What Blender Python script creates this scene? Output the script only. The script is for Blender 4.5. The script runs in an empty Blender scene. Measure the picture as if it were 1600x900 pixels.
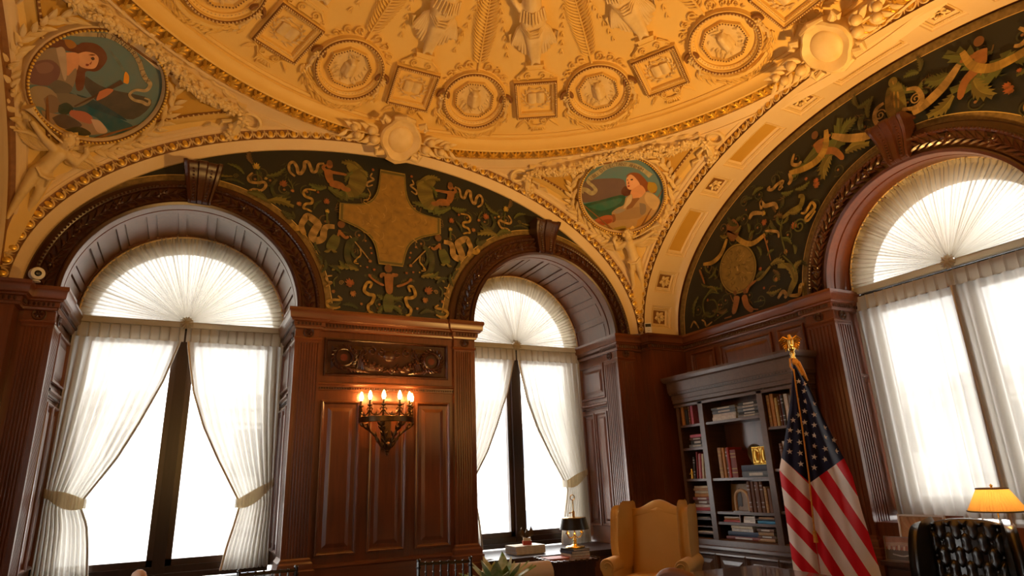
import bpy, bmesh, math, random
import numpy as np
from mathutils import Vector, Matrix
C = bpy.context.scene.collection
sin, cos, pi, hypot, sqrt = math.sin, math.cos, math.pi, math.hypot, math.sqrt
R = math.radians
rnd = random.Random(7)
# ---------------------------------------------------------------- camera
cam = bpy.data.objects.new('camera', bpy.data.cameras.new('camera'))
C.objects.link(cam)
cam.data.sensor_width = 36; cam.data.lens = 21.883
yaw, pit, rol = R(27.2727), R(17.1545), R(-2.2470)
f_ = Vector((sin(yaw)*cos(pit), cos(yaw)*cos(pit), sin(pit)))
r_ = Vector((cos(yaw), -sin(yaw), 0)); u_ = r_.cross(f_)
rr = cos(rol)*r_ + sin(rol)*u_; uu = -sin(rol)*r_ + cos(rol)*u_
cam.matrix_world = Matrix(((rr.x, uu.x, -f_.x, 0), (rr.y, uu.y, -f_.y, 0), (rr.z, uu.z, -f_.z, 1.45), (0, 0, 0, 1)))
cam.data.clip_start = 0.05
bpy.context.scene.camera = cam
# ---------------------------------------------------------------- sky, exposure, lights
sc = bpy.context.scene
w = bpy.data.worlds.new('overcast_sky'); sc.world = w; w.use_nodes = True
bg = w.node_tree.nodes['Background']
bg.inputs[0].default_value = (1.0, 0.985, 0.96, 1); bg.inputs[1].default_value = 8.0
sc.view_settings.view_transform = 'Standard'; sc.view_settings.look = 'None'
sc.view_settings.gamma = 1; sc.view_settings.use_curve_mapping = False
sc.view_settings.exposure = 0.08
sc.cycles.transparent_max_bounces = 24; sc.cycles.max_bounces = 8; sc.cycles.diffuse_bounces = 4
sc.cycles.sample_clamp_indirect = 6
def lamp(name, kind, loc, power, col, size=0.2, aim=None, **kw):
    d = bpy.data.lights.new(name, kind); d.energy = power; d.color = col
    if kind == 'AREA':
        d.size = size
    else:
        d.shadow_soft_size = size
    for k, v in kw.items():
        setattr(d, k, v)
    o = bpy.data.objects.new(name, d); C.objects.link(o); o.location = loc
    if aim is not None:
        o.rotation_euler = (Vector(aim) - Vector(loc)).to_track_quat('-Z', 'Y').to_euler()
    return o
WARM = (1.0, 0.53, 0.14)
lamp('uplight', 'SPOT', (4.5, 1.9, 2.1), 620, WARM, 0.10, (3.4, 3.6, 5.8), spot_size=R(135), spot_blend=0.8)
lamp('uplight', 'SPOT', (0.2, 0.6, 2.0), 230, WARM, 0.10, (0.6, 3.8, 5.4), spot_size=R(130), spot_blend=0.8)
# ---------------------------------------------------------------- helpers
def link(o, parent=None):
    C.objects.link(o)
    if parent is not None:
        o.parent = parent
    return o
class MB:
    """collects verts and faces of one mesh; T maps local points to the mesh's space"""
    def __init__(s, T=None):
        s.v = []; s.f = []; s.m = []; s.mi = 0; s.T = T; s.c = []; s.col = None
    def add(s, vs, fs):
        o = len(s.v)
        if s.T is None:
            s.v += [tuple(p) for p in vs]
        elif isinstance(s.T, Matrix):
            s.v += [tuple(s.T @ Vector(p)) for p in vs]
        else:
            s.v += [tuple(s.T(p)) for p in vs]
        s.f += [[i + o for i in f] for f in fs]; s.m += [s.mi]*len(fs)
        if s.col is not None:
            s.c += [s.col]*len(fs)
    def box(s, x0, x1, y0, y1, z0, z1):
        s.add([(x, y, z) for x in (x0, x1) for y in (y0, y1) for z in (z0, z1)],
              [(0, 1, 3, 2), (4, 6, 7, 5), (0, 4, 5, 1), (2, 3, 7, 6), (0, 2, 6, 4), (1, 5, 7, 3)])
    def grid(s, fn, nu, nv, cu=False, cv=False):
        vs = [fn(i, j) for i in range(nu) for j in range(nv)]; fs = []
        for i in range(nu if cu else nu - 1):
            for j in range(nv if cv else nv - 1):
                a = i*nv + j; b = ((i+1) % nu)*nv + j; c = ((i+1) % nu)*nv + (j+1) % nv; d = i*nv + (j+1) % nv
                fs.append((a, b, c, d))
        s.add(vs, fs)
    def tube(s, pts, r, n=8, closed=False, flat=None):
        P = [Vector(p) for p in pts]; m = len(P)
        if not hasattr(r, '__len__'):
            r = [r]*m
        t0 = None; rings = []
        for i in range(m):
            a = P[(i-1) % m] if (closed or i) else P[i]; b = P[(i+1) % m] if (closed or i < m-1) else P[i]
            t = (b - a)
            t = t.normalized() if t.length > 1e-9 else Vector((0, 0, 1))
            if t0 is None:
                q = Vector((0, 0, 1)) if abs(t.z) < .9 else Vector((1, 0, 0))
                x = t.cross(q).normalized()
            else:
                x = (x - t*x.dot(t))
                x = x.normalized() if x.length > 1e-6 else t.orthogonal().normalized()
            y = t.cross(x); t0 = t
            for k in range(n):
                a_ = 2*pi*k/n
                o = (x*cos(a_) + y*sin(a_))*r[i]
                if flat is not None:
                    o = Vector((o.x*flat[0], o.y*flat[1], o.z*flat[2]))
                rings.append(P[i] + o)
        fs = []
        for i in range(m if closed else m-1):
            for k in range(n):
                a = i*n + k; b = i*n + (k+1) % n; i2 = (i+1) % m
                fs.append((a, b, i2*n + (k+1) % n, i2*n + k))
        if not closed:
            fs.append(tuple(range(n))[::-1]); fs.append(tuple((m-1)*n + k for k in range(n)))
        s.add(rings, fs)
    def lathe(s, prof, n=24, c=(0, 0, 0), a0=0, a1=2*pi, sx=1, sy=1):
        full = abs(a1 - a0 - 2*pi) < 1e-6; m = n if full else n + 1
        s.grid(lambda i, j: (c[0] + sx*prof[j][0]*cos(a0 + (a1-a0)*i/n), c[1] + sy*prof[j][0]*sin(a0 + (a1-a0)*i/n), c[2] + prof[j][1]), m, len(prof), cu=full)
    def prism(s, poly, y0, y1, cap0=True):
        """polygon in x,z extruded along y"""
        n = len(poly)
        s.add([(p[0], y0, p[1]) for p in poly] + [(p[0], y1, p[1]) for p in poly],
              ([tuple(range(n))] if cap0 else []) + [tuple(range(n, 2*n))[::-1]] + [(i, i+n, (i+1) % n + n, (i+1) % n) for i in range(n)])
    def zprism(s, poly, z0, z1):
        n = len(poly)
        s.add([(p[0], p[1], z0) for p in poly] + [(p[0], p[1], z1) for p in poly],
              [tuple(range(n))[::-1], tuple(range(n, 2*n))] + [(i, (i+1) % n, (i+1) % n + n, i+n) for i in range(n)])
    def ball(s, c, r, n=8, m=6):
        r = r if hasattr(r, '__len__') else (r, r, r)
        s.grid(lambda i, j: (c[0] + r[0]*sin(pi*j/m)*cos(2*pi*i/n), c[1] + r[1]*sin(pi*j/m)*sin(2*pi*i/n), c[2] + r[2]*cos(pi*j/m)), n, m+1, cu=True)
    def leaf(s, a, b, wid, n=(0, 0, 1), bend=0.0, cup=0.15, k=4):
        """pointed leaf from a to b, 2 x k quads with a raised midrib"""
        a = Vector(a); b = Vector(b); n = Vector(n).normalized(); d = b - a; L = d.length; t = d/L; sd = n.cross(t).normalized(); vs = []
        for i in range(k+1):
            q = i/k; ww = wid*sin(pi*min(1, .08 + q*.92)**.8)
            c = a + d*q + sd*bend*L*sin(pi*q)
            vs += [c - sd*ww, c + n*cup*wid*(1 - .3*q) + n*.02*L*sin(pi*q), c + sd*ww]
        fs = []
        for i in range(k):
            o = i*3
            fs += [(o, o+1, o+4, o+3), (o+1, o+2, o+5, o+4)]
        s.add(vs, fs)
    def plump(s, a, b, w, h=.5, bend=0.0):
        a = Vector(a); b = Vector(b); d = b - a; sd = Vector((-d.y, d.x, 0)); P = [a + d*q + sd*bend*sin(pi*q) for q in (0, .18, .4, .65, .85, 1)]
        s.tube(P, [w*.25, w*.8, w, w*.8, w*.4, w*.06], 8, flat=(1, 1, h))
    def build(s, name, mats, parent=None, smooth=35, loc=None, rot=None, kind=None):
        me = bpy.data.meshes.new(name)
        me.from_pydata(s.v, [], s.f)
        for m in (mats if isinstance(mats, (list, tuple)) else [mats]):
            me.materials.append(m)
        if any(s.m):
            me.polygons.foreach_set('material_index', s.m)
        if s.c:
            at = me.attributes.new('Col', 'FLOAT_COLOR', 'FACE')
            at.data.foreach_set('color', [x for c in s.c for x in (c[0], c[1], c[2], 1)])
        me.update()
        if smooth:
            me.shade_smooth(); me.set_sharp_from_angle(angle=R(smooth))
        o = bpy.data.objects.new(name, me)
        link(o, parent)
        if loc is not None:
            o.location = loc
        if rot is not None:
            o.rotation_euler = rot
        if kind:
            o['kind'] = kind
        return o
def empty(name, label=None, cat=None, loc=(0, 0, 0), rz=0, group=None, parent=None):
    o = bpy.data.objects.new(name, None); link(o, parent); o.location = loc; o.rotation_euler = (0, 0, rz)
    return tag(o, label, cat, group)
def tag(o, label=None, cat=None, group=None):
    if label:
        o['label'] = label
    if cat:
        o['category'] = cat
    if group:
        o['group'] = group
    return o
kids = {}
def cp(o, parent=None, loc=None, rz=None):
    c = o.copy(); C.objects.link(c)
    if parent is not None:
        c.parent = parent
    if loc is not None:
        c.location = loc
    if rz is not None:
        c.rotation_euler = (0, 0, rz)
    for k in list(o.children):
        cp(k, c)
    return c
def blob(caps, vox, smooth=3):
    """one continuous skin round tapered limbs (p0, r0, p1, r1): voxel remesh, relaxed; returns verts, faces"""
    b = MB()
    for p0, r0, p1, r1 in caps:
        p0 = Vector(p0); p1 = Vector(p1); m = 4
        b.tube([p0.lerp(p1, i/m) for i in range(m+1)], [r0 + (r1-r0)*i/m for i in range(m+1)], 10)
        b.ball(p0, r0, 10, 8); b.ball(p1, r1, 10, 8)
    o = b.build('blob', [], smooth=0)
    md = o.modifiers.new('r', 'REMESH'); md.mode = 'VOXEL'; md.voxel_size = vox
    if smooth:
        ms = o.modifiers.new('s', 'SMOOTH'); ms.iterations = smooth; ms.factor = .5
    dg = bpy.context.evaluated_depsgraph_get(); ev = o.evaluated_get(dg); me = ev.to_mesh()
    vs = [tuple(v.co) for v in me.vertices]; fs = [tuple(p.vertices) for p in me.polygons]
    ev.to_mesh_clear(); md = o.data; bpy.data.objects.remove(o); bpy.data.meshes.remove(md)
    return vs, fs
# ---------------------------------------------------------------- materials
def mat(name, col, rough=.5, metal=0, spec=.5, coat=0, noise=None, bump=0, bscale=40, emit=None, sheen=0, attr=False):
    m = bpy.data.materials.new(name); m.use_nodes = True; nt = m.node_tree; N = nt.nodes; L = nt.links; b = N['Principled BSDF']
    b.inputs['Base Color'].default_value = (*col, 1); b.inputs['Roughness'].default_value = rough; b.inputs['Metallic'].default_value = metal
    b.inputs['Specular IOR Level'].default_value = spec; b.inputs['Coat Weight'].default_value = coat; b.inputs['Coat Roughness'].default_value = .25
    b.inputs['Sheen Weight'].default_value = sheen
    tc = N.new('ShaderNodeTexCoord')
    src = None
    if attr:
        at = N.new('ShaderNodeAttribute'); at.attribute_name = 'Col'; src = at.outputs['Color']
    if noise:      # (scale, amount, second colour)
        n = N.new('ShaderNodeTexNoise'); n.inputs['Scale'].default_value = noise[0]; n.inputs['Detail'].default_value = 6
        L.new(tc.outputs['Object'], n.inputs['Vector'])
        rp = N.new('ShaderNodeValToRGB'); rp.color_ramp.elements[0].position = .35; rp.color_ramp.elements[1].position = .68
        L.new(n.outputs['Fac'], rp.inputs['Fac'])
        mx = N.new('ShaderNodeMix'); mx.data_type = 'RGBA'
        mu = N.new('ShaderNodeMath'); mu.operation = 'MULTIPLY'; mu.inputs[1].default_value = noise[1]
        L.new(rp.outputs['Color'], mu.inputs[0]); L.new(mu.outputs[0], mx.inputs['Factor'])
        if src is not None:
            L.new(src, mx.inputs['A'])
        else:
            mx.inputs['A'].default_value = (*col, 1)
        mx.inputs['B'].default_value = (*noise[2], 1); src = mx.outputs['Result']
    if src is not None:
        L.new(src, b.inputs['Base Color'])
    if bump:
        n2 = N.new('ShaderNodeTexNoise'); n2.inputs['Scale'].default_value = bscale; n2.inputs['Detail'].default_value = 4
        L.new(tc.outputs['Object'], n2.inputs['Vector'])
        bp = N.new('ShaderNodeBump'); bp.inputs['Strength'].default_value = bump; bp.inputs['Distance'].default_value = .01
        L.new(n2.outputs['Fac'], bp.inputs['Height']); L.new(bp.outputs['Normal'], b.inputs['Normal'])
    if emit:
        b.inputs['Emission Color'].default_value = (*emit[0], 1); b.inputs['Emission Strength'].default_value = emit[1]
    return m
def woodmat(name, c0, c1, rough=.36, axis='z', coat=.25, scale=1.0):
    m = bpy.data.materials.new(name); m.use_nodes = True; nt = m.node_tree; N = nt.nodes; L = nt.links; b = N['Principled BSDF']
    tc = N.new('ShaderNodeTexCoord'); mp = N.new('ShaderNodeMapping')
    s = [22*scale]*3; s['xyz'.index(axis)] = 1.4*scale; mp.inputs['Scale'].default_value = s
    L.new(tc.outputs['Object'], mp.inputs['Vector'])
    n = N.new('ShaderNodeTexNoise'); n.inputs['Scale'].default_value = 1.0; n.inputs['Detail'].default_value = 7; n.inputs['Distortion'].default_value = 1.2
    L.new(mp.outputs['Vector'], n.inputs['Vector'])
    n3 = N.new('ShaderNodeTexNoise'); n3.inputs['Scale'].default_value = 1.3; L.new(tc.outputs['Object'], n3.inputs['Vector'])
    mm = N.new('ShaderNodeMath'); mm.operation = 'MULTIPLY_ADD'; mm.inputs[1].default_value = .6; L.new(n3.outputs['Fac'], mm.inputs[0])
    mu = N.new('ShaderNodeMath'); mu.operation = 'MULTIPLY'; mu.inputs[1].default_value = .5; L.new(n.outputs['Fac'], mu.inputs[0]); L.new(mu.outputs[0], mm.inputs[2])
    rp = N.new('ShaderNodeValToRGB'); rp.color_ramp.elements[0].position = .38; rp.color_ramp.elements[0].color = (*c0, 1)
    rp.color_ramp.elements[1].position = .72; rp.color_ramp.elements[1].color = (*c1, 1)
    L.new(mm.outputs[0], rp.inputs['Fac']); L.new(rp.outputs['Color'], b.inputs['Base Color'])
    b.inputs['Roughness'].default_value = rough; b.inputs['Coat Weight'].default_value = coat; b.inputs['Coat Roughness'].default_value = .3
    bp = N.new('ShaderNodeBump'); bp.inputs['Strength'].default_value = .08; bp.inputs['Distance'].default_value = .004
    L.new(n.outputs['Fac'], bp.inputs['Height']); L.new(bp.outputs['Normal'], b.inputs['Normal'])
    return m
WOOD = woodmat('mahogany', (.085, .022, .007), (.20, .055, .015), rough=.33, coat=.75)
WOODX = woodmat('mahogany_rail', (.085, .022, .007), (.20, .055, .015), axis='x', coat=.75)
CARVE = woodmat('carved_mahogany', (.028, .009, .005), (.070, .021, .009), rough=.3)
DARKW = woodmat('dark_walnut', (.030, .016, .012), (.075, .036, .024), rough=.33)
SHELFW = woodmat('bookcase_walnut', (.070, .036, .022), (.145, .075, .045), rough=.36, axis='x', coat=.5)
FLOORW = woodmat('floor_oak', (.06, .025, .012), (.13, .06, .03), rough=.4, axis='y')
PLAST = mat('dome_plaster', (.80, .54, .165), .55, noise=(2.5, .35, (.68, .43, .115)), bump=.12, bscale=60)
CREAM = mat('cream_plaster', (.74, .56, .32), .5, noise=(3, .4, (.66, .45, .22)), bump=.1, bscale=50)
ORN = mat('ornament_plaster', (.77, .58, .29), .5, noise=(9, .5, (.60, .40, .14)))
OCHRE = mat('ochre_panel_paint', (.58, .33, .055), .5, noise=(3, .5, (.48, .25, .03)))
GILT = mat('gilding', (1.0, .70, .14), .34, metal=.7, noise=(14, .5, (.62, .34, .05)))
GILTG = mat('gilded_ground', (.62, .36, .06), .45, metal=.4, noise=(16, .6, (.34, .16, .02)))
BROWN = mat('brown_glaze', (.20, .085, .025), .5, noise=(20, .5, (.33, .15, .04)))
GROUND = mat('painted_dark_ground', (.012, .015, .013), .55, noise=(3.0, .5, (.020, .017, .010)))
PAINT = mat('oil_paint', (1, 1, 1), .5, noise=(14, .45, (.10, .065, .025)), attr=True)
FRESCO = mat('medallion_oil_paint', (1, 1, 1), .5, noise=(9, .22, (.25, .16, .09)), attr=True)
BORDER = mat('olive_gold_border', (.13, .085, .025), .5, noise=(26, .8, (.25, .16, .05)))
BRASS = mat('polished_brass', (.90, .62, .20), .2, metal=1)
BRONZE = mat('dark_bronze', (.085, .05, .025), .38, metal=.8, noise=(30, .5, (.18, .10, .04)))
IRON = mat('dark_metal', (.02, .02, .022), .4, metal=.6)
WHITEP = mat('white_plastic', (.75, .74, .70), .4)
BLACKP = mat('black_plastic', (.012, .012, .012), .35)
# ================================================================ CEILING: sail vault on a square plan
CX, CY, H = 1.833, 3.036, 3.4645
VA, VC, ZS = 4.8995, 2.99, 3.25          # ellipsoid axes, springing height
AH, AB = H, VC*H/VA                      # half axes of the four wall arches
def vz(r):
    return ZS + VC*sqrt(max(0.0, 1 - (r/VA)**2))
def vfr(r0, th=0.0):
    """local frame on the vault seen from below: u right, v towards the crown, n into the room"""
    P = Vector((r0, 0, vz(r0))); M = Vector((-1, 0, (VC/VA)**2*r0/(P.z-ZS))).normalized(); U = Vector((0, -1, 0))
    return P, U, M, U.cross(M)
def vmap(r0, th=0.0, proj=True):
    P, U, M, N = vfr(r0)
    Q = Matrix.Rotation(th, 3, 'Z')
    def f(p):
        q = P + U*p[0] + M*p[1]; n = N
        if proj:
            S = Vector((1/VA, 1/VA, 1/VC)); o = Vector((q.x*S.x, q.y*S.y, (q.z-ZS)*S.z)); e = Vector((N.x*S.x, N.y*S.y, N.z*S.z))
            a = e.dot(e); b = 2*o.dot(e); c = o.dot(o) - 1; t = (-b - sqrt(max(0, b*b - 4*a*c)))/(2*a); t2 = (-b + sqrt(max(0, b*b-4*a*c)))/(2*a)
            t = t if abs(t) < abs(t2) else t2
            q = q + N*t; n = -Vector((q.x/VA**2, q.y/VA**2, (q.z-ZS)/VC**2)).normalized()
        return Q @ (q + n*p[2])
    return f
b = MB()
NT = 240; rads = [0, .05, .12, .2, .3, .4, .5, .58, .66, .74, .82, .88, .94, 1.0]
def vp(i, j):
    th = 2*pi*i/NT + R(45); rb = min(H/max(abs(cos(th)), 1e-6), H/max(abs(sin(th)), 1e-6)); r = rb*rads[j]
    return (r*cos(th), r*sin(th), vz(r))
b.grid(vp, NT, len(rads), cu=True)
ceiling = b.build('ceiling', PLAST, loc=(CX, CY, 0), kind='structure')
# ---- ring cornice
def ringprof(pr):
    b = MB()
    def fn(i, j):
        th = 2*pi*i/180; r, n = pr[j]
        g = Vector((r/VA**2, 0, (vz(r)-ZS)/VC**2)).normalized(); x = r - g.x*n; z = vz(r) - g.z*n
        return (x*cos(th), x*sin(th), z)
    b.grid(fn, 180, len(pr), cu=True)
    return b
ringprof([(3.215, -.01), (3.215, .018), (3.235, .03), (3.25, .02), (3.262, .045), (3.28, .05), (3.30, .06), (3.33, .085), (3.352, .125), (3.366, .13), (3.37, .10)]).build('ring_cyma', PLAST, ceiling)
ringprof([(3.368, .10), (3.385, .085), (3.47, .06), (3.482, .062)]).build('ring_frieze', GILTG, ceiling)
ringprof([(3.48, .06), (3.482, .085), (3.50, .085), (3.505, .05), (3.60, .04), (3.602, .055), (3.62, .055), (3.622, .03), (3.69, .02), (3.70, -.02)]).build('ring_fascia', CREAM, ceiling)
# gilt acanthus leaves along the frieze
b = MB(vmap(3.425, proj=False))
b.leaf((0, -.056, .075), (0, .058, .118), .026, (0, 0, 1), cup=.9)
for s in (-1, 1):
    b.leaf((s*.01, -.052, .07), (s*.052, -.008, .112), .019, cup=.8, k=3); b.leaf((s*.012, -.015, .08), (s*.058, .045, .112), .018, cup=.8, k=3); b.leaf((s*.03, .01, .085), (s*.066, .060, .105), .016, cup=.8, k=3)
b.ball((0, .03, .112), (.014, .02, .012), 6, 5)
leaf0 = b.build('acanthus_leaf', GILT, ceiling)
NLEAF = 150
for k in range(1, NLEAF):
    cp(leaf0, ceiling, rz=2*pi*k/NLEAF)
# ---- pieces of one 30 degree bay
def beadring(b, pts, r, closed=True):
    for p in pts:
        b.ball(p, r, 6, 4)
def frame_sweep(b, outline, prof):
    """outline(i) -> (centre dir) closed 2d polygon corners scaled by profile radius; prof (scale, n)"""
    n = len(outline)
    b.grid(lambda i, j: (outline[i][0]*prof[j][0], outline[i][1]*prof[j][0], prof[j][1]), n, len(prof), cu=True)
def scroll(b, c, r, turns, s, n0, wid=.012, h=.02, a0=0):
    pts = []; rs = []
    N = int(16*turns)
    for i in range(N+1):
        a = a0 + s*2*pi*turns*i/N; q = r*(1 - .85*i/N)
        pts.append((c[0] + q*cos(a), c[1] + q*sin(a), n0)); rs.append(wid*(1 - .5*i/N))
    b.tube(pts, rs, 6)
# medallion
circ = [(cos(2*pi*k/48), sin(2*pi*k/48)) for k in range(48)]
octa = [(cos(2*pi*(k+.5)/8)/cos(pi/8), sin(2*pi*(k+.5)/8)/cos(pi/8)) for k in range(8)]
def deep(f, k=1.4):
    return lambda p: f((p[0], p[1], p[2]*k))
T = deep(vmap(2.785))
b = MB(T); frame_sweep(b, circ, [(.375, -.01), (.372, .045), (.355, .055), (.335, .05), (.33, .03), (.30, .02), (.297, -.004), (.288, -.006)])
med = b.build('medallion', PLAST, ceiling)
b = MB(T); frame_sweep(b, circ, [(.29, -.004), (.27, .004), (.245, .004), (.2, .004)]); b.build('medallion_field', PLAST, med)
b = MB(T); frame_sweep(b, circ, [(.366, .046), (.360, .060), (.345, .060), (.338, .048)]); b.build('bead_channel', BROWN, med)
b = MB(T); beadring(b, [(.351*cos(2*pi*k/64), .351*sin(2*pi*k/64), .064) for k in range(64)], .0105); b.build('bead_border', ORN, med, kind='stuff')
b = MB(T); beadring(b, [(.312*cos(2*pi*k/56), .312*sin(2*pi*k/56), .026) for k in range(56)], .0075); b.build('inner_bead_border', ORN, med, kind='stuff')
b = MB(T); frame_sweep(b, octa, [(.225, .0), (.222, .035), (.205, .038), (.198, .012)]); b.build('octagon_frame', PLAST, med, smooth=20)
b = MB(T); frame_sweep(b, octa, [(.199, .012), (.1, .012), (.001, .012)]); b.build('octagon_field', ORN, med)
b = MB(T)
for k in range(8):
    p, q = Vector((*octa[k], 0)), Vector((*octa[(k+1) % 8], 0))
    for i in range(6):
        c = p.lerp(q, (i+.5)/6)*.211; b.ball((c.x, c.y, .040), .0085, 5, 4)
b.build('octagon_bead', BROWN, med, kind='stuff')
vs, fs = blob([((0, -.06, .015), .055, (0, .02, .015), .058), ((0, .02, .015), .055, (0, .075, .02), .048), ((-.035, .10, .02), .013, (-.06, .125, .02), .006), ((.035, .10, .02), .013, (.06, .125, .02), .006),
               ((-.045, .03, .01), .03, (-.055, -.07, .01), .022), ((.045, .03, .01), .03, (.055, -.07, .01), .022), ((-.02, -.1, .02), .016, (-.022, -.12, .03), .012), ((.02, -.1, .02), .016, (.022, -.12, .03), .012),
               ((0, .07, .06), .012, (0, .055, .065), .007), ((-.02, .082, .058), .014, (-.02, .082, .06), .012), ((.02, .082, .058), .014, (.02, .082, .06), .012)], .009)
b = MB(T); b.add([(x, y, max(.008, z)) for x, y, z in vs], fs); b.build('owl_relief', ORN, med)
b = MB(T); g = random.Random(3)
for k in range(34):
    a = g.uniform(0, 2*pi); q = g.uniform(.10, .165)
    c = Vector((q*cos(a), q*sin(a), .014)); d = Vector((cos(a+g.uniform(-1.4, 1.4)), sin(a+g.uniform(-1.4, 1.4)), .25))*.045
    b.leaf(c, c + d, .013, cup=.5, k=3)
b.build('owl_leaves', ORN, med, kind='stuff')
# laurel swag below, hung from the two knots
b = MB(T); g = random.Random(5)
for k in range(120):
    q = k/119; a = R(200 + 140*q); rr_ = .435 + g.uniform(-.035, .045) + .02*sin(pi*q)
    c = Vector((rr_*cos(a)*1.02, rr_*sin(a), .015)); s = 1 if q < .5 else -1
    tdir = Vector((-sin(a)*s, cos(a)*s, 0)); o = Vector((cos(a), sin(a), 0))*g.uniform(-.6, .6)
    d = (tdir + o).normalized()*.075; b.leaf(c, c + d + Vector((0, 0, .02)), .016, cup=.5, k=3)
b.tube([(.435*cos(R(200+140*q/16)), .435*sin(R(200+140*q/16)), .008) for q in range(17)], [.012 + .022*sin(pi*q/16) for q in range(17)], 6)
b.build('laurel_swag', PLAST, ceiling, kind='stuff')
# palm above: stem, fronds, foot scrolls
b = MB(T)
L_ = 1.05
b.tube([(0.0, .37 + L_*q/20, .012) for q in range(21)], [.013*(1 - .7*q/20) for q in range(21)], 6)
for k in range(24):
    q = k/23; y = .47 + L_*.88*q
    for s in (-1, 1):
        ln = .15*sin(pi*(.22 + .68*q))
        b.leaf((0, y, .012), (s*ln*.82, y + ln*.85, .026), .014, cup=.5, k=3, bend=-s*.12)
b.build('palm_frond', PLAST, ceiling, kind='stuff')
b = MB(T)
for s in (-1, 1):
    scroll(b, (s*.10, .44), .055, 1.4, s, .016, .011, a0=-pi/2); scroll(b, (s*.21, .39), .045, 1.3, -s, .014, .010, a0=pi/2); scroll(b, (s*.30, .31), .04, 1.3, s, .014, .009, a0=0)
    for k in range(6):
        a = R(90 - s*(8 + 9*k)); c = Vector((.40*cos(a), .40*sin(a), .012)); b.leaf(c, c + Vector((s*.05, .055 - .01*k, .02)), .016, cup=.6, k=3)
b.build('scroll_foliage', PLAST, ceiling)
# square panel with open book (angle 0 of the bay frame)
T = deep(vmap(2.765))
sqr = [(-1, -1), (1, -1), (1, 1), (-1, 1)]
b = MB(T); frame_sweep(b, sqr, [(.252, -.012), (.25, .04), (.24, .05), (.215, .05), (.205, .035), (.185, .028), (.178, -.004), (.17, -.006)])
sq = b.build('book_panel', PLAST, ceiling, smooth=20)
b = MB(T); b.grid(lambda i, j: (-.18 + .36*i/6, -.18 + .36*j/6, .0), 7, 7); b.build('panel_field', PLAST, sq)
b = MB(T); frame_sweep(b, sqr, [(.247, .042), (.242, .057), (.222, .057), (.216, .046)]); b.build('bead_channel', BROWN, sq, smooth=0)
b = MB(T); b2 = MB(T)
for k in range(4):
    p, q = Vector((*sqr[k], 0)), Vector((*sqr[(k+1) % 4], 0))
    for i in range(20):
        c = p.lerp(q, (i+.5)/20); b.ball((c.x*.232, c.y*.232, .060), .0095, 5, 4); b2.ball((c.x*.194, c.y*.194, .034), .0075, 5, 4)
b.build('bead_border', ORN, sq, kind='stuff'); b2.build('inner_bead_border', ORN, sq, kind='stuff')
b = MB(T)
for s in (-1, 1):
    b.grid(lambda i, j: (s*.094*i/6, -.062 + .124*j + (.016*sin(pi*i/6) if j else .004*sin(pi*i/6)), .012 + .020*sin(pi*(i+.4)/7)), 7, 2)
    b.grid(lambda i, j: (s*.094*i/6, -.062 + .0*j + .004*sin(pi*i/6), (.012 + .020*sin(pi*(i+.4)/7))*j), 7, 2)
    b.grid(lambda i, j: (s*.094*i/6, .062 + .016*sin(pi*i/6), (.012 + .020*sin(pi*(i+.4)/7))*j), 7, 2)
    b.grid(lambda i, j: (s*.094, -.062 + .124*i, .02*j), 2, 2)
b.build('open_book', ORN, sq)
b = MB(T)
for k in range(30):
    s = 1 if k % 2 else -1; q = (k//2)/14; a = R(-84 + 150*q); rx, ry = .142, .128
    c = Vector((s*rx*cos(a), ry*sin(a), .006)); d = Vector((-s*rx*sin(a), ry*cos(a), 0)).normalized()
    o = Vector((s*cos(a), sin(a), 0))*(.6 if (k//2) % 2 else -.45)
    b.leaf(c, c + (d + o).normalized()*.055 + Vector((0, 0, .014)), .013, cup=.5, k=3)
b.build('laurel_wreath', ORN, sq, kind='stuff')
# pedestal above and pendant below the square
b = MB(T)
b.grid(lambda i, j: ([-.17, -.13, -.085, .085, .13, .17][i]*1.0, [.262, .335][j] if i in (0, 5) else [.262, .375][j], .02), 6, 2)
for s in (-1, 1):
    scroll(b, (s*.075, .315), .042, 1.5, s, .03, .010, a0=-pi/2); scroll(b, (s*.185, .285), .026, 1.4, -s, .022, .008, a0=pi/2)
    b.tube([(s*.03, .36, .025), (s*.10, .375, .028), (s*.17, .32, .022), (s*.2, .30, .02)], .009, 6)
for y0, y1, hw, n in ((.375, .40, .105, .045), (.40, .445, .085, .04), (.445, .47, .10, .055)):
    b.add([(-hw, y0, 0), (hw, y0, 0), (hw, y1, 0), (-hw, y1, 0), (-hw, y0, n), (hw, y0, n), (hw, y1, n), (-hw, y1, n)], [(4, 5, 6, 7), (0, 1, 5, 4), (1, 2, 6, 5), (2, 3, 7, 6), (3, 0, 4, 7)])
b.build('pedestal', PLAST, ceiling, smooth=25)
b = MB(T)
for s in (-1, 1):
    scroll(b, (s*.07, -.31), .038, 1.5, -s, .022, .010, a0=pi/2); b.tube([(s*.20, -.265, .015), (s*.14, -.29, .02), (s*.10, -.35, .02), (s*.02, -.365, .02)], .009, 6)
    for k in range(4):
        b.leaf((s*(.14 + .02*k), -.28 - .01*k, .008), (s*(.18 + .025*k), -.335 - .02*k, .02), .013, cup=.5, k=3)
for k in range(7):
    x = -.075 + .025*k; b.leaf((x*.7, -.375, .012), (x*1.3, -.43, .026), .016, cup=.6, k=3)
b.tube([(-.095, -.372, .02), (.095, -.372, .02)], .013, 6); b.tube([(-.06, -.445, .012), (.06, -.445, .012)], .014, 6)
b.build('pendant_scroll', PLAST, ceiling)
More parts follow.
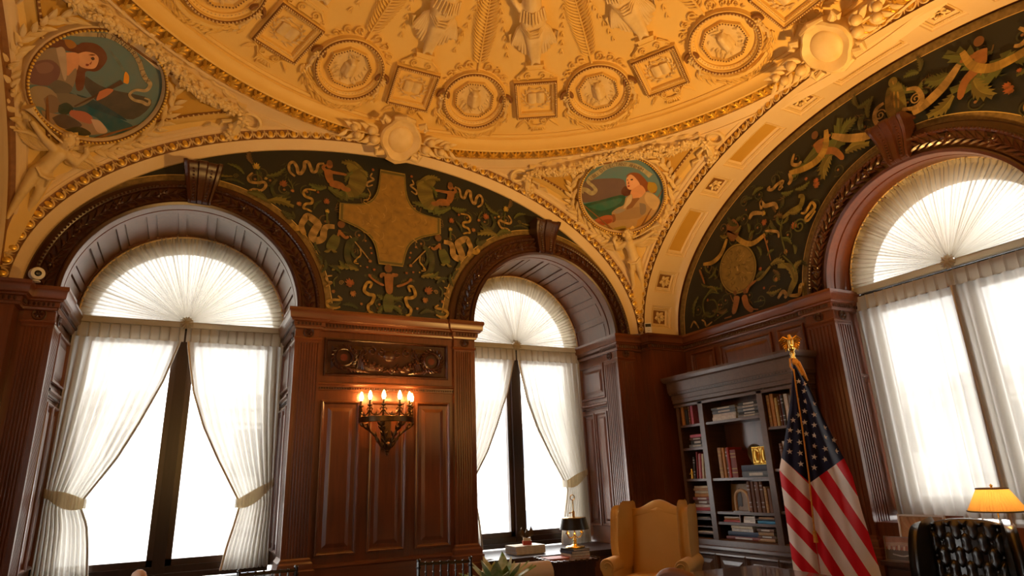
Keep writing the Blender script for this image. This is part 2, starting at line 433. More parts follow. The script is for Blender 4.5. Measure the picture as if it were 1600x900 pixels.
# husk drops on both sides of the figure
b = MB(T)
for s in (-1, 1):
    for k in range(9):
        y = 1.45 - .105*k; x = s*(.33 - .004*k)
        for e in (-1, 1):
            b.leaf((x, y, .006), (x + e*.022, y - .06, .022), .011, cup=.5, k=3)
        b.ball((x, y - .055, .01), .010, 5, 4)
b.build('husk_drop', PLAST, ceiling, kind='stuff')
# draped female figure standing on the pedestal
caps = [((0, 1.06, .06), .105, (0, 1.22, .07), .10), ((0, 1.22, .07), .095, (0, 1.42, .075), .105), ((0, 1.42, .075), .10, (0, 1.5, .07), .06), ((0, 1.5, .07), .045, (0, 1.58, .08), .045), ((0, 1.62, .09), .065, (0, 1.68, .09), .07),
        ((-.055, 1.06, .06), .095, (-.035, .80, .07), .066), ((-.035, .80, .07), .062, (-.02, .53, .05), .034), ((.055, 1.06, .06), .095, (.045, .80, .06), .066), ((.045, .80, .06), .062, (.035, .53, .045), .034),
        ((-.02, .52, .05), .034, (-.035, .49, .07), .022), ((.035, .52, .05), .034, (.06, .49, .06), .022),
        ((-.1, 1.44, .06), .05, (-.2, 1.32, .07), .04), ((-.2, 1.32, .07), .038, (-.13, 1.18, .1), .03), ((.1, 1.44, .06), .05, (.21, 1.34, .07), .04), ((.21, 1.34, .07), .038, (.25, 1.52, .08), .028)]
vs, fs = blob(caps, .02)
b = MB(T); b.add([(x, y, max(0, z*.85)) for x, y, z in vs], fs)
fig = b.build('draped_figure', ORN, ceiling)
b = MB(T)
for s in (-1, 1):
    for k in range(7):
        x0 = s*(.05 + .012*k); x1 = s*(.07 + .030*k); yb = .60 + .012*k*k*.6
        b.tube([(x0, 1.10 - .02*k, .06), (s*(.10 + .010*k), .92, .075 - .005*k), (x1*.95, .75, .05), (x1, yb, .03), (x1 + s*.01, yb-.03, .012)], [.012, .022, .024, .020, .006], 6)
for k in range(3):
    b.tube([(-.12, 1.02 - .03*k, .08), (-.04, .96 - .035*k, .145), (.05, .97 - .035*k, .145), (.12, 1.03 - .03*k, .08)], .010, 6)
for k in range(9):
    x = -.11 + .0275*k; b.tube([(x, 1.20, .15 - abs(x)*.55), (x*1.1, 1.13, .16 - abs(x)*.6), (x*1.22, 1.06 + .012*(k % 2), .165 - abs(x)*.65)], .013, 6)
b.build('drapery', ORN, fig)
# knots that link squares and medallions
links = []
for s in (-1, 1):
    T2 = deep(vmap(2.79, R(7.4)*s))
    b = MB(T2)
    for i in range(8):
        a = 2*pi*i/8; b.leaf((0, .0, .04), (.055*cos(a), .055*sin(a), .05), .022, cup=.5, k=3)
    b.ball((0, 0, .05), (.02, .02, .015), 8, 5)
    b.tube([(.005*k*(-1)**k, -.06 - .045*k, .02 + .01*(k % 2)) for k in range(6)], [.03, .026, .02, .016, .012, .006], 6, flat=(1, 1, .6))
    for k in range(5):
        e = -s; b.leaf((e*(.04 + .012*k), -.09 - .05*k, .006), (e*(.085 + .02*k), -.13 - .05*k, .02), .016, cup=.5, k=3); b.leaf((e*.02, -.08 - .06*k, .006), (e*.06, -.07 - .06*k, .02), .012, cup=.5, k=3)
    links.append(b.build('rosette_knot', ORN, ceiling))
    b = MB(T2)
    b.tube([(.062*cos(R(-20 + 22*k)), .02 + .062*sin(R(-20 + 22*k)), .03) for k in range(11)], .02, 6)
    links.append(b.build('link_arc', BROWN, links[-1]))
bay = [o for o in ceiling.children if o.name.split('.')[0] in ('medallion', 'laurel_swag', 'palm_frond', 'scroll_foliage')]
for o in bay:
    o.rotation_euler.z = R(15)
bay += [o for o in ceiling.children if o.name.split('.')[0] in ('book_panel', 'pedestal', 'pendant_scroll', 'husk_drop', 'draped_figure', 'rosette_knot')]
for k in range(1, 12):
    for o in bay:
        cp(o, ceiling, rz=o.rotation_euler.z + R(30)*k)
# crown rosette
T = vmap(.001)
b = MB(); b.T = None
for k in range(16):
    a = 2*pi*k/16
    b.leaf((.05*cos(a), .05*sin(a), vz(0) - .03), (.42*cos(a), .42*sin(a), vz(0) - .06), .07, (0, 0, -1), cup=.5)
b.ball((0, 0, vz(0) - .04), (.1, .1, .06)); b.build('crown_rosette', ORN, ceiling)
# ---- wall arches: archivolt, eggs and darts
def epath(n, t):
    """point and inward offset on the wall arch: (along, up)"""
    c, s = cos(t), sin(t); nx, nz = -c/AH, -s/AB; l = hypot(nx, nz)
    return AH*c + n*nx/l, ZS + AB*s + n*nz/l
NA = 120
ts = [pi*i/NA for i in range(NA+1)]
# equal arc length positions
def arcpos(n, count, lo=0.0, hi=1.0):
    P = [epath(n, pi*i/2000) for i in range(2001)]; S = [0]
    for i in range(2000):
        S.append(S[-1] + hypot(P[i+1][0]-P[i][0], P[i+1][1]-P[i][1]))
    out = []; j = 0
    for k in range(count):
        q = S[-1]*(lo + (hi-lo)*(k+.5)/count)
        while S[j+1] < q:
            j += 1
        out.append(pi*(j + (q-S[j])/(S[j+1]-S[j]))/2000)
    return out, S[-1]
def tlim(n, xm):
    t = 0.0
    while t < 1.2 and epath(n, t)[0] > xm:
        t += .002
    return t
def sweep(prof, y0=0, tm=0.0):
    b = MB(); tt = [tm + (pi - 2*tm)*i/NA for i in range(NA+1)]
    b.grid(lambda i, j: (epath(prof[j][0], tt[i])[0], y0 + prof[j][1], epath(prof[j][0], tt[i])[1]), NA+1, len(prof))
    return b
def archivolt(parent, y0, eggs=True, lo=0.0, hi=1.0):
    sweep([(-.155, -.12), (-.155, -.158), (-.115, -.135), (-.115, -.10)], y0, tlim(-.155, H - .10)).build('bead_fillet', BROWN, parent)
    sweep([(-.115, -.10), (-.113, -.135), (-.085, -.118), (-.075, -.125), (-.05, -.118), (-.04, -.095), (-.025, -.085), (-.018, -.09), (-.006, -.082), (0, -.07), (.004, -.05)], y0, tlim(-.06, H - .005)).build('archivolt_moulding', CREAM, parent)
    sweep([(.002, -.06), (.03, -.03), (.09, -.02)], y0).build('egg_ground', BROWN, parent)
    b = MB()
    for t in arcpos(-.135, 230 if eggs else 60, lo, hi)[0]:
        x, z = epath(-.135, t)
        if abs(x) > H - .11:
            continue
        b.ball((x, y0 - .152, z), .013, 5, 4)
    b.build('bead_row', ORN, parent, kind='stuff')
    if not eggs:
        return
    cnt = 72
    pos, S = arcpos(.045, cnt, lo, hi); d = S*(hi-lo)/cnt
    b = MB(); b.ball((0, 0, 0), (.028, .022, .040), 8, 6); e0 = None; me = None
    b2 = MB()
    b2.tube([(.044*cos(a), -.004, .012 - .052*sin(a)) for a in [pi*k/8 for k in range(9)]], [.009]*9, 5)
    b2.leaf((.06, -.01, .045), (.06, .0, -.045), .011, (0, -1, 0), cup=1.0, k=3)
    for t in pos:
        x, z = epath(.046, t); x2, z2 = epath(.0, t)
        ang = math.atan2(x2 - x, z2 - z)
        if e0 is None:
            e0 = b.build('egg', GILT, parent); s0 = b2.build('egg_shell', ORN, e0); q = e0
        else:
            q = cp(e0, parent)
        q.location = (x, y0 - .045, z); q.rotation_euler = (-.55*cos(ang)*0, ang, 0)
# ================================================================ WALLS
WX0, WX1, WYB = -2.15, 5.82, -0.43
floor = MB(); 
NPL = 26
for k in range(NPL):
    x0 = WX0 + (WX1-WX0)*k/NPL; x1 = WX0 + (WX1-WX0)*(k+1)/NPL
    floor.box(x0 + .002, x1 - .002, -1.0, 7.6, -.04, 0)
floor = floor.build('floor', FLOORW, kind='structure')
def wallshell(name, x0, x1, ops, depth, loc, rz, lun=.06, zsp=3.20, zb=.64, cxa=0.0):
    """wall in its own frame (x along, y into the wall, z up) with round-headed openings (centre, half width)"""
    b = MB()
    def top(x):
        u = (x - cxa)/(AH); return ZS + AB*sqrt(max(0, 1-u*u)) + .25 if abs(u) < 1 else ZS
    xs = sorted(set([x0, x1] + [c + s*r for c, r in ops for s in (-1, 1)] + [cxa - AH*.999, cxa + AH*.999] + [x0 + (x1-x0)*k/90 for k in range(91)] + [c - r*cos(pi*k/40) for c, r in ops for k in range(41)]))
    for a, d in zip(xs, xs[1:]):
        if d - a < 1e-5:
            continue
        m = (a+d)/2; op = [(c, r) for c, r in ops if abs(m-c) < r]
        def quad(y, za0, za1, zb0, zb1):
            b.add([(a, y, za0), (d, y, za1), (d, y, zb1), (a, y, zb0)], [(0, 1, 2, 3)])
        if op:
            c, r = op[0]; ha = 3.18 + sqrt(max(0, r*r-(a-c)**2)); hd = 3.18 + sqrt(max(0, r*r-(d-c)**2))
            quad(0, 0, 0, zb, zb)
            if zb > .1:
                b.add([(a, 0, zb), (d, 0, zb), (d, depth, zb), (a, depth, zb)], [(0, 1, 2, 3)])
            quad(lun, ha, hd, max(top(a), ha), max(top(d), hd))
            b.add([(a, lun, ha), (d, lun, hd), (d, depth, hd), (a, depth, ha)], [(0, 1, 2, 3)])
            quad(depth, 0, 0, zb, zb); quad(depth, ha, hd, 5.9, 5.9)
        else:
            quad(0, 0, 0, zsp, zsp); quad(lun, zsp, zsp, max(top(a), zsp), max(top(d), zsp)); quad(depth, 0, 0, 5.9, 5.9)
    for c, r in ops:
        for s in (-1, 1):
            x = c + s*r; b.add([(x, 0, zb), (x, depth, zb), (x, depth, 3.18), (x, 0, 3.18)], [(0, 1, 2, 3)])
    o = b.build(name, WOOD, loc=loc, rot=(0, 0, rz), kind='structure', smooth=20)
    return o
W1, W2, WB = -.155, 3.82, -3.036
RO = 1.03
wall_back = wallshell('wall_back', WX0, WX1 + .5, [(W1, RO), (W2, RO)], 1.02, (0, 6.5, 0), 0, cxa=CX)
wall_right = wallshell('wall_right', -6.6, .6, [(WB, RO)], .50, (5.82, 0, 0), -pi/2, cxa=-CY, zb=.95)
wall_left = wallshell('wall_left', -.6, 6.6, [(CY, RO)], .50, (WX0, 0, 0), pi/2, cxa=CY, zb=.95)  # opening added out of view to let in extra daylight
wall_front = wallshell('wall_front', -5.9, 2.2, [], .3, (0, WYB, 0), pi, cxa=-CX)
# arches
def arch(name, loc, rz, y0, soff, eggs, lo=0, hi=1):
    if soff:
        pr = [(.088, -.02), (.098, -.03), (.10, .0)]
    else:
        pr = [(.088, -.02), (.098, -.035), (.19, .035), (.195, .08)]
    o = sweep(pr, y0).build(name, CREAM, loc=loc, rot=(0, 0, rz), kind='structure')
    archivolt(o, y0, eggs, lo, hi); return o
trim_1 = arch('trim_1', (CX, 6.5, 0), 0, 0, False, True)
trim_2 = arch('trim_2', (5.82, CY, 0), -pi/2, -.5225, True, True)
trim_3 = arch('trim_3', (WX0, CY, 0), pi/2, -.5225, True, False)
trim_4 = arch('trim_4', (CX, WYB, 0), pi, 0, False, False)
# coffered soffits of the two deep arches
def soffit(parent, full):
    sweep([(.0, -.53), (.0, .05)]).build('soffit_bed', CREAM, parent)
    sweep([(.0, -.53), (.098, -.52), (.098, -.435), (.0, -.43)]).build('soffit_edge_band', CREAM, parent)
    sweep([(.0, -.105), (.098, -.10), (.098, .02), (.0, .06)]).build('soffit_wall_band', CREAM, parent)
    def sp(t, n, y):
        x, z = epath(n, t); return (x, y, z)
    def dsdt(t):
        return hypot(AH*sin(t), AB*cos(t))*.97
    cof = [(7, .155), (20.3, .155), (37.5, .36), (52.6, .155), (65.2, .36), (77.8, .155), (90, .36)]
    cof += [(180 - a, h) for a, h in cof[:-1]]
    edges = []
    for a, h in sorted(cof):
        t = R(a); dt = h/dsdt(t); edges.append((t-dt, t+dt, h))
    prev = 0.0
    b = MB()
    for t0, t1, h in edges + [(pi, pi, 0)]:
        m = max(2, int((t0-prev)*14) + 2)
        if t0 > prev:
            b.grid(lambda i, j: sp(prev + (t0-prev)*[0, 0, *[q/(m-1) for q in range(m)], 1, 1][i] if True else 0, [.0, .098, *[.098]*m, .098, .0][i], [-.44, -.095][j]), m+4, 2)
        prev = t1
    b.build('soffit_rib', CREAM, parent)
    for t0, t1, h in edges:
        long = h > .2
        b = MB()
        n = 9 if long else 3
        def fr(prof):
            ds = dsdt((t0+t1)/2)
            def ring(k):
                ins, nn = prof[k]; e = ins/ds; A = t0 + e; B = t1 - e; y0 = -.435 + ins; y1 = -.10 - ins
                out = [sp(A + (B-A)*q/n, nn, y0) for q in range(n+1)] + [sp(B + (A-B)*q/n, nn, y1) for q in range(n+1)]
                return out
            rs = [ring(k) for k in range(len(prof))]
            b.grid(lambda i, j: rs[j][i], len(rs[0]), len(prof), cu=True)
        fr([(0, .098), (.004, .082), (.018, .078), (.022, .068), (.045, .055), (.049, .050), (.066, .040)])
        c = b.build('coffer', CREAM, parent, smooth=20)
        b = MB()
        ds = dsdt((t0+t1)/2); e = .064/ds
        b.grid(lambda i, j: sp(t0 + e + (t1-t0-2*e)*i/n, .040, [-.371, -.164][j]), n+1, 2)
        b.build('coffer_panel', OCHRE if long else BROWN, c)
        b = MB(); m = 2*int(h/.022)
        for k in range(m):
            t = t0 + .03/ds + (t1-t0-.06/ds)*(k+.5)/m
            for y in (-.398, -.137):
                b.ball(sp(t, .070, y), (.011, .011, .010), 5, 4)
        for k in range(12):
            y = -.39 + .245*(k+.5)/12
            for t in (t0 + .036/ds, t1 - .036/ds):
                b.ball(sp(t, .070, y), (.011, .011, .010), 5, 4)
        b.build('coffer_leaf_edge', ORN, c, kind='stuff')
        if not long:
            b = MB(); t = (t0+t1)/2; P = Vector(sp(t, .045, -.267)); N = (Vector(sp(t, .2, -.267)) - P).normalized(); Y = Vector((0, 1, 0)); X = Y.cross(N)
            for ring_, (r0, r1, hh, k_) in enumerate(((.02, .088, .012, 5), (.015, .066, .035, 5), (.005, .036, .055, 5))):
                for k in range(k_):
                    a = 2*pi*(k + .5*ring_)/k_; d = X*cos(a) + Y*sin(a)
                    b.leaf(P + d*r0 + N*hh*.4, P + d*r1 + N*hh, .034 - .008*ring_, N, cup=.5, k=3)
            b.ball(P + N*.05, .016, 6, 5)
            b.build('rosette', ORN, c)
soffit(trim_2, True)
sweep([(.098, -.53), (.098, .05)]).build('soffit_bed', CREAM, trim_3)
# ---------------------------------------------------------------- woodwork on the walls
def vsweep(b, path, prof):
    """moulding with profile (out, z) run along a plan path of (x, y) corners, room side to the left of travel reversed y"""
    n = len(path); nr = []
    for i in range(n):
        a = Vector(path[max(0, i-1)]); m = Vector(path[i]); c = Vector(path[min(n-1, i+1)])
        d1 = (m-a).normalized() if i else (c-m).normalized(); d2 = (c-m).normalized() if i < n-1 else d1
        n1 = Vector((d1.y, -d1.x)); n2 = Vector((d2.y, -d2.x)); q = (n1+n2); q = q/max(.3, q.dot(n1)); nr.append(q)
    b.grid(lambda i, j: (path[i][0] + nr[i].x*prof[j][0], path[i][1] + nr[i].y*prof[j][0], prof[j][1]), n, len(prof))
def beads_along(b, path, out, z, step, r, lo=0):
    for (x0, y0), (x1, y1) in zip(path, path[1:]):
        L = hypot(x1-x0, y1-y0); n = max(1, int(L/step)); d = ((x1-x0)/L, (y1-y0)/L)
        for k in range(n):
            q = (k+.5)*L/n; b.ball((x0 + d[0]*q + d[1]*out, y0 + d[1]*q - d[0]*out, z), r, 5, 4)
def cornice(parent, path):
    b = MB(); vsweep(b, path, [(-.02, 3.24), (.02, 3.215), (.085, 3.21), (.09, 3.18), (.085, 3.172), (.078, 3.16), (.072, 3.105), (.055, 3.095), (.05, 3.082), (.03, 3.075), (.028, 3.035), (.016, 3.03), (.012, 3.01), (-.02, 3.0)])
    o = b.build('cornice', WOODX, parent, smooth=25)
    b = MB(); beads_along(b, path, .034, 3.056, .034, (.012, .012, .020)); b.build('cornice_bead', CARVE, o, kind='stuff')
    return o
def flutes(b, x0, x1, z0, z1, y, n, d=.012):
    """fluted face from x0 to x1 on plane y facing -y"""
    w_ = (x1-x0)/n; xs = []
    for k in range(n):
        a = x0 + k*w_
        xs += [(a, y), (a + w_*.18, y), (a + w_*.28, y + d*.8), (a + w_*.5, y + d), (a + w_*.72, y + d*.8), (a + w_*.82, y)]
    xs.append((x1, y))
    b.grid(lambda i, j: (xs[i][0], xs[i][1], [z0, z1][j]), len(xs), 2)
def rosette_disc(b, c, r, ax):
    """carved roundel on a vertical face; ax = (right vector, out vector)"""
    X, N = Vector(ax[0]), Vector(ax[1]); Z = Vector((0, 0, 1)); c = Vector(c)
    ring = [c + X*(r*cos(2*pi*k/18)) + Z*(r*sin(2*pi*k/18)) + N*.006 for k in range(18)]
    b.tube(ring, r*.16, 6, closed=True)
    for k in range(6):
        a = 2*pi*k/6; d = X*cos(a) + Z*sin(a)
        b.leaf(c + d*r*.1 + N*.006, c + d*r*.8 + N*.016, r*.3, N, cup=.6, k=3)
    b.ball(c + N*.014, r*.2, 6, 4)
def pilaster(parent, x0, x1, y=-.035, nf=8, zb=.82):
    b = MB(); b.box(x0, x1, y + .013, .02, .0, 3.02)
    m = .018
    b.box(x0, x1, y, y+.014, 2.865, 3.02); b.box(x0, x0+m, y, y+.014, zb, 2.87); b.box(x1-m, x1, y, y+.014, zb, 2.87)
    flutes(b, x0+m, x1-m, zb, 2.87, y, nf)
    o = b.build('pilaster', WOOD, parent, smooth=30)
    b = MB(); vsweep(b, [(x0, .02), (x0, y), (x1, y), (x1, .02)], [(0, 2.925), (.012, 2.92), (.014, 2.905), (.006, 2.895), (0, 2.885)])
    vsweep(b, [(x0, .02), (x0, y), (x1, y), (x1, .02)], [(0, .835), (.012, .82), (.014, .80), (.03, .785), (.035, .765), (.035, .735), (.05, .725), (.05, .66), (.06, .65), (.06, .0)])
    b.build('pilaster_moulding', WOODX, o, smooth=25)
    b = MB(); rosette_disc(b, ((x0+x1)/2, y, 2.972), .048, ((1, 0, 0), (0, -1, 0))); b.build('roundel', CARVE, o)
    return o
def panel(parent, x0, x1, z0, z1, y=0.0, m=WOOD, dep=.03, name='wall_panel', T=None):
    """framed raised panel: bolection frame, sunk field, raised centre"""
    b = MB(T); rect = lambda i: [(x0+i, z0+i), (x1-i, z0+i), (x1-i, z1-i), (x0+i, z1-i)]
    w_ = min(x1-x0, z1-z0)
    pr = [(-.012, .002), (-.008, -.014), (.006, -.018), (.016, -.010), (.022, .008 - .0), (.028, .010)]
    k = min(.075, w_*.22)
    pr += [(k*.55 + .02, .011), (k + .02, -.004), (k + .026, -.005)]
    rs = [rect(i) for i, _ in pr]
    b.grid(lambda i, j: (rs[j][i][0], y - .014 + pr[j][1], rs[j][i][1]), 4, len(pr), cu=True)
    q = rect(pr[-1][0]); b.add([(p[0], y - .014 + pr[-1][1], p[1]) for p in q], [(0, 1, 2, 3)])
    return b.build(name, m, parent, smooth=12)
# wall A: cornice with its breaks, pilasters, three tall panels, carved frieze
PA = [(W1 - 1.005, -.035), (W1 + 1.005, -.035), (W2 - 1.005, -.035), (W2 + 1.005, -.035)]
for p in ([(-1.63, -.2), (-1.40, -.2), (-1.40, -.05), (W1-1.005, -.05), (W1-1.005, .30)],
          [(W1+1.005, .30), (W1+1.005, -.05), (1.10, -.05), (1.10, -.02), (2.565, -.02), (2.565, -.05), (W2-1.005, -.05), (W2-1.005, .30)],
          [(W2+1.005, .30), (W2+1.005, -.05), (5.10, -.05), (5.10, -.02), (5.235, -.02), (5.235, -.2), (5.82, -.2)]):
    cornice(wall_back, p)
pilaster(wall_back, -1.385, W1-1.005); pilaster(wall_back, W1+1.005, 1.10); pilaster(wall_back, 2.565, W2-1.005); pilaster(wall_back, W2+1.005, 5.10)
# corner piers
b = MB(); b.box(5.235, 5.90, -.2, .02, 0, 3.05); b.build('corner_pier', WOOD, wall_back, smooth=0)
b = MB(); b.box(-2.2, -1.42, -.2, .02, 0, 3.05); b.build('corner_pier', WOOD, wall_back, smooth=0)
for x0, x1 in ((1.15, 1.52), (1.645, 2.01), (2.135, 2.50)):
    panel(wall_back, x0, x1, .84, 2.28)
fz = panel(wall_back, 1.155, 2.485, 2.55, 2.925, m=CARVE, name='frieze_panel')
b = MB(); vsweep(b, [(1.10, 0), (2.565, 0)], [(0, 2.475), (.02, 2.47), (.022, 2.455), (.012, 2.44), (.010, 2.395), (0, 2.39)]); o = b.build('belt_moulding', WOODX, wall_back, smooth=25)
b = MB(); beads_along(b, [(1.10, 0), (2.565, 0)], .014, 2.415, .026, (.009, .009, .012)); b.build('belt_bead', CARVE, o, kind='stuff')
b = MB(); vsweep(b, [(1.10, 0), (2.565, 0)], [(0, .765), (.025, .755), (.03, .735), (.015, .72), (.01, .30), (.03, .28), (.03, 0)]); b.build('dado_rail', WOODX, wall_back, smooth=25)
# carved frieze: wreaths, swag, cartouche scrolls
b = MB(); g = random.Random(11)
for cx in (1.345, 2.30):
    b.tube([(cx + .105*cos(2*pi*k/24), -.018, 2.735 + .105*sin(2*pi*k/24)) for k in range(24)], .028, 8, closed=True)
    for k in range(40):
        a = 2*pi*k/40; q = .105 + (.03 if k % 2 else -.02)
        c = Vector((cx + .10*cos(a), -.035, 2.735 + .10*sin(a))); b.leaf(c, c + Vector((-sin(a)*.05 + cos(a)*(.03 if k % 2 else -.03), -.02, cos(a)*.05 + sin(a)*(.03 if k % 2 else -.03))), .016, (0, -1, 0), cup=.6, k=3)
    s = 1 if cx < 1.8 else -1
    for k in range(6):
        b.tube([(cx + s*(.02 + .02*k), -.02, 2.64 - .004*k), (cx + s*(.06 + .03*k), -.04, 2.62 - .005*k), (cx + s*(.09 + .035*k), -.02, 2.585)], [.012, .014, .006], 6)
for k in range(70):
    q = k/69; x = 1.52 + .62*q; z = 2.72 - .10*sin(pi*q) + g.uniform(-.025, .025); th = .03 + .035*sin(pi*q)
    if k % 2:
        b.ball((x, -.025 - g.uniform(0, .02), z), g.uniform(.012, .022), 6, 4)
    else:
        c = Vector((x, -.02, z)); a = g.uniform(0, 2*pi); b.leaf(c, c + Vector((.05*cos(a), -.02, .05*sin(a))), .016, (0, -1, 0), cup=.6, k=3)
for s in (-1, 1):
    for k in range(3):
        scr = []
        for i in range(18):
            a = pi/2 + s*2*pi*1.2*i/17; q = .05*(1 - .8*i/17); scr.append((1.825 + s*(.09 + .10*k) + q*cos(a), -.025, 2.80 + .02*(k % 2) + q*sin(a)))
        b.tube(scr, .009, 6)
    for k in range(5):
        b.tube([(1.825 + s*(.26 + .012*k), -.02, 2.87 - .02*k), (1.825 + s*(.30 + .006*k), -.035, 2.75), (1.825 + s*(.27 + .02*k), -.02, 2.60)], .009, 6)
b.ball((1.825, -.015, 2.77), (.075, .03, .06), 12, 8)
b.build('carved_garland', CARVE, fz)
for cx in (1.345, 2.30):
    b = MB(); b.T = Matrix.Translation((cx, -.012, 2.735)) @ Matrix.Rotation(pi/2, 4, 'X'); b.lathe([(.0, .008), (.075, .006), (.08, 0)], 24); b.build('stone_disc', mat('red_marble', (.16, .035, .02), .25, noise=(20, .5, (.26, .08, .05))) if cx < 1.8 else bpy.data.materials['red_marble'], fz)
# wall B
pl = [(-5.82 - .5, .0), (-4.38, .0), (-4.38, -.03), (WB-1.005, -.03), (WB-1.005, .24)]
pl = [(-6.3, -.015), (-4.385, -.015), (-4.385, -.045), (WB-1.005, -.045), (WB-1.005, .25)]
cornice(wall_right, pl); cornice(wall_right, [(WB+1.005, .25), (WB+1.005, -.045), (-1.69, -.045), (-1.69, -.015), (.45, -.015)])
pilaster(wall_right, -4.37, WB-1.005, nf=7, zb=.78); pilaster(wall_right, WB+1.005, -1.70, nf=7, zb=.78)
for y0, y1 in ((-6.17, -5.76), (-5.655, -4.87), (-4.765, -4.43)):
    panel(wall_right, y0, y1, 2.42, 2.95)
for y0, y1 in ((-1.6, -.9), (-.8, .3)):
    panel(wall_right, y0, y1, .4, 2.9)
for k in range(6):
    panel(wall_left, *((-.45 + .78*k, .22 + .78*k) if k < 3 else (4.2 + .72*(k-3), 4.84 + .72*(k-3))), .4, 2.9); panel(wall_front, -5.1 + k*1.1, -4.15 + k*1.1, .4, 2.9)
# carved window arches and keystones
def carved_arch(parent, c):
    def ring(prof, n=72):
        b = MB(); b.grid(lambda i, j: (c + prof[j][0]*cos(pi*i/n), prof[j][1], 3.18 + prof[j][0]*sin(pi*i/n)), n+1, len(prof)); return b
    # a depth of 60 mm in front of the lunette
    o = ring([(1.005, .06), (1.005, -.045), (1.03, -.055), (1.045, -.045), (1.06, -.02), (1.19, -.012), (1.20, -.035), (1.215, -.045), (1.23, -.03), (1.235, .0), (1.285, .015), (1.30, .03), (1.305, .07)]).build('carved_arch', CARVE, parent, smooth=25)
    b = MB(); g = random.Random(int(c*10) + 99)
    n = 46
    for k in range(n):
        a = pi*(k+.5)/n
        if abs(a - pi/2) < .09:
            continue
        s = 1 if a < pi/2 else -1
        X = Vector((cos(a), 0, sin(a))); Tn = Vector((-sin(a), 0, cos(a)))*s; P = Vector((c, -.018, 3.18)) + X*1.125
        for e in (-1, 1):
            b.leaf(P, P + X*e*.062 + Tn*.085 + Vector((0, -.025, 0)), .020, (0, -1, 0), cup=.7, k=3, bend=.15*e*s)
        if k % 5 == 2:
            for q in range(6):
                f = 2*pi*q/6; b.leaf(P + Vector((0, -.02, 0)), P + (X*cos(f) + Tn*sin(f))*.05 + Vector((0, -.035, 0)), .022, (0, -1, 0), cup=.6, k=3)
            b.ball(P + Vector((0, -.035, 0)), .016, 6, 4)
        else:
            b.tube([P - Tn*.03, P + Tn*.05], .009, 5)
    b.build('carved_leaf', CARVE, o, kind='stuff')
    b = MB()
    for k in range(110):
        a = pi*(k+.5)/110; X = Vector((cos(a), 0, sin(a))); b.ball(Vector((c, -.042, 3.18)) + X*1.215, (.013, .012, .013), 5, 4)
    b.build('carved_bead', CARVE, o, kind='stuff')
    # keystone: scrolled console
    b = MB()
    pr = [(4.20, -.02), (4.20, -.07), (4.22, -.10), (4.28, -.11), (4.38, -.115), (4.46, -.13), (4.53, -.165), (4.575, -.20), (4.605, -.20), (4.62, -.175), (4.625, -.10), (4.60, .05)]
    xs = [-.5, -.5, -.42, -.36, -.14, -.10, .10, .14, .36, .42, .5, .5]
    dy = [.2, .0, -.008, .012, .012, -.012, -.012, .012, .012, -.008, .0, .2]
    b.grid(lambda i, j: (c + xs[i]*(.20 + .16*(pr[j][0]-4.20)/.42), pr[j][1] + dy[i], pr[j][0]), len(xs), len(pr))
    k_ = b.build('keystone', CARVE, parent, smooth=40)
    b = MB()
    for s in (-1, 1):
        for i in range(11):
            z = 4.24 + .03*i; b.ball((c + s*.25*(.20 + .16*(z-4.2)/.42), -.108 - max(0, z-4.44)*.45, z), (.014, .012, .012), 5, 4)
    b.build('keystone_bead', CARVE, k_, kind='stuff')
cornice(wall_left, [(-.5, 0), (2.0, 0), (2.0, .2)]); cornice(wall_left, [(4.07, .2), (4.07, 0), (6.4, 0)]);  cornice(wall_front, [(-5.8, 0), (2.1, 0)])
carved_arch(wall_left, CY); carved_arch(wall_back, W1); carved_arch(wall_back, W2); carved_arch(wall_right, WB)
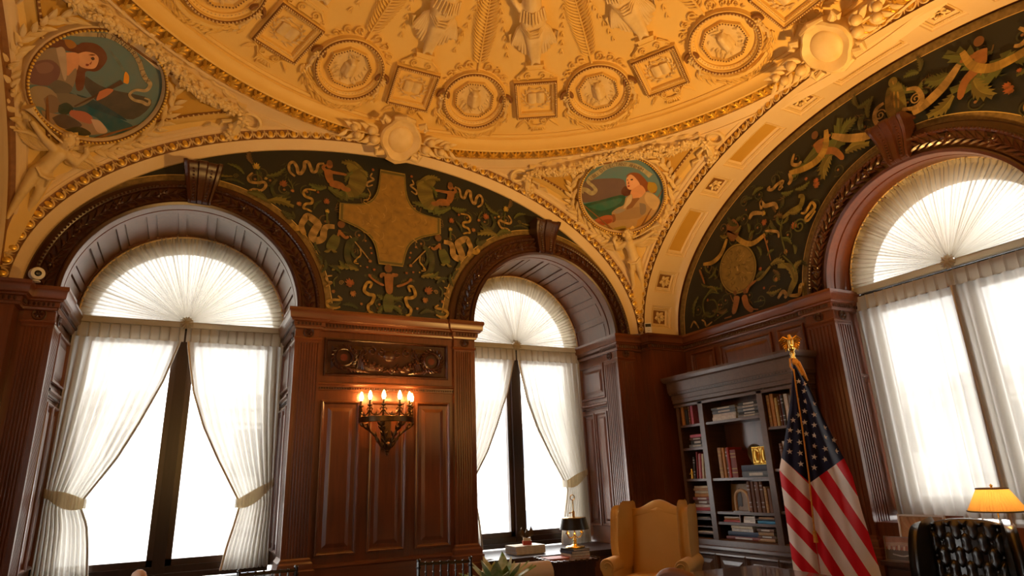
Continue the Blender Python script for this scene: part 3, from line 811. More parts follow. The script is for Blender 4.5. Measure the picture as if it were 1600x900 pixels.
# reveals: panelled barrel soffit and panelled jambs
def reveal(parent, c, dep, npan):
    def bar(b, r, y0, y1, a0, a1, n=60, th=.028):
        n = max(2, int(n*(a1-a0)/pi))
        pr = [(r+th, y0), (r, y0 + .003), (r, y1 - .003), (r+th, y1)]
        b.grid(lambda i, j: (c + pr[j][0]*cos(a0+(a1-a0)*i/n), pr[j][1], 3.18 + pr[j][0]*sin(a0+(a1-a0)*i/n)), n+1, 4)
        for a in (a0, a1):
            b.add([(c + q[0]*cos(a), q[1], 3.18 + q[0]*sin(a)) for q in pr], [(0, 1, 2, 3)])
    b = MB(); bar(b, 1.004, -.04, .075, 0, pi); bar(b, 1.004, .092, .17, 0, pi)
    bar(b, 1.004, dep-.16, dep-.08, 0, pi); bar(b, .985, dep-.09, dep-.04, 0, pi)
    o = b.build('reveal_rim', WOOD, parent, smooth=25)
    if npan:
        b = MB(); da = pi/npan
        for k in range(npan+1):
            a = k*da; h = .034
            bar(b, 1.006, .165, dep-.155, max(0, a-h), min(pi, a+h)); 
        b.build('reveal_rib', WOOD, o, smooth=25)
        b = MB()
        for k in range(npan):
            a0 = k*da + .034; a1 = (k+1)*da - .034
            bar(b, 1.012, .185, dep-.175, a0 + .022, a1 - .022, th=.02)
        b.build('reveal_panel', WOOD, o, smooth=25)
    # jambs
    for s in (-1, 1):
        Tj = Matrix(((0, s*1.0, 0, c + s*1.03), (1, 0, 0, 0), (0, 0, 1, 0), (0, 0, 0, 1)))
        # local: x = depth into the reveal, y -> outwards along s, z up
        b = MB(Tj); m = .018
        b.box(-.03, .27 if dep > .6 else .22, -.012, .02, .0, 3.03)
        x1 = .27 if dep > .6 else .22
        flutes(b, .0, x1, .80, 2.865, -.025, 7 if dep > .6 else 6)
        b.box(-.033, 0, -.029, 0, 0, 3.03); b.box(x1, x1+.012, -.025, 0, 0, 3.03); b.box(0, x1, -.025, 0, 2.865, 3.03); b.box(0, x1, -.03, 0, .0, .80)
        j = b.build('jamb_pilaster', WOOD, parent, smooth=30)
        b = MB(Tj); rosette_disc(b, (x1*.5, -.025, 2.965), .048, ((1, 0, 0), (0, -1, 0))); b.build('roundel', CARVE, j)
        b = MB(Tj); vsweep(b, [(-.035, -.025), (x1, -.025)], [(0, 2.915), (.012, 2.905), (.012, 2.89), (0, 2.88)]); vsweep(b, [(-.04, -.025), (x1, -.025)], [(0, .84), (.012, .82), (.03, .80), (.035, .74), (.05, .72), (.05, .66)]); b.build('jamb_moulding', WOODX, j, smooth=25)
        b = MB(Tj); P = [(-.06, -.03), (dep-.12, -.03)]
        vsweep(b, P, [(-.02, 3.24), (.0, 3.215), (.065, 3.21), (.07, 3.18), (.06, 3.16), (.055, 3.105), (.04, 3.095), (.03, 3.075), (.018, 3.03), (.012, 3.01), (-.02, 3.0)])
        cn = b.build('jamb_cornice', WOODX, parent, smooth=25)
        b = MB(Tj); beads_along(b, P, .026, 3.055, .034, (.012, .012, .020)); b.build('cornice_bead', CARVE, cn, kind='stuff')
        if dep > .6:
            xa, xb = .29, dep - .14
            for (q0, q1, z0, z1) in ((xa + .02, xb - .02, 2.46, 2.90), (xa + .02, (xa+xb)/2 - .02, .86, 2.26), ((xa+xb)/2 + .02, xb - .02, .86, 2.26)):
                panel(parent, q0, q1, z0, z1, y=-.004, T=Tj, name='jamb_panel')
            b = MB(Tj); vsweep(b, [(xa - .01, 0), (dep-.12, 0)], [(0, 2.40), (.035, 2.385), (.035, 2.365), (.015, 2.35), (.01, 2.315), (0, 2.31)]); be = b.build('jamb_belt', WOODX, parent, smooth=25)
            b = MB(Tj); beads_along(b, [(xa, 0), (dep-.12, 0)], .014, 2.332, .026, (.009, .009, .012)); b.build('belt_bead', CARVE, be, kind='stuff')
        else:
            b = MB(Tj); vsweep(b, [(x1, 0), (dep-.1, 0)], [(0, 2.36), (.03, 2.345), (.03, 2.325), (.01, 2.30), (0, 2.27)]); b.build('jamb_belt', WOODX, parent, smooth=25)
reveal(wall_back, W1, 1.02, 11); reveal(wall_back, W2, 1.02, 11); reveal(wall_right, WB, .50, 0); reveal(wall_left, CY, .50, 0)
# ================================================================ WINDOWS
def glassmat():
    m = bpy.data.materials.new('window_glass'); m.use_nodes = True; nt = m.node_tree; N = nt.nodes; L = nt.links
    N.remove(N['Principled BSDF']); t = N.new('ShaderNodeBsdfTransparent'); t.inputs[0].default_value = (.97, .98, .98, 1); g = N.new('ShaderNodeBsdfGlossy'); g.inputs['Roughness'].default_value = .02
    f = N.new('ShaderNodeFresnel'); f.inputs[0].default_value = 1.45; x = N.new('ShaderNodeMixShader')
    L.new(f.outputs[0], x.inputs[0]); L.new(t.outputs[0], x.inputs[1]); L.new(g.outputs[0], x.inputs[2]); L.new(x.outputs[0], N['Material Output'].inputs[0]); return m
def sheermat(name, col, open_, gather=False):
    """thin woven cloth: part open weave, part light-scattering thread"""
    m = bpy.data.materials.new(name); m.use_nodes = True; nt = m.node_tree; N = nt.nodes; L = nt.links
    N.remove(N['Principled BSDF'])
    tr = N.new('ShaderNodeBsdfTransparent'); tl = N.new('ShaderNodeBsdfTranslucent'); df = N.new('ShaderNodeBsdfDiffuse')
    tl.inputs[0].default_value = (*col, 1); df.inputs[0].default_value = (.86, .80, .69, 1)
    a = N.new('ShaderNodeMixShader'); a.inputs[0].default_value = .45; L.new(tl.outputs[0], a.inputs[1]); L.new(df.outputs[0], a.inputs[2])
    b = N.new('ShaderNodeMixShader'); L.new(a.outputs[0], b.inputs[1]); L.new(tr.outputs[0], b.inputs[2]); b.inputs[0].default_value = open_
    if gather:   # 'Col' red channel stores how tightly the cloth is gathered
        at = N.new('ShaderNodeAttribute'); at.attribute_name = 'gather'
        mt = N.new('ShaderNodeMath'); mt.operation = 'MULTIPLY'; mt.inputs[1].default_value = open_; L.new(at.outputs['Fac'], mt.inputs[0]); L.new(mt.outputs[0], b.inputs[0])
    L.new(b.outputs[0], N['Material Output'].inputs[0]); return m
GLASS = glassmat()
SHEER = sheermat('sheer_voile', (.48, .46, .42), .05, True)
FAN = sheermat('gathered_voile', (.31, .275, .205), .10, True)
TAPE = sheermat('curtain_heading', (.38, .34, .26), .01)
TIE = sheermat('tieback_silk', (.50, .40, .23), .0)
GOLDTRIM = mat('gold_fringe', (.74, .58, .32), .6, noise=(80, .5, (.55, .40, .18)))
FRAMEW = woodmat('window_frame_wood', (.018, .009, .008), (.042, .018, .014), rough=.35, coat=.1)
def setattr_gather(o, vals):
    at = o.data.attributes.new('gather', 'FLOAT', 'POINT'); at.data.foreach_set('value', vals)
def window(name, parent_loc, rz, c, yf, zs):
    def ring(r0, r1, y0, y1, n=40):
        b = MB(); pr = [(r1, y0), (r0, y0), (r0, y1), (r1, y1)]
        b.grid(lambda i, j: (c + pr[j][0]*cos(pi*i/n), pr[j][1], 3.14 + pr[j][0]*sin(pi*i/n)), n+1, 4, cv=True); return b
    b = ring(.90, 1.03, yf, yf + .10)
    for s in (-1, 1):
        b.box(c + s*1.03, c + s*.90, yf, yf+.10, zs, 3.15)
    o = b.build(name, FRAMEW, loc=parent_loc, rot=(0, 0, rz), kind='structure', smooth=20)
    b = MB(); b.box(c - .95, c + .95, yf-.02, yf+.10, zs - .0, zs + .075); b.box(c-1.0, c+1.0, yf-.08, yf+.0, zs-.04, zs+.012); b.build('sill', FRAMEW, o, smooth=0)
    b = MB(); b.box(c - .055, c + .055, yf-.035, yf+.10, zs, 3.14); b.build('mullion', FRAMEW, o, smooth=0)
    b = MB(); b.box(c - 1.0, c + 1.0, yf-.02, yf+.10, 3.04, 3.215); b.build('transom', FRAMEW, o, smooth=0)
    for s in (-1, 1):
        b = MB(); x0, x1 = sorted((c + s*.055, c + s*.90)); q = .055
        b.box(x0, x0+q, yf+.012, yf+.075, zs+.07, 3.05); b.box(x1-q, x1, yf+.012, yf+.075, zs+.07, 3.05); b.box(x0, x1, yf+.012, yf+.075, zs+.07, zs+.135); b.box(x0, x1, yf+.012, yf+.075, 2.98, 3.05)
        sh = b.build('sash', DARKW, o, smooth=0)
        b = MB(); b.add([(x0+.03, yf+.045, zs+.09), (x1-.03, yf+.045, zs+.09), (x1-.03, yf+.045, 3.03), (x0+.03, yf+.045, 3.03)], [(0, 1, 2, 3)]); b.build('pane', GLASS, sh, smooth=0)
        b = MB(); b.add([(c + s*.03, yf+.045, 3.15)] + [(c + s*.92*cos(pi/2*k/16), yf+.045, 3.15 + .90*sin(pi/2*k/16)) for k in range(17)] , [tuple(range(18))]); b.build('fanlight_pane', GLASS, o, smooth=0)
    return o
window_1 = window('window_1', (0, 6.5, 0), 0, W1, .965, .70)
window_2 = window('window_2', (0, 6.5, 0), 0, W2, .965, .70)
window_3 = window('window_3', (5.82, 0, 0), -pi/2, WB, .46, 1.02)
added_window = window('added_window', (WX0, 0, 0), pi/2, CY, .46, 1.02)  # unseen window added to bring daylight onto the flag and bookcase
# window seats
for c, nm in ((W1, 'window_seat'), (W2, 'window_seat')):
    b = MB(); b.box(c-1.02, c+1.02, 6.46, 7.42, .60, .645); b.box(c-1.02, c+1.02, 6.44, 6.47, .585, .65)
    b.build('sill_board', FRAMEW, wall_back if False else None, smooth=0, kind='structure').name = 'trim_5' if c == W1 else 'trim_6'
# ---- sunburst shades over the windows
def fan_shade(c, y, zc, loc, rz, label, seed):
    g = random.Random(seed); NA_ = 420; rr_ = [.055, .09, .16, .26, .40, .56, .72, .86, .915, .93, .965, .985]
    ph = [0.0]; 
    for k in range(NA_):
        ph.append(ph[-1] + g.uniform(.45, 1.35))
    amp = [g.uniform(.4, 1.3) for _ in range(NA_+1)]; low = [sum(amp[max(0, k-4):k+5])/9 for k in range(NA_+1)]
    b = MB(); gv = []
    def fn(i, j):
        a = pi*i/NA_; r = rr_[j]; A_ = .003 + .011*min(1, r/.5); wv = sin(ph[i])*amp[i]
        yy = y - .03 + wv*A_ - .02*sin(pi*min(1, r/.95))
        if j >= 9:
            yy += .012*sin(ph[i]*1.3) - (.02 if j == 10 else 0); r += .008*sin(ph[i]*.9)
        # gathers: tight near the hub, thinner between pleats
        d = min(1.0, .06 + r*1.1)**1.1 * (1.25 - 1.0*max(-.3, wv) * min(1, .45 + r)) * (1.55 - .70*low[i])
        if j >= 7:
            d *= [.55, .3, .1, .22, .1][j-7]
        gv.append(max(0.0, min(2.6, d*1.15)))
        return (c + r*cos(a), yy, zc + r*sin(a))
    b.grid(fn, NA_+1, len(rr_))
    o = b.build('sunburst_shade', FAN, loc=loc, rot=(0, 0, rz), smooth=60); setattr_gather(o, gv)
    tag(o, label, 'shade', 'gathered sunburst shades in the window arches')
    b = MB()
    for k in range(14):
        a = 2*pi*k/14; b.leaf((c, y-.06, zc+.0), (c + .075*cos(a), y - .05 - .01*(k % 2), zc + .075*sin(a)), .024, (0, -1, 0), cup=.8, k=3)
    b.ball((c, y-.065, zc), (.03, .02, .03), 8, 6); b.build('rosette', TAPE, o)
    b = MB(); b.box(c-.99, c+.99, y-.05, y-.0, zc-.048, zc+.014); b.build('bottom_band', TAPE, o, smooth=0)
    b = MB(); b.tube([(c + .975*cos(pi*k/50), y-.045, zc + .975*sin(pi*k/50)) for k in range(51)], .010, 6); b.build('outer_braid', GOLDTRIM, o)
    return o
fan_shade(W1, .89, 3.19, (0, 6.5, 0), 0, 'white sunburst shade in the wide arched window left of the wall light', 1)
fan_shade(W2, .89, 3.19, (0, 6.5, 0), 0, 'white sunburst shade in the arched window nearest the corner, right of the wall light', 2)
fan_shade(WB, .37, 3.24, (5.82, 0, 0), -pi/2, 'white sunburst shade in the arched window above the desk lamp', 3)
LW = (WX0, 0, 0)
fan_shade(CY, .37, 3.24, LW, pi/2, 'white sunburst shade in the added unseen side window opposite the bookcase', 4)  # unseen shade added to cut the daylight of the added window
# ---- curtains
def lerp(tab, z):
    for (z0, v0), (z1, v1) in zip(tab, tab[1:]):
        if z0 >= z >= z1:
            q = (z0-z)/(z0-z1); return v0 + (v1-v0)*q
    return tab[-1][1] if z < tab[-1][0] else tab[0][1]
def curtain(c, y, s, ztop, zbot, inner, outer, loc, rz, label, group, seed, npl=11, tie=None, tight=None):
    """s = -1 left panel, +1 right; inner / outer edge tables (z, offset from the window centre)"""
    g = random.Random(seed); NU = npl*10; NV = 44; gv = []
    jit = [g.uniform(-.25, .25) for _ in range(npl+2)]
    am = [g.uniform(.5, 1.3) for _ in range(npl+2)]
    zs_ = [ztop - .145 - (ztop-.145-zbot)*j/(NV-1) for j in range(NV)]
    b = MB()
    def fn(i, j):
        u = i/NU; z = zs_[j]; xi, xo = lerp(inner, z), lerp(outer, z); k = u*npl; kk = int(k)
        uu_ = u + (jit[kk]*(1-(k-kk)) + jit[kk+1]*(k-kk))*.05*min(1, (ztop-z)/.4)*sin(pi*u)
        x = xo + (xi-xo)*uu_; wd = abs(xi-xo)/.95
        A_ = (.012 + .022*min(1, (ztop-z)/.5))*(.55 + .45*wd); w_ = sin(2*pi*k)*(am[kk]*(1-(k-kk)) + am[kk+1]*(k-kk))
        yy = y + A_*w_ - (.05*(1-wd) if wd < 1 else 0)*sin(pi*u)
        d = (.48 + .65*min(1.25, wd))*(1.05 - .45*w_*min(1, .3+(ztop-z)))
        if u < .06 or u > .94:
            d *= .6
        if z < zbot + .12:
            d *= .55
        gv.append(max(.03, min(1.8, d)))
        return (c + x, yy, z)
    b.grid(fn, NU+1, NV)
    o = b.build('sheer_curtain', SHEER, loc=loc, rot=(0, 0, rz), smooth=60); setattr_gather(o, gv); tag(o, label, 'curtain', group)
    b = MB(); xi, xo = lerp(inner, ztop), lerp(outer, ztop); 
    def hd(i, j):
        u = i/(npl*8); p = (u*npl) % 1; pin = -.03*math.exp(-((p-.5)/.09)**2)
        return (c + xo + (xi-xo)*u, y - .008 + pin*(1 if j else .6), ztop - .15*j)
    b.grid(hd, npl*8+1, 2); b.build('pleated_heading', TAPE, o)
    b = MB(); b.tube([(c + lerp(inner, z) + s*.012, y - .055*(1 - abs(lerp(inner, z)-lerp(outer, z))/.95)*0 - .012, z) for z in zs_], .011 if not rz else .020, 6); b.build('edge_trim', GOLDTRIM if s > 0 else TAPE, o)
    if tie:
        zi, zh = tie; xi, xo = lerp(inner, zi), lerp(outer, zi); b = MB()
        hook = s*1.02
        def band(i, j):
            q = i/24; x = xi - s*.02 + (hook - xi)*q; z = zi + (zh-zi)*q**1.6; hh = .045 + .035*sin(pi*min(1, q*1.15)); 
            return (c + x, y - .10 + .07*q + .006*sin(q*70), z + hh*(j/4-.5)*2*.9)
        b.grid(band, 25, 5)
        b.grid(lambda i, j: (c + xi - s*(.02 + .012*sin(pi*i/10)), y - .10 + .13*i/10, zi + .045*(j-.5)*2), 11, 2)
        b.build('tieback', TIE, o)
    return o
grp = 'sheer tied curtains at the two windows beside the wall light'
inL = [(3.14, -.01), (3.04, -.02), (2.94, -.045), (2.56, -.145), (2.14, -.305), (1.80, -.455), (1.414, -.685), (1.36, -.69), (1.2, -.62), (1.0, -.585), (.70, -.55)]
outL = [(3.14, -1.0), (1.5, -1.0), (.7, -1.0)]
inR = [(3.14, .01), (2.93, .03), (2.46, .13), (2.10, .26), (1.78, .42), (1.34, .665), (1.30, .67), (1.15, .64), (.9, .58), (.70, .545)]
outR = [(3.14, 1.0), (.7, 1.0)]
LA = (0, 6.5, 0)
curtain(W1, .87, -1, 3.14, .70, inL, outL, LA, 0, 'left sheer curtain of the wide left window, tied back', grp, 1, tie=(1.39, 1.50))
curtain(W1, .87, 1, 3.14, .70, inR, outR, LA, 0, 'right sheer curtain of the wide left window, tied back with gold edge', grp, 2, tie=(1.33, 1.53))
curtain(W2, .87, -1, 3.14, .66, inL, outL, LA, 0, 'left sheer curtain of the narrower-looking window right of the wall light', grp, 3, tie=(1.39, 1.50))
curtain(W2, .87, 1, 3.14, .64, inR, outR, LA, 0, 'right sheer curtain beside the pillar, tied back over the window seat', grp, 4, tie=(1.38, 1.53))
LB = (5.82, 0, 0); gb = 'straight sheer curtains at the window behind the desk'
curtain(WB, .34, -1, 3.16, .98, [(3.16, .0), (2.4, -.004), (.98, -.02)], [(3.16, -1.0), (.98, -1.0)], LB, -pi/2, 'straight white sheer curtain nearest the flag, hanging closed', gb, 5, npl=10)
curtain(WB, .34, 1, 3.16, .75, [(3.16, -.03), (2.4, -.03), (.75, -.035)], [(3.16, 1.0), (.75, 1.0)], LB, -pi/2, 'straight white sheer curtain with a gold edge behind the desk lamp', gb, 6, npl=10)
curtain(CY, .34, -1, 3.16, .98, inL, outL, LW, pi/2, 'left sheer curtain of the added unseen side window opposite the bookcase, tied back', None, 7, tie=(1.39, 1.50)); curtain(CY, .34, 1, 3.16, .98, inR, outR, LW, pi/2, 'right sheer curtain of the added unseen side window opposite the bookcase, tied back', None, 8, tie=(1.33, 1.53))  # unseen curtains added to soften the daylight from the added window
b = MB(); b.tube([(5.82+.36, 3.036-1.0, 3.165), (5.82+.36, 3.036+1.0, 3.165)], .016, 8); tag(b.build('curtain_rod', IRON), 'dark curtain rod across the window behind the desk lamp', 'curtain rod')
for c, wd in ((W1, 'wide window left of the wall light'), (W2, 'window right of the wall light')):
    b = MB(); b.tube([(c-1.0, 6.5+.875, 3.125), (c+1.0, 6.5+.875, 3.125)], .012, 8); tag(b.build('curtain_rod', IRON), 'thin curtain rod under the sunburst of the ' + wd, 'curtain rod')
# ---- the building across the street
STONE = mat('pale_limestone', (.80, .79, .76), .8, noise=(.6, .3, (.70, .69, .66)))
DKWIN = mat('far_window_glass', (.17, .19, .22), .3)
for (loc, rz, lab, x0, x1) in (((0, 26, -14), 0, 'pale stone building with banded windows seen through the arched windows', -16, 24), ((28, 3, -14), -pi/2, 'pale stone building facing the curtained window behind the desk', -16, 16)):
    o = empty('office_building', lab, 'building', loc, rz)
    b = MB(); b.box(x0, x1, 0, 6, 0, 19); b.build('wall', STONE, o, smooth=0)
    b = MB()
    for z in (4, 8, 11.4, 15.0, 18.4):
        b.box(x0, x1, -.5, .1, z, z+.45); b.box(x0, x1, -.25, .1, z-.5, z)
    b.build('stone_band', STONE, o, smooth=0, kind='stuff')
    b = MB(); b.box(-.7, .7, -.12, .02, 0, 2.0); w0 = b.build('window', STONE, o, smooth=0)
    b = MB(); b.box(-.55, .55, -.14, -.10, .15, 1.85); b.build('pane', DKWIN, w0, smooth=0)
    i = 0
    for z in (5.2, 8.9, 12.3, 15.8):
        for x in range(int(x0)+2, int(x1)-1, 4):
            q = w0 if i == 0 else cp(w0, o); q.location = (x, 0, z); i += 1
b = MB(); b.box(-60, 70, 8.2, 60, -14.2, -14); b.box(8.2, 60, -60, 8.2, -14.2, -14); b.build('street', mat('street_asphalt', (.3, .3, .3), .9), kind='structure', smooth=0)
# ================================================================ PENDENTIVES
OCHRE2 = mat('pale_ochre_paint', (.66, .44, .13), .5, noise=(3, .5, (.56, .33, .07)))
def pend_patch(d, r0, n, m, name, th, bead=True):
    tm = math.acos((H-d)/r0); b = MB(); NI, NJ = 30, 12
    Q = Matrix.Rotation(th - R(45), 3, 'Z')
    def pt(t, r, nn):
        g = Vector((cos(t)*r/VA**2, sin(t)*r/VA**2, (vz(r)-ZS)/VC**2)).normalized()
        return Q @ (Vector((r*cos(t), r*sin(t), vz(r))) - g*nn)
    ths = [tm + (pi/2 - 2*tm)*i/NI for i in range(NI+1)]
    rm = lambda t: (H-d)/max(cos(t), sin(t))
    b.grid(lambda i, j: pt(ths[i], r0 + (rm(ths[i])-r0)*j/NJ, n if 0 < j < NJ and 0 < i < NI else n - .012), NI+1, NJ+1)
    o = b.build(name, m, ceiling)
    if not bead:
        return
    loop = [pt(t, rm(t), n + .006) for t in ths] + [pt(t, r0, n + .006) for t in ths[::-1][1:-1]]
    b = MB(); b.tube([p - Vector((0, 0, 0)) for p in loop], .014, 6, closed=True); fr = b.build('bead_channel', BROWN, o)
    MC = vmap(4.02, th)((0, 0, 0)); b = MB()
    for i in range(len(loop)):
        p, q = loop[i], loop[(i+1) % len(loop)]; k = max(1, int((q-p).length/.036))
        for e in range(k):
            c = p.lerp(q, (e+.5)/k)
            if (c - MC).length < .60:
                continue
            g = Vector((c.x/VA**2, c.y/VA**2, (c.z-ZS)/VC**2)).normalized(); b.ball(c - g*.014, .0105, 5, 4)
    b.build('bead_row', ORN, o, kind='stuff')
def pendentive(th, mir):
    pend_patch(.15, 3.60, .007, OCHRE2, 'pendentive_field', th, False); pend_patch(.24, 3.66, .013, OCHRE, 'pendentive_panel', th)
    bf = vmap(4.02, th + R(.95 if mir > 0 and abs(th - R(135)) < .1 else -.2))
    TF = (lambda p: bf((-p[0]*mir, p[1], p[2])))
    base = vmap(4.02, th)
    T = (lambda p: base((-p[0]*mir, p[1], p[2])))
    # round picture frame
    b = MB(TF); frame_sweep(b, circ, [(.575, -.01), (.57, .07), (.552, .09), (.538, .085), (.529, .07), (.522, .04)]); fr = b.build('picture_frame', CREAM, ceiling)
    b = MB(TF); frame_sweep(b, circ, [(.563, .072), (.557, .096), (.541, .096), (.535, .078)]); b.build('frame_channel', BROWN, fr)
    b = MB(TF)
    for k in range(110):
        a = 2*pi*k/110; b.ball((.549*cos(a), .549*sin(a), .100), (.013, .013, .012), 5, 4)
    b.build('frame_bead', GILT, fr, kind='stuff')
    # laurel branches round the frame
    for s in (-1, 1):
        b = MB(TF); g = random.Random(21 + s)
        for k in range(34):
            a = R(-90 + s*(14 + 3.6*k)); q = .655 + .02*sin(k); c = Vector((q*cos(a), q*sin(a), .02)); t = Vector((-s*sin(a)*-1*-1, s*cos(a), 0)); rad = Vector((cos(a), sin(a), 0))
            t = Vector((-sin(a)*s, cos(a)*s, 0))
            d = (t + rad*(.75 if k % 2 else -.55)).normalized()
            b.plump(c, c + d*g.uniform(.12, .16) + Vector((0, 0, g.uniform(.02, .06))), .027, .5, g.uniform(-.1, .1))
            if k % 5 == 0:
                b.ball(c + Vector((0, 0, .04)), .018, 6, 5)
        b.tube([(.655*cos(R(-90 + s*(12 + 3.6*k*2))), .655*sin(R(-90 + s*(12 + 3.6*k*2))), .02) for k in range(17)], .012, 5)
        b.build('laurel_branch', ORN, ceiling, kind='stuff')
    # winged boy with a horn
    ca = [((0, -.715, .085), .072, (.015, -.80, .085), .066), ((.015, -.80, .085), .066, (.03, -.91, .075), .072), ((0, -.66, .085), .035, (0, -.63, .09), .034), ((.0, -.585, .10), .062, (.0, -.60, .105), .058),
          ((.0, -.535, .095), .05, (.0, -.57, .08), .055),
          ((-.015, -.93, .075), .058, (-.03, -1.09, .085), .042), ((-.03, -1.09, .085), .042, (-.035, -1.25, .06), .026), ((-.035, -1.25, .06), .026, (-.055, -1.30, .08), .018),
          ((.065, -.93, .075), .058, (.085, -1.12, .08), .042), ((.085, -1.12, .08), .042, (.085, -1.32, .05), .026), ((.085, -1.32, .05), .026, (.10, -1.37, .07), .018),
          ((.06, -.69, .085), .042, (.17, -.655, .11), .034), ((.17, -.655, .11), .034, (.30, -.585, .11), .024), ((.30, -.585, .11), .026, (.33, -.565, .115), .026),
          ((-.06, -.69, .085), .042, (-.17, -.73, .09), .033), ((-.17, -.73, .09), .033, (-.20, -.60, .10), .024), ((-.20, -.60, .10), .024, (-.16, -.56, .11), .024)]
    vs, fs = blob(ca, .012)
    b = MB(T); b.add(vs, fs); boy = b.build('winged_boy', ORN, ceiling)
    b = MB(T)
    for q in range(15):
        a = 2*pi*q/15; b.ball((.062*cos(a)*.9, -.548 + .045*sin(a), .105 + .012*(q % 3)), .024, 6, 5)
    for sx in (-.021, .021):
        b.ball((sx, -.592, .160), (.009, .006, .006), 6, 4)
    b.ball((0, -.612, .166), (.009, .012, .010), 6, 4); b.ball((0, -.632, .158), (.014, .005, .006), 6, 4)
    b.build('curls', ORN, boy)
    b = MB(T); b.tube([(.06, -.605, .15), (.18, -.57, .14), (.34, -.50, .12), (.40, -.475, .11), (.43, -.455, .105)], [.010, .011, .014, .028, .055], 8); b.build('horn', ORN, boy)
    b = MB(T); b.tube([(-.06, -.93, .13), (0, -.955, .15), (.06, -.95, .15), (.11, -.90, .12)], .016, 6); b.tube([(-.02, -.95, .15), (-.03, -1.03, .14)], [.02, .008], 6); b.build('sash', ORN, boy)
    for s in (-1, 1):
        b = MB(T)
        for layer in range(3):
            for k in range(9):
                q = k/8; a = R(8 - 52*q) if s > 0 else R(172 + 52*q)
                L = (.36 - .09*layer)*(1 - .45*q); o = Vector((s*.05, -.69, .045 + .014*layer))
                e = o + Vector((cos(a)*L, sin(a)*L*.75 + .02, .01)); b.leaf(o + (e-o)*.25, e, .030, cup=.5, bend=-s*.08)
        b.tube([(s*.05, -.69, .06), (s*.16, -.655, .08), (s*.30, -.665, .07), (s*.38, -.70, .05)], [.03, .026, .02, .008], 6)
        b.build('wing', ORN, boy)
    # fruit garlands below the ring
    base2 = vmap(3.62, th)
    T2 = (lambda p: base2((-p[0]*mir, p[1], p[2])))
    for s in (-1, 1):
        b = MB(T2); g = random.Random(31 + s)
        for k in range(150):
            q = (k+.5)/150; x = s*(.06 + 1.02*q); v = .085 - .05*sin(pi*q); th_ = .030 + .044*sin(pi*q)
            a = g.uniform(0, 2*pi); rr2 = th_*sqrt(g.random()); z = .055 + .02*sin(pi*q) + sqrt(max(0, th_**2 - rr2**2))*.9
            c = (x + rr2*cos(a)*.6, v + rr2*sin(a), z)
            if k % 7 == 0:
                for f in range(5):
                    e = 2*pi*f/5; b.leaf(Vector(c), Vector(c) + Vector((.045*cos(e), .045*sin(e), .03)), .022, cup=.6, k=3)
                b.ball((c[0], c[1], c[2]+.02), .013, 5, 4)
            elif k % 5 == 1:
                e = g.uniform(0, 2*pi); b.leaf(Vector(c), Vector(c) + Vector((.08*cos(e), .08*sin(e), .01)), .026, cup=.5, k=3)
            else:
                b.ball(c, g.uniform(.020, .036), 7, 5)
        b.tube([(s*(.06 + 1.02*q/14), .085 - .05*sin(pi*q/14), .045) for q in range(15)], [.025 + .045*sin(pi*q/14) for q in range(15)], 8)
        b.build('fruit_garland', ORN, ceiling, kind='stuff')
        b = MB(T2); X = s*1.12
        for k in range(6):
            a = 2*pi*k/6; b.leaf((X, .05, .10), (X + .075*cos(a), .05 + .075*sin(a), .13), .036, cup=.5, k=3)
        b.ball((X, .05, .125), (.026, .026, .02), 7, 5)
        for k in range(22):
            q = k/22; a = k*2.4; b.ball((X + s*.03 + .06*cos(a)*(1-q*.5), -.09 - .15*q + .02*sin(a), .06 + .03*sin(a*1.7)), .034 - .010*q, 6, 5)
        b.tube([(X, .02, .07), (X + s*.03, -.08, .06), (X + s*.05, -.25, .04)], [.03, .06, .03], 6)
        b.build('flower_drop', ORN, ceiling)
        b = MB(T2)
        lp = [(X + s*(.10 + .09*cos(a)), .06 + .075*sin(a) + .03, .05 + .02*cos(a)) for a in [2*pi*k/14 for k in range(14)]]
        b.tube(lp, .024, 6, closed=True, flat=(1, 1, 1.0))
        b.tube([(X - s*.05, -.04, .04), (X - s*.12, -.10, .06), (X - s*.10, -.17, .04), (X - s*.18, -.20, .05), (X - s*.20, -.28, .02)], [.02, .024, .02, .022, .006], 6)
        b.tube([(s*(.05 + q/24*1.0), .165 + .012*sin(q*1.6), .05 + .02*cos(q*1.6)) for q in range(25)], [.022 + .010*sin(q*1.1) for q in range(25)], 6)
        b.build('ribbon_bow', ORN, ceiling)
    b = MB(T2)
    for k in range(7):
        a = 2*pi*k/7; b.leaf((0, .07, .10), (.07*cos(a), .07 + .07*sin(a), .14), .034, cup=.5, k=3)
    b.ball((0, .07, .13), (.028, .028, .02), 7, 5); b.build('flower', ORN, ceiling)
for th, mi in ((45, -1), (135, 1), (225, -1), (315, 1)):
    pendentive(R(th), mi)
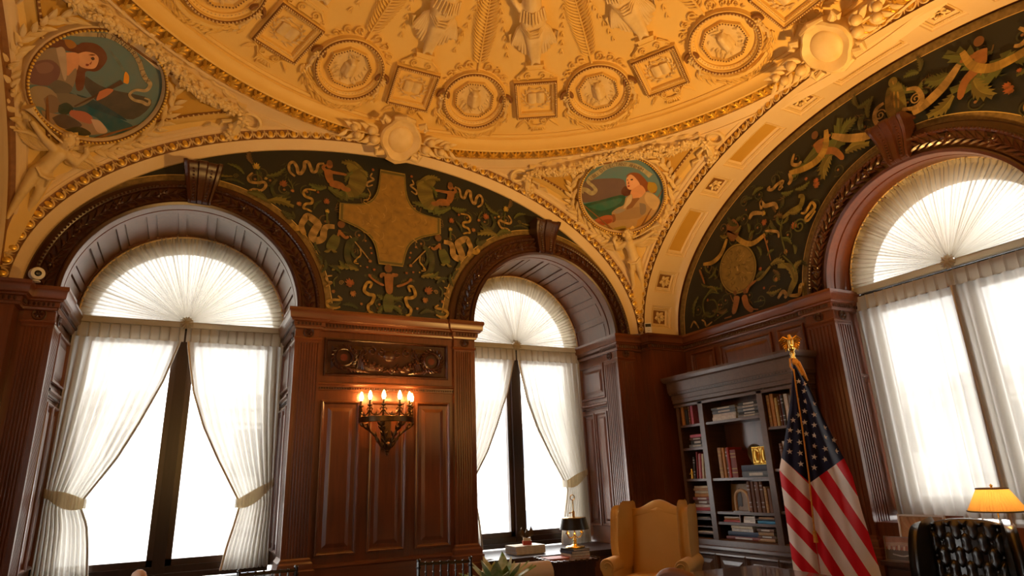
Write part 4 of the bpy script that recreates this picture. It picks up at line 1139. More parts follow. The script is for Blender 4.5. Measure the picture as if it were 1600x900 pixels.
# cartouches over the crowns of the arches
def cartouche(th):
    U0, M1, N1 = Vector((0, -1, 0)), Vector((-.72, 0, .694)), Vector((-.694, 0, -.72)); P0 = Vector((3.30, 0, 5.335)) + N1*.06; Qz = Matrix.Rotation(th, 3, 'Z')
    T = lambda p: Qz @ (P0 + U0*p[0]*.92 + M1*(p[1]*.92 + .035) + N1*p[2])
    b = MB(T); n = 40
    def out(a):
        return 1 + .055*cos(4*a) + .035*abs(sin(4*a)) - .03*cos(2*a)
    pr = [(.25, -.20), (.27, .05), (.265, .095), (.24, .115), (.20, .095), (.165, .075), (.155, .07)]
    b.grid(lambda i, j: (pr[j][0]*out(2*pi*i/n)*cos(2*pi*i/n)*.95, pr[j][0]*out(2*pi*i/n)*sin(2*pi*i/n) + .0, pr[j][1]), n, len(pr), cu=True)
    o = b.build('cartouche', ORN, ceiling)
    b = MB(T); b.grid(lambda i, j: (.158*cos(2*pi*i/n)*sin(pi/2*j/6), .172*sin(2*pi*i/n)*sin(pi/2*j/6), .07 + .045*cos(pi/2*j/6)), n, 7, cu=True); b.build('oval_boss', ORN, o)
    b = MB(T)
    for s in (-1, 1):
        b.tube([(s*.20, .20, .07), (s*.26, .24, .09), (s*.29, .20, .10), (s*.26, .16, .10)], [.045, .04, .03, .015], 8); b.tube([(s*.18, -.20, .06), (s*.27, -.22, .08), (s*.29, -.16, .09), (s*.25, -.13, .09)], [.045, .04, .03, .015], 8)
    b.tube([(-.13, .25, .06), (0, .275, .09), (.13, .25, .06)], [.03, .05, .03], 8); b.tube([(-.13, -.26, .05), (0, -.285, .06), (.13, -.26, .05)], [.03, .045, .03], 8)
    b.build('scroll_edge', ORN, o)
    for s in (-1, 1):
        b = MB(T); g = random.Random(5 + s)
        b.tube([(s*.22, 0, .04), (s*.45, .0, .06), (s*.68, -.02, .05)], [.02, .016, .008], 6)
        for k in range(9):
            x = .25 + .052*k; e = 1 if k % 2 else -1; sc_ = 1 - .30*k/8
            b.plump((s*x, e*.02, .07), (s*(x + .15*sc_), e*.13*sc_, .11), .040*sc_, .55, .12*e*s); 
            if k in (1, 2, 5, 6):
                b.ball((s*(x + .03), -e*.055*sc_, .11), .062*sc_, 10, 8)
        b.build('fruit_spray', ORN, o)
for k in range(4):
    cartouche(R(90*k))
LUN_A='''L,g,9,-160,146,-178,154;L,o,6,-171,141,-192,146;L,d,8,-159,134,-181,134;S,o,5,-168,142;F,y,17,-149,156,-149,164;R,g,2,-148,152,-146,143,-146,133;R,t,4,-152,149,-156,143,-154,138,-147,138,-140,140,-138,136,-142,130,-150,130,-157,124;F,y,8,-139,145,-136,144;L,g,11,-138,148,-120,162;F,r,18,-121,141,-116,151;R,d,5,-127,146,-132,137,-128,127,-118,128,-114,133;L,d,8,-112,128,-131,127;F,f,9,-111,136,-108,133;R,g,2,-116,148,-112,143,-110,137;R,t,5,-109,153,-115,158,-116,166,-112,170,-108,165,-106,158,-103,158,-100,165,-100,172,-96,173,-93,166,-91,162,-87,164,-85,173,-79,175;L,g,16,-75,146,-94,148;L,g,22,-73,146,-37,143;L,g,20,-56,148,-54,134;L,g,16,-45,149,-24,146;R,o,26,-50,181,-42,172,-40,162,-44,150,-53,144;L,o,18,-41,177,-60,180;L,o,14,-38,175,-30,167;L,g,12,-47,171,-54,156;R,f,17,-74,169,-73,160,-70,152;R,f,13,-71,153,-60,152,-55,148,-48,148;R,f,12,-72,152,-64,150,-59,149;R,f,7,-72,166,-62,166,-53,166;R,f,7,-77,167,-80,170,-77,174;C,f,9,-73,174;C,h,8,-73,177;R,t,3,-24,174,-26,169,-22,166,-29,161,-29,156,-23,159;F,r,8,-23,178,-25,182;L,g,17,-135,119,-156,125;L,o,20,-135,119,-108,115;L,d,12,-120,110,-106,107;R,d,4,-109,111,-107,104,-113,103,-113,108;F,f,12,-102,121,-110,122;F,r,7,-84,138,-82,143;R,y,4,-86,140,-95,140,-99,136,-97,131,-90,129,-90,124,-96,122,-98,117,-94,116,-89,114;F,r,15,-74,128,-74,136;F,y,11,-73,118,-70,113;R,g,5,-73,116,-72,103;L,d,8,-80,129,-87,116;R,y,8,-110,97,-106,92,-99,93,-95,86;R,t,11,-96,87,-99,96,-96,104,-93,108,-87,105,-82,100,-85,92,-87,85,-82,81,-76,85,-75,94,-72,99,-64,100;C,h,10,-57,104;R,f,18,-58,97,-60,89;R,f,7,-58,95,-52,89,-48,91;R,g,16,-61,90,-65,79,-68,72;L,o,8,-67,73,-74,70;L,o,8,-66,73,-60,71;R,t,2,-47,92,-37,81,-25,67;F,f,9,-24,65,-20,64;R,d,9,-38,90,-47,84,-49,70,-46,60,-38,54;L,o,14,-36,53,-65,48;L,g,10,-46,54,-57,62;R,d,4,-42,84,-44,76,-41,68,-34,68;F,f,6,-29,88,-33,92;F,f,6,-23,80,-24,84;F,r,6,-22,74,-23,78;R,y,2,-35,78,-34,71,-38,66,-41,61,-36,60;F,y,5,-39,63,-40,60;F,y,4,-34,58,-32,55;F,r,9,-23,47,-26,51;F,r,7,-19,55,-15,57;F,r,6,-26,57,-29,58;L,d,10,-55,47,-69,54;R,t,3,-64,43,-70,41,-68,36,-64,35,-70,30;F,f,9,-62,26,-61,21;R,g,2,-61,31,-62,38,-58,43;F,r,21,-44,36,-50,42;F,f,15,-41,26,-40,20;S,t,5,-54,36;R,y,4,-57,21,-53,17,-62,16,-68,13,-66,8,-59,7,-54,9;R,y,5,-23,33,-21,39,-26,39,-29,30,-24,26,-18,25,-20,17,-24,13,-23,7,-18,5;F,f,7,-31,14,-33,15;L,d,10,-35,9,-52,11;R,f,5,-7,38,-13,40,-20,44,-23,47;L,d,9,-75,54,-83,66;L,d,9,-72,60,-76,45;L,d,8,-84,79,-77,67;L,g,12,-1,24,-15,27;L,g,12,-1,15,-13,5'''
LUN_AC='''R,f,19,-2,52,-2,42,-1,28;C,h,11,-3,58;R,f,8,-6,50,-10,50,-11,46;R,f,8,1,51,6,51,7,53;R,g,16,-1,28,-2,18,-2,7'''
LUN_B='''E,o,58,-220,65,-264,209;E2,k,48,-220,65;R,f,20,-227,32,-230,23,-237,11;R,f,14,-240,9,-252,9;R,f,9,-234,26,-237,36;R,f,19,-216,30,-214,16,-206,7;R,f,14,-211,11,-198,7;R,f,8,-212,31,-206,38,-194,42;C,h,8,-229,36;C,h,8,-214,34;R,t,4,-313,11,-306,18,-301,13,-298,7;R,t,4,-291,17,-286,13,-284,7,-273,10;R,g,3,-270,10,-244,17;R,g,4,-255,43,-270,48,-284,40,-284,23,-272,17,-261,24,-264,36,-273,39;L,g,16,-276,47,-251,47;L,g,14,-292,49,-304,23;L,o,10,-274,57,-258,44;F,r,10,-276,39,-274,44;F,f,7,-258,29,-257,27;L,g,9,-269,67,-253,79;L,g,9,-265,73,-272,88;L,g,8,-283,64,-271,58;L,g,8,-259,69,-256,63;R,y,9,-275,89,-259,86,-242,92,-229,108;F,y,6,-279,85,-283,81;R,f,7,-283,84,-280,74,-277,62;R,y,10,-218,117,-211,101,-193,88,-171,92;R,h,30,-220,128,-217,114,-226,108;L,o,12,-227,111,-239,117;L,o,12,-215,111,-204,117;L,d,18,-210,119,-222,136;R,f,4,-173,93,-171,78,-169,58;F,f,11,-170,83,-170,76;F,r,20,-169,108,-171,101;F,y,16,-168,117,-168,128;R,t,8,-168,118,-183,124,-190,119;R,t,8,-170,124,-169,133,-164,126,-151,123,-148,115;R,t,5,-170,96,-162,93,-153,88,-153,81;R,f,4,-167,137,-171,131;L,g,12,-193,103,-194,115;L,g,12,-194,96,-185,102;L,g,10,-181,69,-186,82;L,g,10,-173,66,-162,69;R,o,6,-171,52,-186,43,-194,42;L,o,18,-170,54,-151,50;R,o,12,-161,49,-145,43,-141,29,-148,19,-154,11;L,o,16,-142,36,-129,44;L,o,14,-144,24,-156,51;R,g,3,-152,59,-142,45,-139,35;S,g,11,-166,35;F,f,13,-167,34,-164,37;F,r,12,-186,53,-182,56;F,r,9,-185,29,-183,32;L,o,12,-182,23,-161,23;R,t,7,-168,12,-160,18,-156,13,-159,10;F,r,12,-137,12,-139,16;R,y,7,-152,11,-140,9,-136,18,-131,18;R,g,3,-202,17,-186,15;F,f,14,-147,61,-147,68;R,g,3,-147,57,-149,86,-143,101;L,g,12,-148,79,-138,67;L,g,12,-135,55,-136,66;L,g,10,-147,94,-149,108;L,g,10,-144,95,-135,103;F,r,20,-130,86,-132,95;S,g,18,-124,84;R,o,9,-143,102,-130,105,-118,106,-113,115,-118,118;L,o,12,-135,105,-116,103;R,y,5,-119,98,-113,96,-104,104,-101,97,-114,90,-112,86,-101,93;R,t,6,-152,146,-156,144,-150,141,-142,144,-134,144,-141,137,-135,138;F,r,20,-95,121,-91,122;L,g,14,-139,131,-123,128;L,g,14,-179,147,-162,148;L,g,14,-120,127,-101,129;L,d,14,-199,144,-180,142;F,f,6,-192,132,-190,134;L,g,40,-103,152,-52,149;L,g,44,-80,142,-54,182;L,g,30,-54,162,-36,169;L,o,34,-72,145,-84,123;L,o,30,-54,141,-29,135;L,g,30,-101,150,-122,141;R,f,24,-83,169,-82,163,-81,154;R,f,17,-81,155,-66,148,-58,134;R,f,9,-82,166,-72,167,-66,168;C,h,12,-84,177;R,f,10,-82,153,-78,146;R,t,13,-65,166,-49,154,-30,146,-18,144;R,y,12,-70,176,-74,159,-86,148,-105,146,-124,150;R,t,7,-124,150,-123,141,-128,137;R,t,6,-113,169,-118,159,-111,154,-106,156;F,r,16,-94,125,-90,128;F,r,10,-105,133,-103,134;L,g,16,-32,180,-18,183;L,g,16,-24,164,-13,183;L,g,14,-32,169,-30,156;L,d,14,-35,156,-25,169'''
LUN_BC='''R,o,30,8,181,6,169,5,154,5,147;C,o,13,8,185;R,k,12,0,174,0,161,1,151;C,k,5,7,187;C,k,5,10,184;R,y,3,8,186,8,182;R,y,3,7,175,5,167,4,158;R,y,3,10,173,9,165,7,156;R,k,3,4,177,3,169,2,161;R,t,7,-2,148,-13,148,-17,158,-13,167,-5,169;S,t,12,-11,159;R,t,7,10,153,21,148,29,152,27,165,18,170;S,t,12,24,156'''
MED_L='''P,423f38,-128,-4,71,3,439,139,439,-116,192,-164,-62,-97;P,164c56,-157,-201,88,-185,355,-177,484,-179,401,-329,183,-279,-24,-315;P,1d3f4a,-85,-184,62,-149,270,-145,406,-159,218,-200,29,-226;P,5e300e,-528,47,-518,106,-437,155,-346,178,-325,223,-253,275,-167,275,-96,223,-80,125,-99,73,-153,30,-108,-42,-72,-122,-109,-149,-208,-30,-240,34,-288,119,-364,93,-456,54,-499,-13,-557,-75,-558,-18;P,94611a,-441,161,-394,188,-342,173,-359,123,-405,130;P,cc9468,-292,124,-260,174,-197,203,-145,182,-118,103,-159,58,-218,42,-268,82;P,c88c60,-373,68,-292,124,-225,36,-208,-30,-213,-120,-269,-59;P,84725c,-539,-158,-535,-107,-494,-1,-439,67,-409,100,-354,63,-240,-89,-232,4,-199,-23,-144,-140,-165,-189,-256,-236,-305,-221,-398,-317,-474,-257;P,a8937a,-439,59,-414,96,-355,62,-240,-89,-231,-134,-336,-41;P,6b4a44,-476,-226,-481,-132,-411,-47,-320,-63,-275,-148,-281,-237,-396,-299;P,7d5c50,-466,-154,-425,-83,-363,-78,-350,-136,-403,-191;P,8d7c60,-374,-413,-364,-310,-266,-260,-113,-307,-86,-389,-139,-455,-216,-439,-298,-474;P,75604a,-250,-364,-227,-299,-114,-316,-91,-392,-142,-450;P,5d5648,-290,-243,-267,-160,-153,-146,-132,-217,-190,-274;P,6b6350,-207,-269,-113,-204,-8,-173,48,-88,29,-226,-31,-305,-128,-325;P,26392b,-126,-349,-94,-294,-20,-311,-26,-387,-88,-407;P,8f7862,-201,-462,-110,-437,15,-374,171,-305,340,-343,261,-438,116,-529,-16,-542,-146,-508;P,4b423f,-97,-478,-42,-394,128,-403,87,-483,-3,-518;P,2f3323,23,-560,114,-437,224,-427,234,-464,113,-547;P,a35f48,-26,-333,70,-285,155,-298,177,-357,78,-384,-12,-375;P,b59a84,151,-318,220,-289,340,-343,276,-394;W,4a3526,-27,-290,13,58,-61,24,125,131,47;P,b06a42,40,-57,71,3,120,22,114,-56,82,-135,62,-122;P,d08a1c,138,131,96,193,89,226,136,207,175,146;W,5d6a66,80,218,18,-25,264,27,-127,299,13;P,3a1d12,-202,153,-191,172,-171,164,-178,144;P,7a2c1c,-197,89,-176,99,-173,79,-188,74;P,6a3a1c,-230,163,-214,187,-188,198,-205,176;P,8a4c2c,-176,138,-165,107,-177,105;W,9c8a66,-496,236,55,-444,228,36,-387,268,38,-319,324,38,-228,389,38,-116,414,38,9,410,38,116,366,38,192,313,42,264,274,42,326,257,36,336,185,33,263,135,25,252,68,24,314,49,27,383,74,33,442,82,31,424,126,20,374,117,15'''
MED_LT='''IN,-284,351,-250,373;TENEBRIS,-190,405,-153,413,-110,417,-64,416,-20,412,27,402,72,391,116,376;LVX,189,320,231,287,281,269'''
MED_R='''P,63504a,-398,295,-180,289,89,220,40,16,-236,-1,-497,12,-481,154;P,1f4d3a,-511,-21,-236,-1,59,13,12,-149,-150,-247,-365,-262,-467,-169;P,2b6350,-432,-60,-216,-34,21,-23,-47,-110,-265,-153;P,4e240e,40,88,99,133,168,50,153,3,75,-7,31,39;P,7a4014,127,262,190,297,286,274,348,193,387,124,460,112,485,24,438,-38,382,6,308,18,249,120,215,224;P,9a7a14,389,137,470,96,479,11,409,-26,363,44;P,d29a70,129,234,186,276,240,220,280,121,242,76,164,67,120,94,115,170;P,c68a5c,164,65,285,113,334,4,244,-65,157,-50,140,12;P,a08258,71,-32,155,10,168,-63,257,-65,344,5,436,-52,495,-165,415,-326,349,-427,227,-506,65,-537,-115,-501,-275,-423,-378,-331,-162,-316,-142,-206,-54,-151,29,-124;P,b89a6a,343,-2,430,-51,483,-163,404,-269,329,-174,307,-73;P,7c5430,144,-56,245,-63,190,-124,106,-208,52,-216,79,-133;P,b8a27c,96,-36,153,3,139,-87,62,-158,22,-165;P,94764e,-122,-238,15,-206,200,-182,298,-253,202,-336,19,-337,-135,-310;P,7a6a58,234,-131,305,-170,288,-280,221,-297;P,8e8270,-127,-194,-44,-167,42,-197,-69,-234;P,7a4a2a,-147,-233,-109,-241,-111,-325,-161,-345;P,a4562c,-380,-266,-253,-230,-159,-241,-142,-294,-168,-346,-278,-368,-356,-353,-387,-304;P,8a3f1e,-347,-309,-237,-288,-160,-302,-180,-341,-276,-358;P,b08a30,-373,-335,-270,-398,-114,-497,-197,-514,-316,-429;P,8f7a2e,-156,-430,3,-430,-38,-521,-143,-510;P,a67a3a,170,-373,309,-311,347,-399,228,-499,135,-506;P,2a1a12,176,213,204,215,206,198,181,197;P,3a1d12,132,215,145,215,144,203,131,204;P,8a2e20,125,135,150,134,149,115,127,117;P,8a4c2c,150,194,131,158,151,157;W,9a8f6c,-452,133,12,-459,193,50,-398,171,64,-344,116,62,-283,146,50,-310,217,42,-356,278,45,-314,326,64,-201,377,69,-101,429,64,41,446,62,197,410,62,299,356,62,374,279,55,431,207,69'''
MED_RT='''LIBRI,-331,308,-304,325,-275,339,-245,351,-213,365;DELECTANT,-164,400,-122,420,-82,432,-40,440,1,443,41,443,81,439,118,432,154,422;ANIMVM,209,398,237,384,258,371,283,355,308,336,335,314'''
# ================================================================ PAINTINGS (flat decoration on the lunettes and in the round frames)
PAL = dict(g=(.085, .105, .025), d=(.035, .052, .02), o=(.17, .14, .028), y=(.44, .27, .05), t=(.40, .25, .08), r=(.30, .075, .022), f=(.34, .13, .035), h=(.19, .075, .027), k=(.22, .14, .03), c=(.80, .58, .22))
def crv(pts, k=5):
    """Catmull-Rom through 2d points (third value interpolated too)"""
    if len(pts) < 3:
        return pts
    P = [pts[0]] + list(pts) + [pts[-1]]; out = []
    for i in range(1, len(P)-2):
        for q in range(k):
            t = q/k; out.append(tuple(.5*((2*P[i][d]) + (-P[i-1][d]+P[i+1][d])*t + (2*P[i-1][d]-5*P[i][d]+4*P[i+1][d]-P[i+2][d])*t*t + (-P[i-1][d]+3*P[i][d]-3*P[i+1][d]+P[i+2][d])*t**3) for d in range(len(pts[0]))))
    out.append(tuple(pts[-1])); return out
PAL = {k: tuple(x*.82 for x in v) for k, v in PAL.items()}
class Paint:
    def __init__(s, put, dz):
        s.b = MB(); s.put = put; s.n = 0; s.dz = dz
    def poly(s, pts, col):
        s.n += 1; s.b.col = col; s.b.add([s.put(p[0], p[1], s.n*s.dz) for p in pts], [tuple(range(len(pts)))])
    def rib(s, pts, w, col, tw=0.0, lin=False):
        """brush band of half width w(t)"""
        s.n += 1; P = pts if lin else crv(pts); m = len(P)
        L = []; Rr_ = []
        for i in range(m):
            a = P[max(0, i-1)]; c = P[min(m-1, i+1)]; dx, dy = c[0]-a[0], c[1]-a[1]; l = hypot(dx, dy) or 1
            ww = w(i/(m-1), P[i]); L.append(s.put(P[i][0] - dy/l*ww, P[i][1] + dx/l*ww, s.n*s.dz)); Rr_.append(s.put(P[i][0] + dy/l*ww, P[i][1] - dx/l*ww, s.n*s.dz))
        for i in range(m-1):
            f = 1 + tw*sin(i*1.1); s.b.col = tuple(min(1, x*f) for x in col); s.b.add([L[i], L[i+1], Rr_[i+1], Rr_[i]], [(0, 1, 2, 3)])
    def leaf(s, a, c, w, col):
        """acanthus: lobed blade with a lighter half"""
        d = Vector(c) - Vector(a); Ln = d.length; t = d/Ln; nn = Vector((-t.y, t.x)); m = 13; bend = .16*(1 if (s.n % 2) else -1)
        A = Vector(a)
        def ax(q):
            return A + t*(Ln*q) + nn*(bend*Ln*sin(pi*q) + (.12*Ln*bend*6*max(0, q-.75)**1 if q > .75 else 0))
        for e in (1, -1):
            edge = []
            for i in range(m):
                q = i/(m-1); ww = w*sin(pi*min(1, .10 + .9*q))**.7*(1.0 if i % 2 else .55)
                p = ax(q) + nn*e*ww + t*(.35*w if i % 2 else -.1*w); edge.append((p.x, p.y))
            mid = [tuple(ax(i/(m-1))) for i in range(m)][::-1]
            s.poly(edge + mid, tuple(x*(1.25 if e > 0 else .75) for x in col))
        s.rib([tuple(ax(q/5)) for q in range(6)], lambda q, p: w*.06*(1.2-q), tuple(x*1.6 for x in col))
    def flower(s, c, tip, r, col):
        d = Vector(tip) - Vector(c); a0 = math.atan2(d.y, d.x)
        for k, (da, f) in enumerate(((-1.9, .7), (1.9, .7), (-1.15, .9), (1.15, .9), (-.45, 1.1), (.45, 1.1), (0, 1.15))):
            a = a0 + da; e = (c[0] + r*f*cos(a), c[1] + r*f*sin(a)); q = (c[0] - r*.3*cos(a0), c[1] - r*.3*sin(a0))
            p1 = (q[0]*.45 + e[0]*.55 - r*.26*sin(a), q[1]*.45 + e[1]*.55 + r*.26*cos(a)); p2 = (q[0]*.45 + e[0]*.55 + r*.26*sin(a), q[1]*.45 + e[1]*.55 - r*.26*cos(a))
            f2 = (.75, .9, 1.0, .8, 1.2, 1.05, 1.4)[k]; s.poly([q, p1, e, p2], (min(1, col[0]*f2), col[1]*f2*(1 + .12*(k % 3)), col[2]*f2))
    def disc(s, c, r, col, rx=1.0, n=18):
        s.poly([(c[0] + r*rx*cos(2*pi*k/n), c[1] + r*sin(2*pi*k/n)) for k in range(n)], col)
    def items(s, txt, sgn, sw):
        for it in txt.split(';'):
            f = it.split(','); k, col, w_ = f[0], PAL[f[1]], float(f[2]); v = [float(x)/100 for x in f[3:]]; pts = [(sgn*v[i], v[i+1]) for i in range(0, len(v), 2)]
            if k == 'R':
                flesh = f[1] == 'f'; hw = w_*sw
                if flesh:
                    s.rib(pts, lambda q, p: hw*.78*(1 - .35*q)*max(.3, (1 - abs(2*q-1)**6)**.5), col, .10)
                else:
                    s.rib(pts, lambda q, p: hw*(.35 + .65*sin(pi*(.12 + .76*q))), col, .28)
            elif k == 'L':
                s.leaf(pts[0], pts[1], w_*sw*.72, col)
            elif k == 'F':
                s.flower(pts[0], pts[1], w_*sw*.78, col)
            elif k == 'C':
                s.disc(pts[0], w_*sw*1.15, col, .9)
            elif k == 'S':
                c = pts[0]; r = w_*sw*1.4; s.rib([(c[0] + r*(1-i/22)*cos(i*.55)*sgn, c[1] + r*(1-i/22)*sin(i*.55)) for i in range(20)], lambda q, p: r*.11, col)
            elif k == 'E':
                c = pts[0]; s.disc(c, .315, (.26, .19, .04), .94, 36); s.disc(c, .295, (.10, .07, .02), .94, 36); s.disc(c, .285, (.24, .16, .035), .94, 36)
            elif k == 'E2':
                c = pts[0]; g = random.Random(4)
                for q in range(46):
                    a = g.uniform(0, 2*pi); r = .08 + .17*g.random(); p0 = (c[0] + r*cos(a)*.9, c[1] + r*sin(a)); a2 = a + g.uniform(-.8, .8); p1 = (p0[0] + .06*cos(a2), p0[1] + .06*sin(a2)); pm = ((p0[0]+p1[0])/2 + .014, (p0[1]+p1[1])/2 - .012)
                    s.rib([p0, pm, p1], lambda q_, p: .009*(1-q_*.6), (.14, .09, .022) if q % 2 else (.33, .22, .055))
                for e in (-1, 1):
                    s.disc((c[0] + e*.035, c[1] + .03), .013, (.12, .07, .02))
                s.rib([(c[0]-.04, c[1]-.06), (c[0], c[1]-.075), (c[0]+.04, c[1]-.06)], lambda q_, p: .01, (.14, .08, .02)); s.rib([(c[0], c[1]+.03), (c[0]+.004, c[1]-.03)], lambda q_, p: .012, (.5, .34, .1), lin=True)
def lunette(wall, loc, rz, cxw, wins, y, half, centre, sw, cross):
    """painted field between the wall arch, the cornice and the carved window arches"""
    def e_(n, x):
        # height of the arch offset inward by n above x (numeric)
        lo, hi = 0.0, pi/2
        for _ in range(40):
            m = (lo+hi)/2
            if epath(n, m)[0] > abs(x):
                lo = m
            else:
                hi = m
        return epath(n, lo)[1]
    def field(inset, name, m, yy, bottom):
        b = MB(); a0 = epath(.10 + inset, 0)[0]; N_ = 260
        xs = sorted(set([-a0 + 2*a0*k/N_ for k in range(N_+1)] + [wx + s*(1.30 + inset) for wx in wins for s in (-1, 1) if abs(wx + s*(1.30+inset)) < a0]))
        def lo(x):
            z = bottom
            for wx in wins:
                r = 1.30 + inset*.8
                if abs(x-wx) < r:
                    z = max(z, 3.18 + sqrt(r*r-(x-wx)**2))
            return z
        for x0, x1 in zip(xs, xs[1:]):
            e = 1e-5
            p = [(x0, lo(x0+e)), (x1, lo(x1-e)), (x1, e_(.10+inset, x1)), (x0, e_(.10+inset, x0))]
            if p[2][1] > p[1][1] or p[3][1] > p[0][1]:
                p[2] = (p[2][0], max(p[2][1], p[1][1])); p[3] = (p[3][0], max(p[3][1], p[0][1]))
                b.add([(cxw + q[0], yy, q[1]) for q in p], [(0, 1, 2, 3)])
        return b.build(name, m, wall, smooth=0)
    lp = field(0.0, 'lunette_border', BORDER, y, 3.2)
    field(.085, 'lunette_gold_line', mat('painted_gold_line', (.62, .42, .12), .5) if 'painted_gold_line' not in bpy.data.materials else bpy.data.materials['painted_gold_line'], y - .001, 3.235)
    field(.094, 'lunette_field', GROUND, y - .002, 3.243)
    P = Paint(lambda a, z, n: (cxw + a, y - .003 - n, 3.2 + z), .00004)
    g = random.Random(77)      # faint background foliage: thin tendrils and small leaves
    for k in range(150):
        x, z = g.uniform(.05, 3.0), g.uniform(.10, 2.0)
        if 3.2 + z > e_(.26, x) - .06 or any(hypot(abs(x)-abs(wx), z + .02) < 1.44 for wx in wins):
            continue
        a = g.uniform(0, 6.28); col = [(.025, .036, .016), (.04, .052, .018), (.055, .06, .02), (.10, .06, .022)][k % 4]
        for sg in (1, -1):
            if k % 3 == 0:
                P.leaf((sg*x, z), (sg*(x + .16*cos(a)), z + .16*sin(a)), .035, col)
            elif k % 3 == 1:
                P.rib([(sg*(x + (.03 + .006*q)*cos(a + q*.7)), z + (.03 + .006*q)*sin(a + q*.7)) for q in range(9)], lambda q, p: .007, col)
                P.disc((sg*x, z), .014, (.24, .11, .035))
            else:
                for q in range(4):
                    aa = a + q*.5; P.poly([(sg*(x + .05*q*cos(a)), z + .05*q*sin(a)), (sg*(x + .05*q*cos(a) + .05*cos(aa+.9)), z + .05*q*sin(a) + .05*sin(aa+.9)), (sg*(x + .05*q*cos(a) + .08*cos(aa+.6)), z + .05*q*sin(a) + .08*sin(aa+.6))], col)
    for sg in (1, -1):
        P.items(half, sg, sw)
    if cross:
        h = [(.15, 1.80), (.185, 1.50), (.32, 1.335), (.60, 1.29), (.60, 1.09), (.35, 1.0), (.205, .866), (.14, .62)]
        def cx_(k, sh):
            pr = []
            for (a, c) in zip(h, h[1:]):
                pr.append(a)
            pr.append(h[-1]); cc = (0, 1.2)
            q = [(p[0]*k, 1.2 + (p[1]-1.2)*k) for p in pr]; return crvx(q)
        def crvx(q):
            out = [q[0]] + crv(q[0:4], 6)[1:] + [q[4]] + crv(q[4:8], 6)[1:]
            return out + [(-p[0], p[1]) for p in out[::-1]]
        P.poly(cx_(1.0, 0), (.30, .21, .04)); P.poly(cx_(.975, 0), (.10, .085, .02)); P.poly(cx_(.93, 0), (.27, .18, .035)); P.poly(cx_(.91, 0), (.29, .165, .03))
        g = random.Random(8)
        for k in range(70):
            x, z = g.uniform(-.45, .45), g.uniform(.70, 1.65)
            if abs(x)/.5 + abs(z-1.2)/.52 < 1.0:
                a = g.uniform(0, 6.28); P.rib([(x, z), (x + .04*cos(a) + .02, z + .04*sin(a)), (x + .08*cos(a), z + .08*sin(a) + .02)], lambda q, p: .008*(1-q*.5), (.36, .22, .05) if k % 2 else (.23, .125, .022))
    if centre:
        P.items(centre, 1, sw)
    P.b.build('painted_arabesque', PAINT, wall, smooth=0, kind='stuff')
lunette(wall_back, None, 0, CX, [W1-CX, W2-CX], .052, LUN_A, LUN_AC, .0039, True)
lunette(wall_right, None, 0, -CY, [0], .052, LUN_B, LUN_BC, .0034, False)
def hexcol(h):
    return tuple(((int(h[i:i+2], 16)/255)**2.2)*1.25 for i in (0, 2, 4))
glyphs = {}
def glyph(ch):
    if ch not in glyphs:
        cu = bpy.data.curves.new('g', 'FONT'); cu.body = ch; cu.align_x = 'CENTER'; cu.size = 1; o = bpy.data.objects.new('g', cu); C.objects.link(o)
        me = o.evaluated_get(bpy.context.evaluated_depsgraph_get()).to_mesh(); glyphs[ch] = ([tuple(v.co) for v in me.vertices], [tuple(p.vertices) for p in me.polygons])
        bpy.data.objects.remove(o); bpy.data.curves.remove(cu)
    return glyphs[ch]
def picture(th, data, text, off, bgc, size):
    base = vmap(4.02, R(th), proj=False); P = Paint(lambda a, z, n: base((a + off[0], z + off[1], .050 + n)), .00018)
    r = .526
    P.n = 1; P.b.col = bgc
    P.b.grid(lambda i, j: base((r*j/6*cos(2*pi*i/48), r*j/6*sin(2*pi*i/48), .049)), 48, 7, cu=True)
    def inside(p):
        x, y = p[0] + off[0], p[1] + off[1]; l = hypot(x, y); k = min(1, .520/l) if l else 1; return (x*k - off[0], y*k - off[1])
    for it in (data.split(';') if data else []):
        f = it.split(','); v = [float(x)/1000 for x in f[2:]]; col = hexcol(f[1])
        if f[0] == 'P':
            q = [(v[i], v[i+1]) for i in range(0, len(v), 2)]; q = crv(q + q[:1], 4)[:-1]; P.poly([inside(p) for p in q], col)
        else:
            q = [(v[i], v[i+1], v[i+2]) for i in range(0, len(v), 3)]; P.rib(crv(q, 6), lambda t, p: p[2]/2, col, .12, lin=True)
    for it in (text.split(';') if text else []):
        f = it.split(','); v = [float(x)/1000 for x in f[1:]]; n = len(f[0])
        for i, ch in enumerate(f[0]):
            j0, j1 = max(0, i-1), min(n-1, i+1); a = math.atan2(v[2*j1+1]-v[2*j0+1], v[2*j1]-v[2*j0]); vs, fs = glyph(ch); P.n += 0; P.b.col = (.10, .065, .04)
            ca, sa = cos(a), sin(a); x0, y0 = v[2*i], v[2*i+1]
            P.b.add([base((x0 + off[0] + size*(x*ca - (y-.35)*sa), y0 + off[1] + size*(x*sa + (y-.35)*ca), .052 + .00018*P.n)) for x, y, z in vs], fs)
    P.b.build('round_painting', FRESCO, ceiling, smooth=0)
picture(135.95, MED_L, MED_LT, (-.004, .012), (.115, .20, .21), .062)
picture(44.8, MED_R, MED_RT, (-.036, -.030), (.10, .215, .24), .060)
picture(225, '', '', (0, 0), (.12, .2, .21), .06); picture(315, '', '', (0, 0), (.12, .2, .21), .06)
# ================================================================ FURNITURE
def obox(name, m, parent, *bx, smooth=0, bev=0):
    b = MB()
    for q in bx:
        b.box(*q)
    o = b.build(name, m, parent, smooth=smooth)
    if bev:
        md = o.modifiers.new('b', 'BEVEL'); md.width = bev; md.segments = 2
    return o
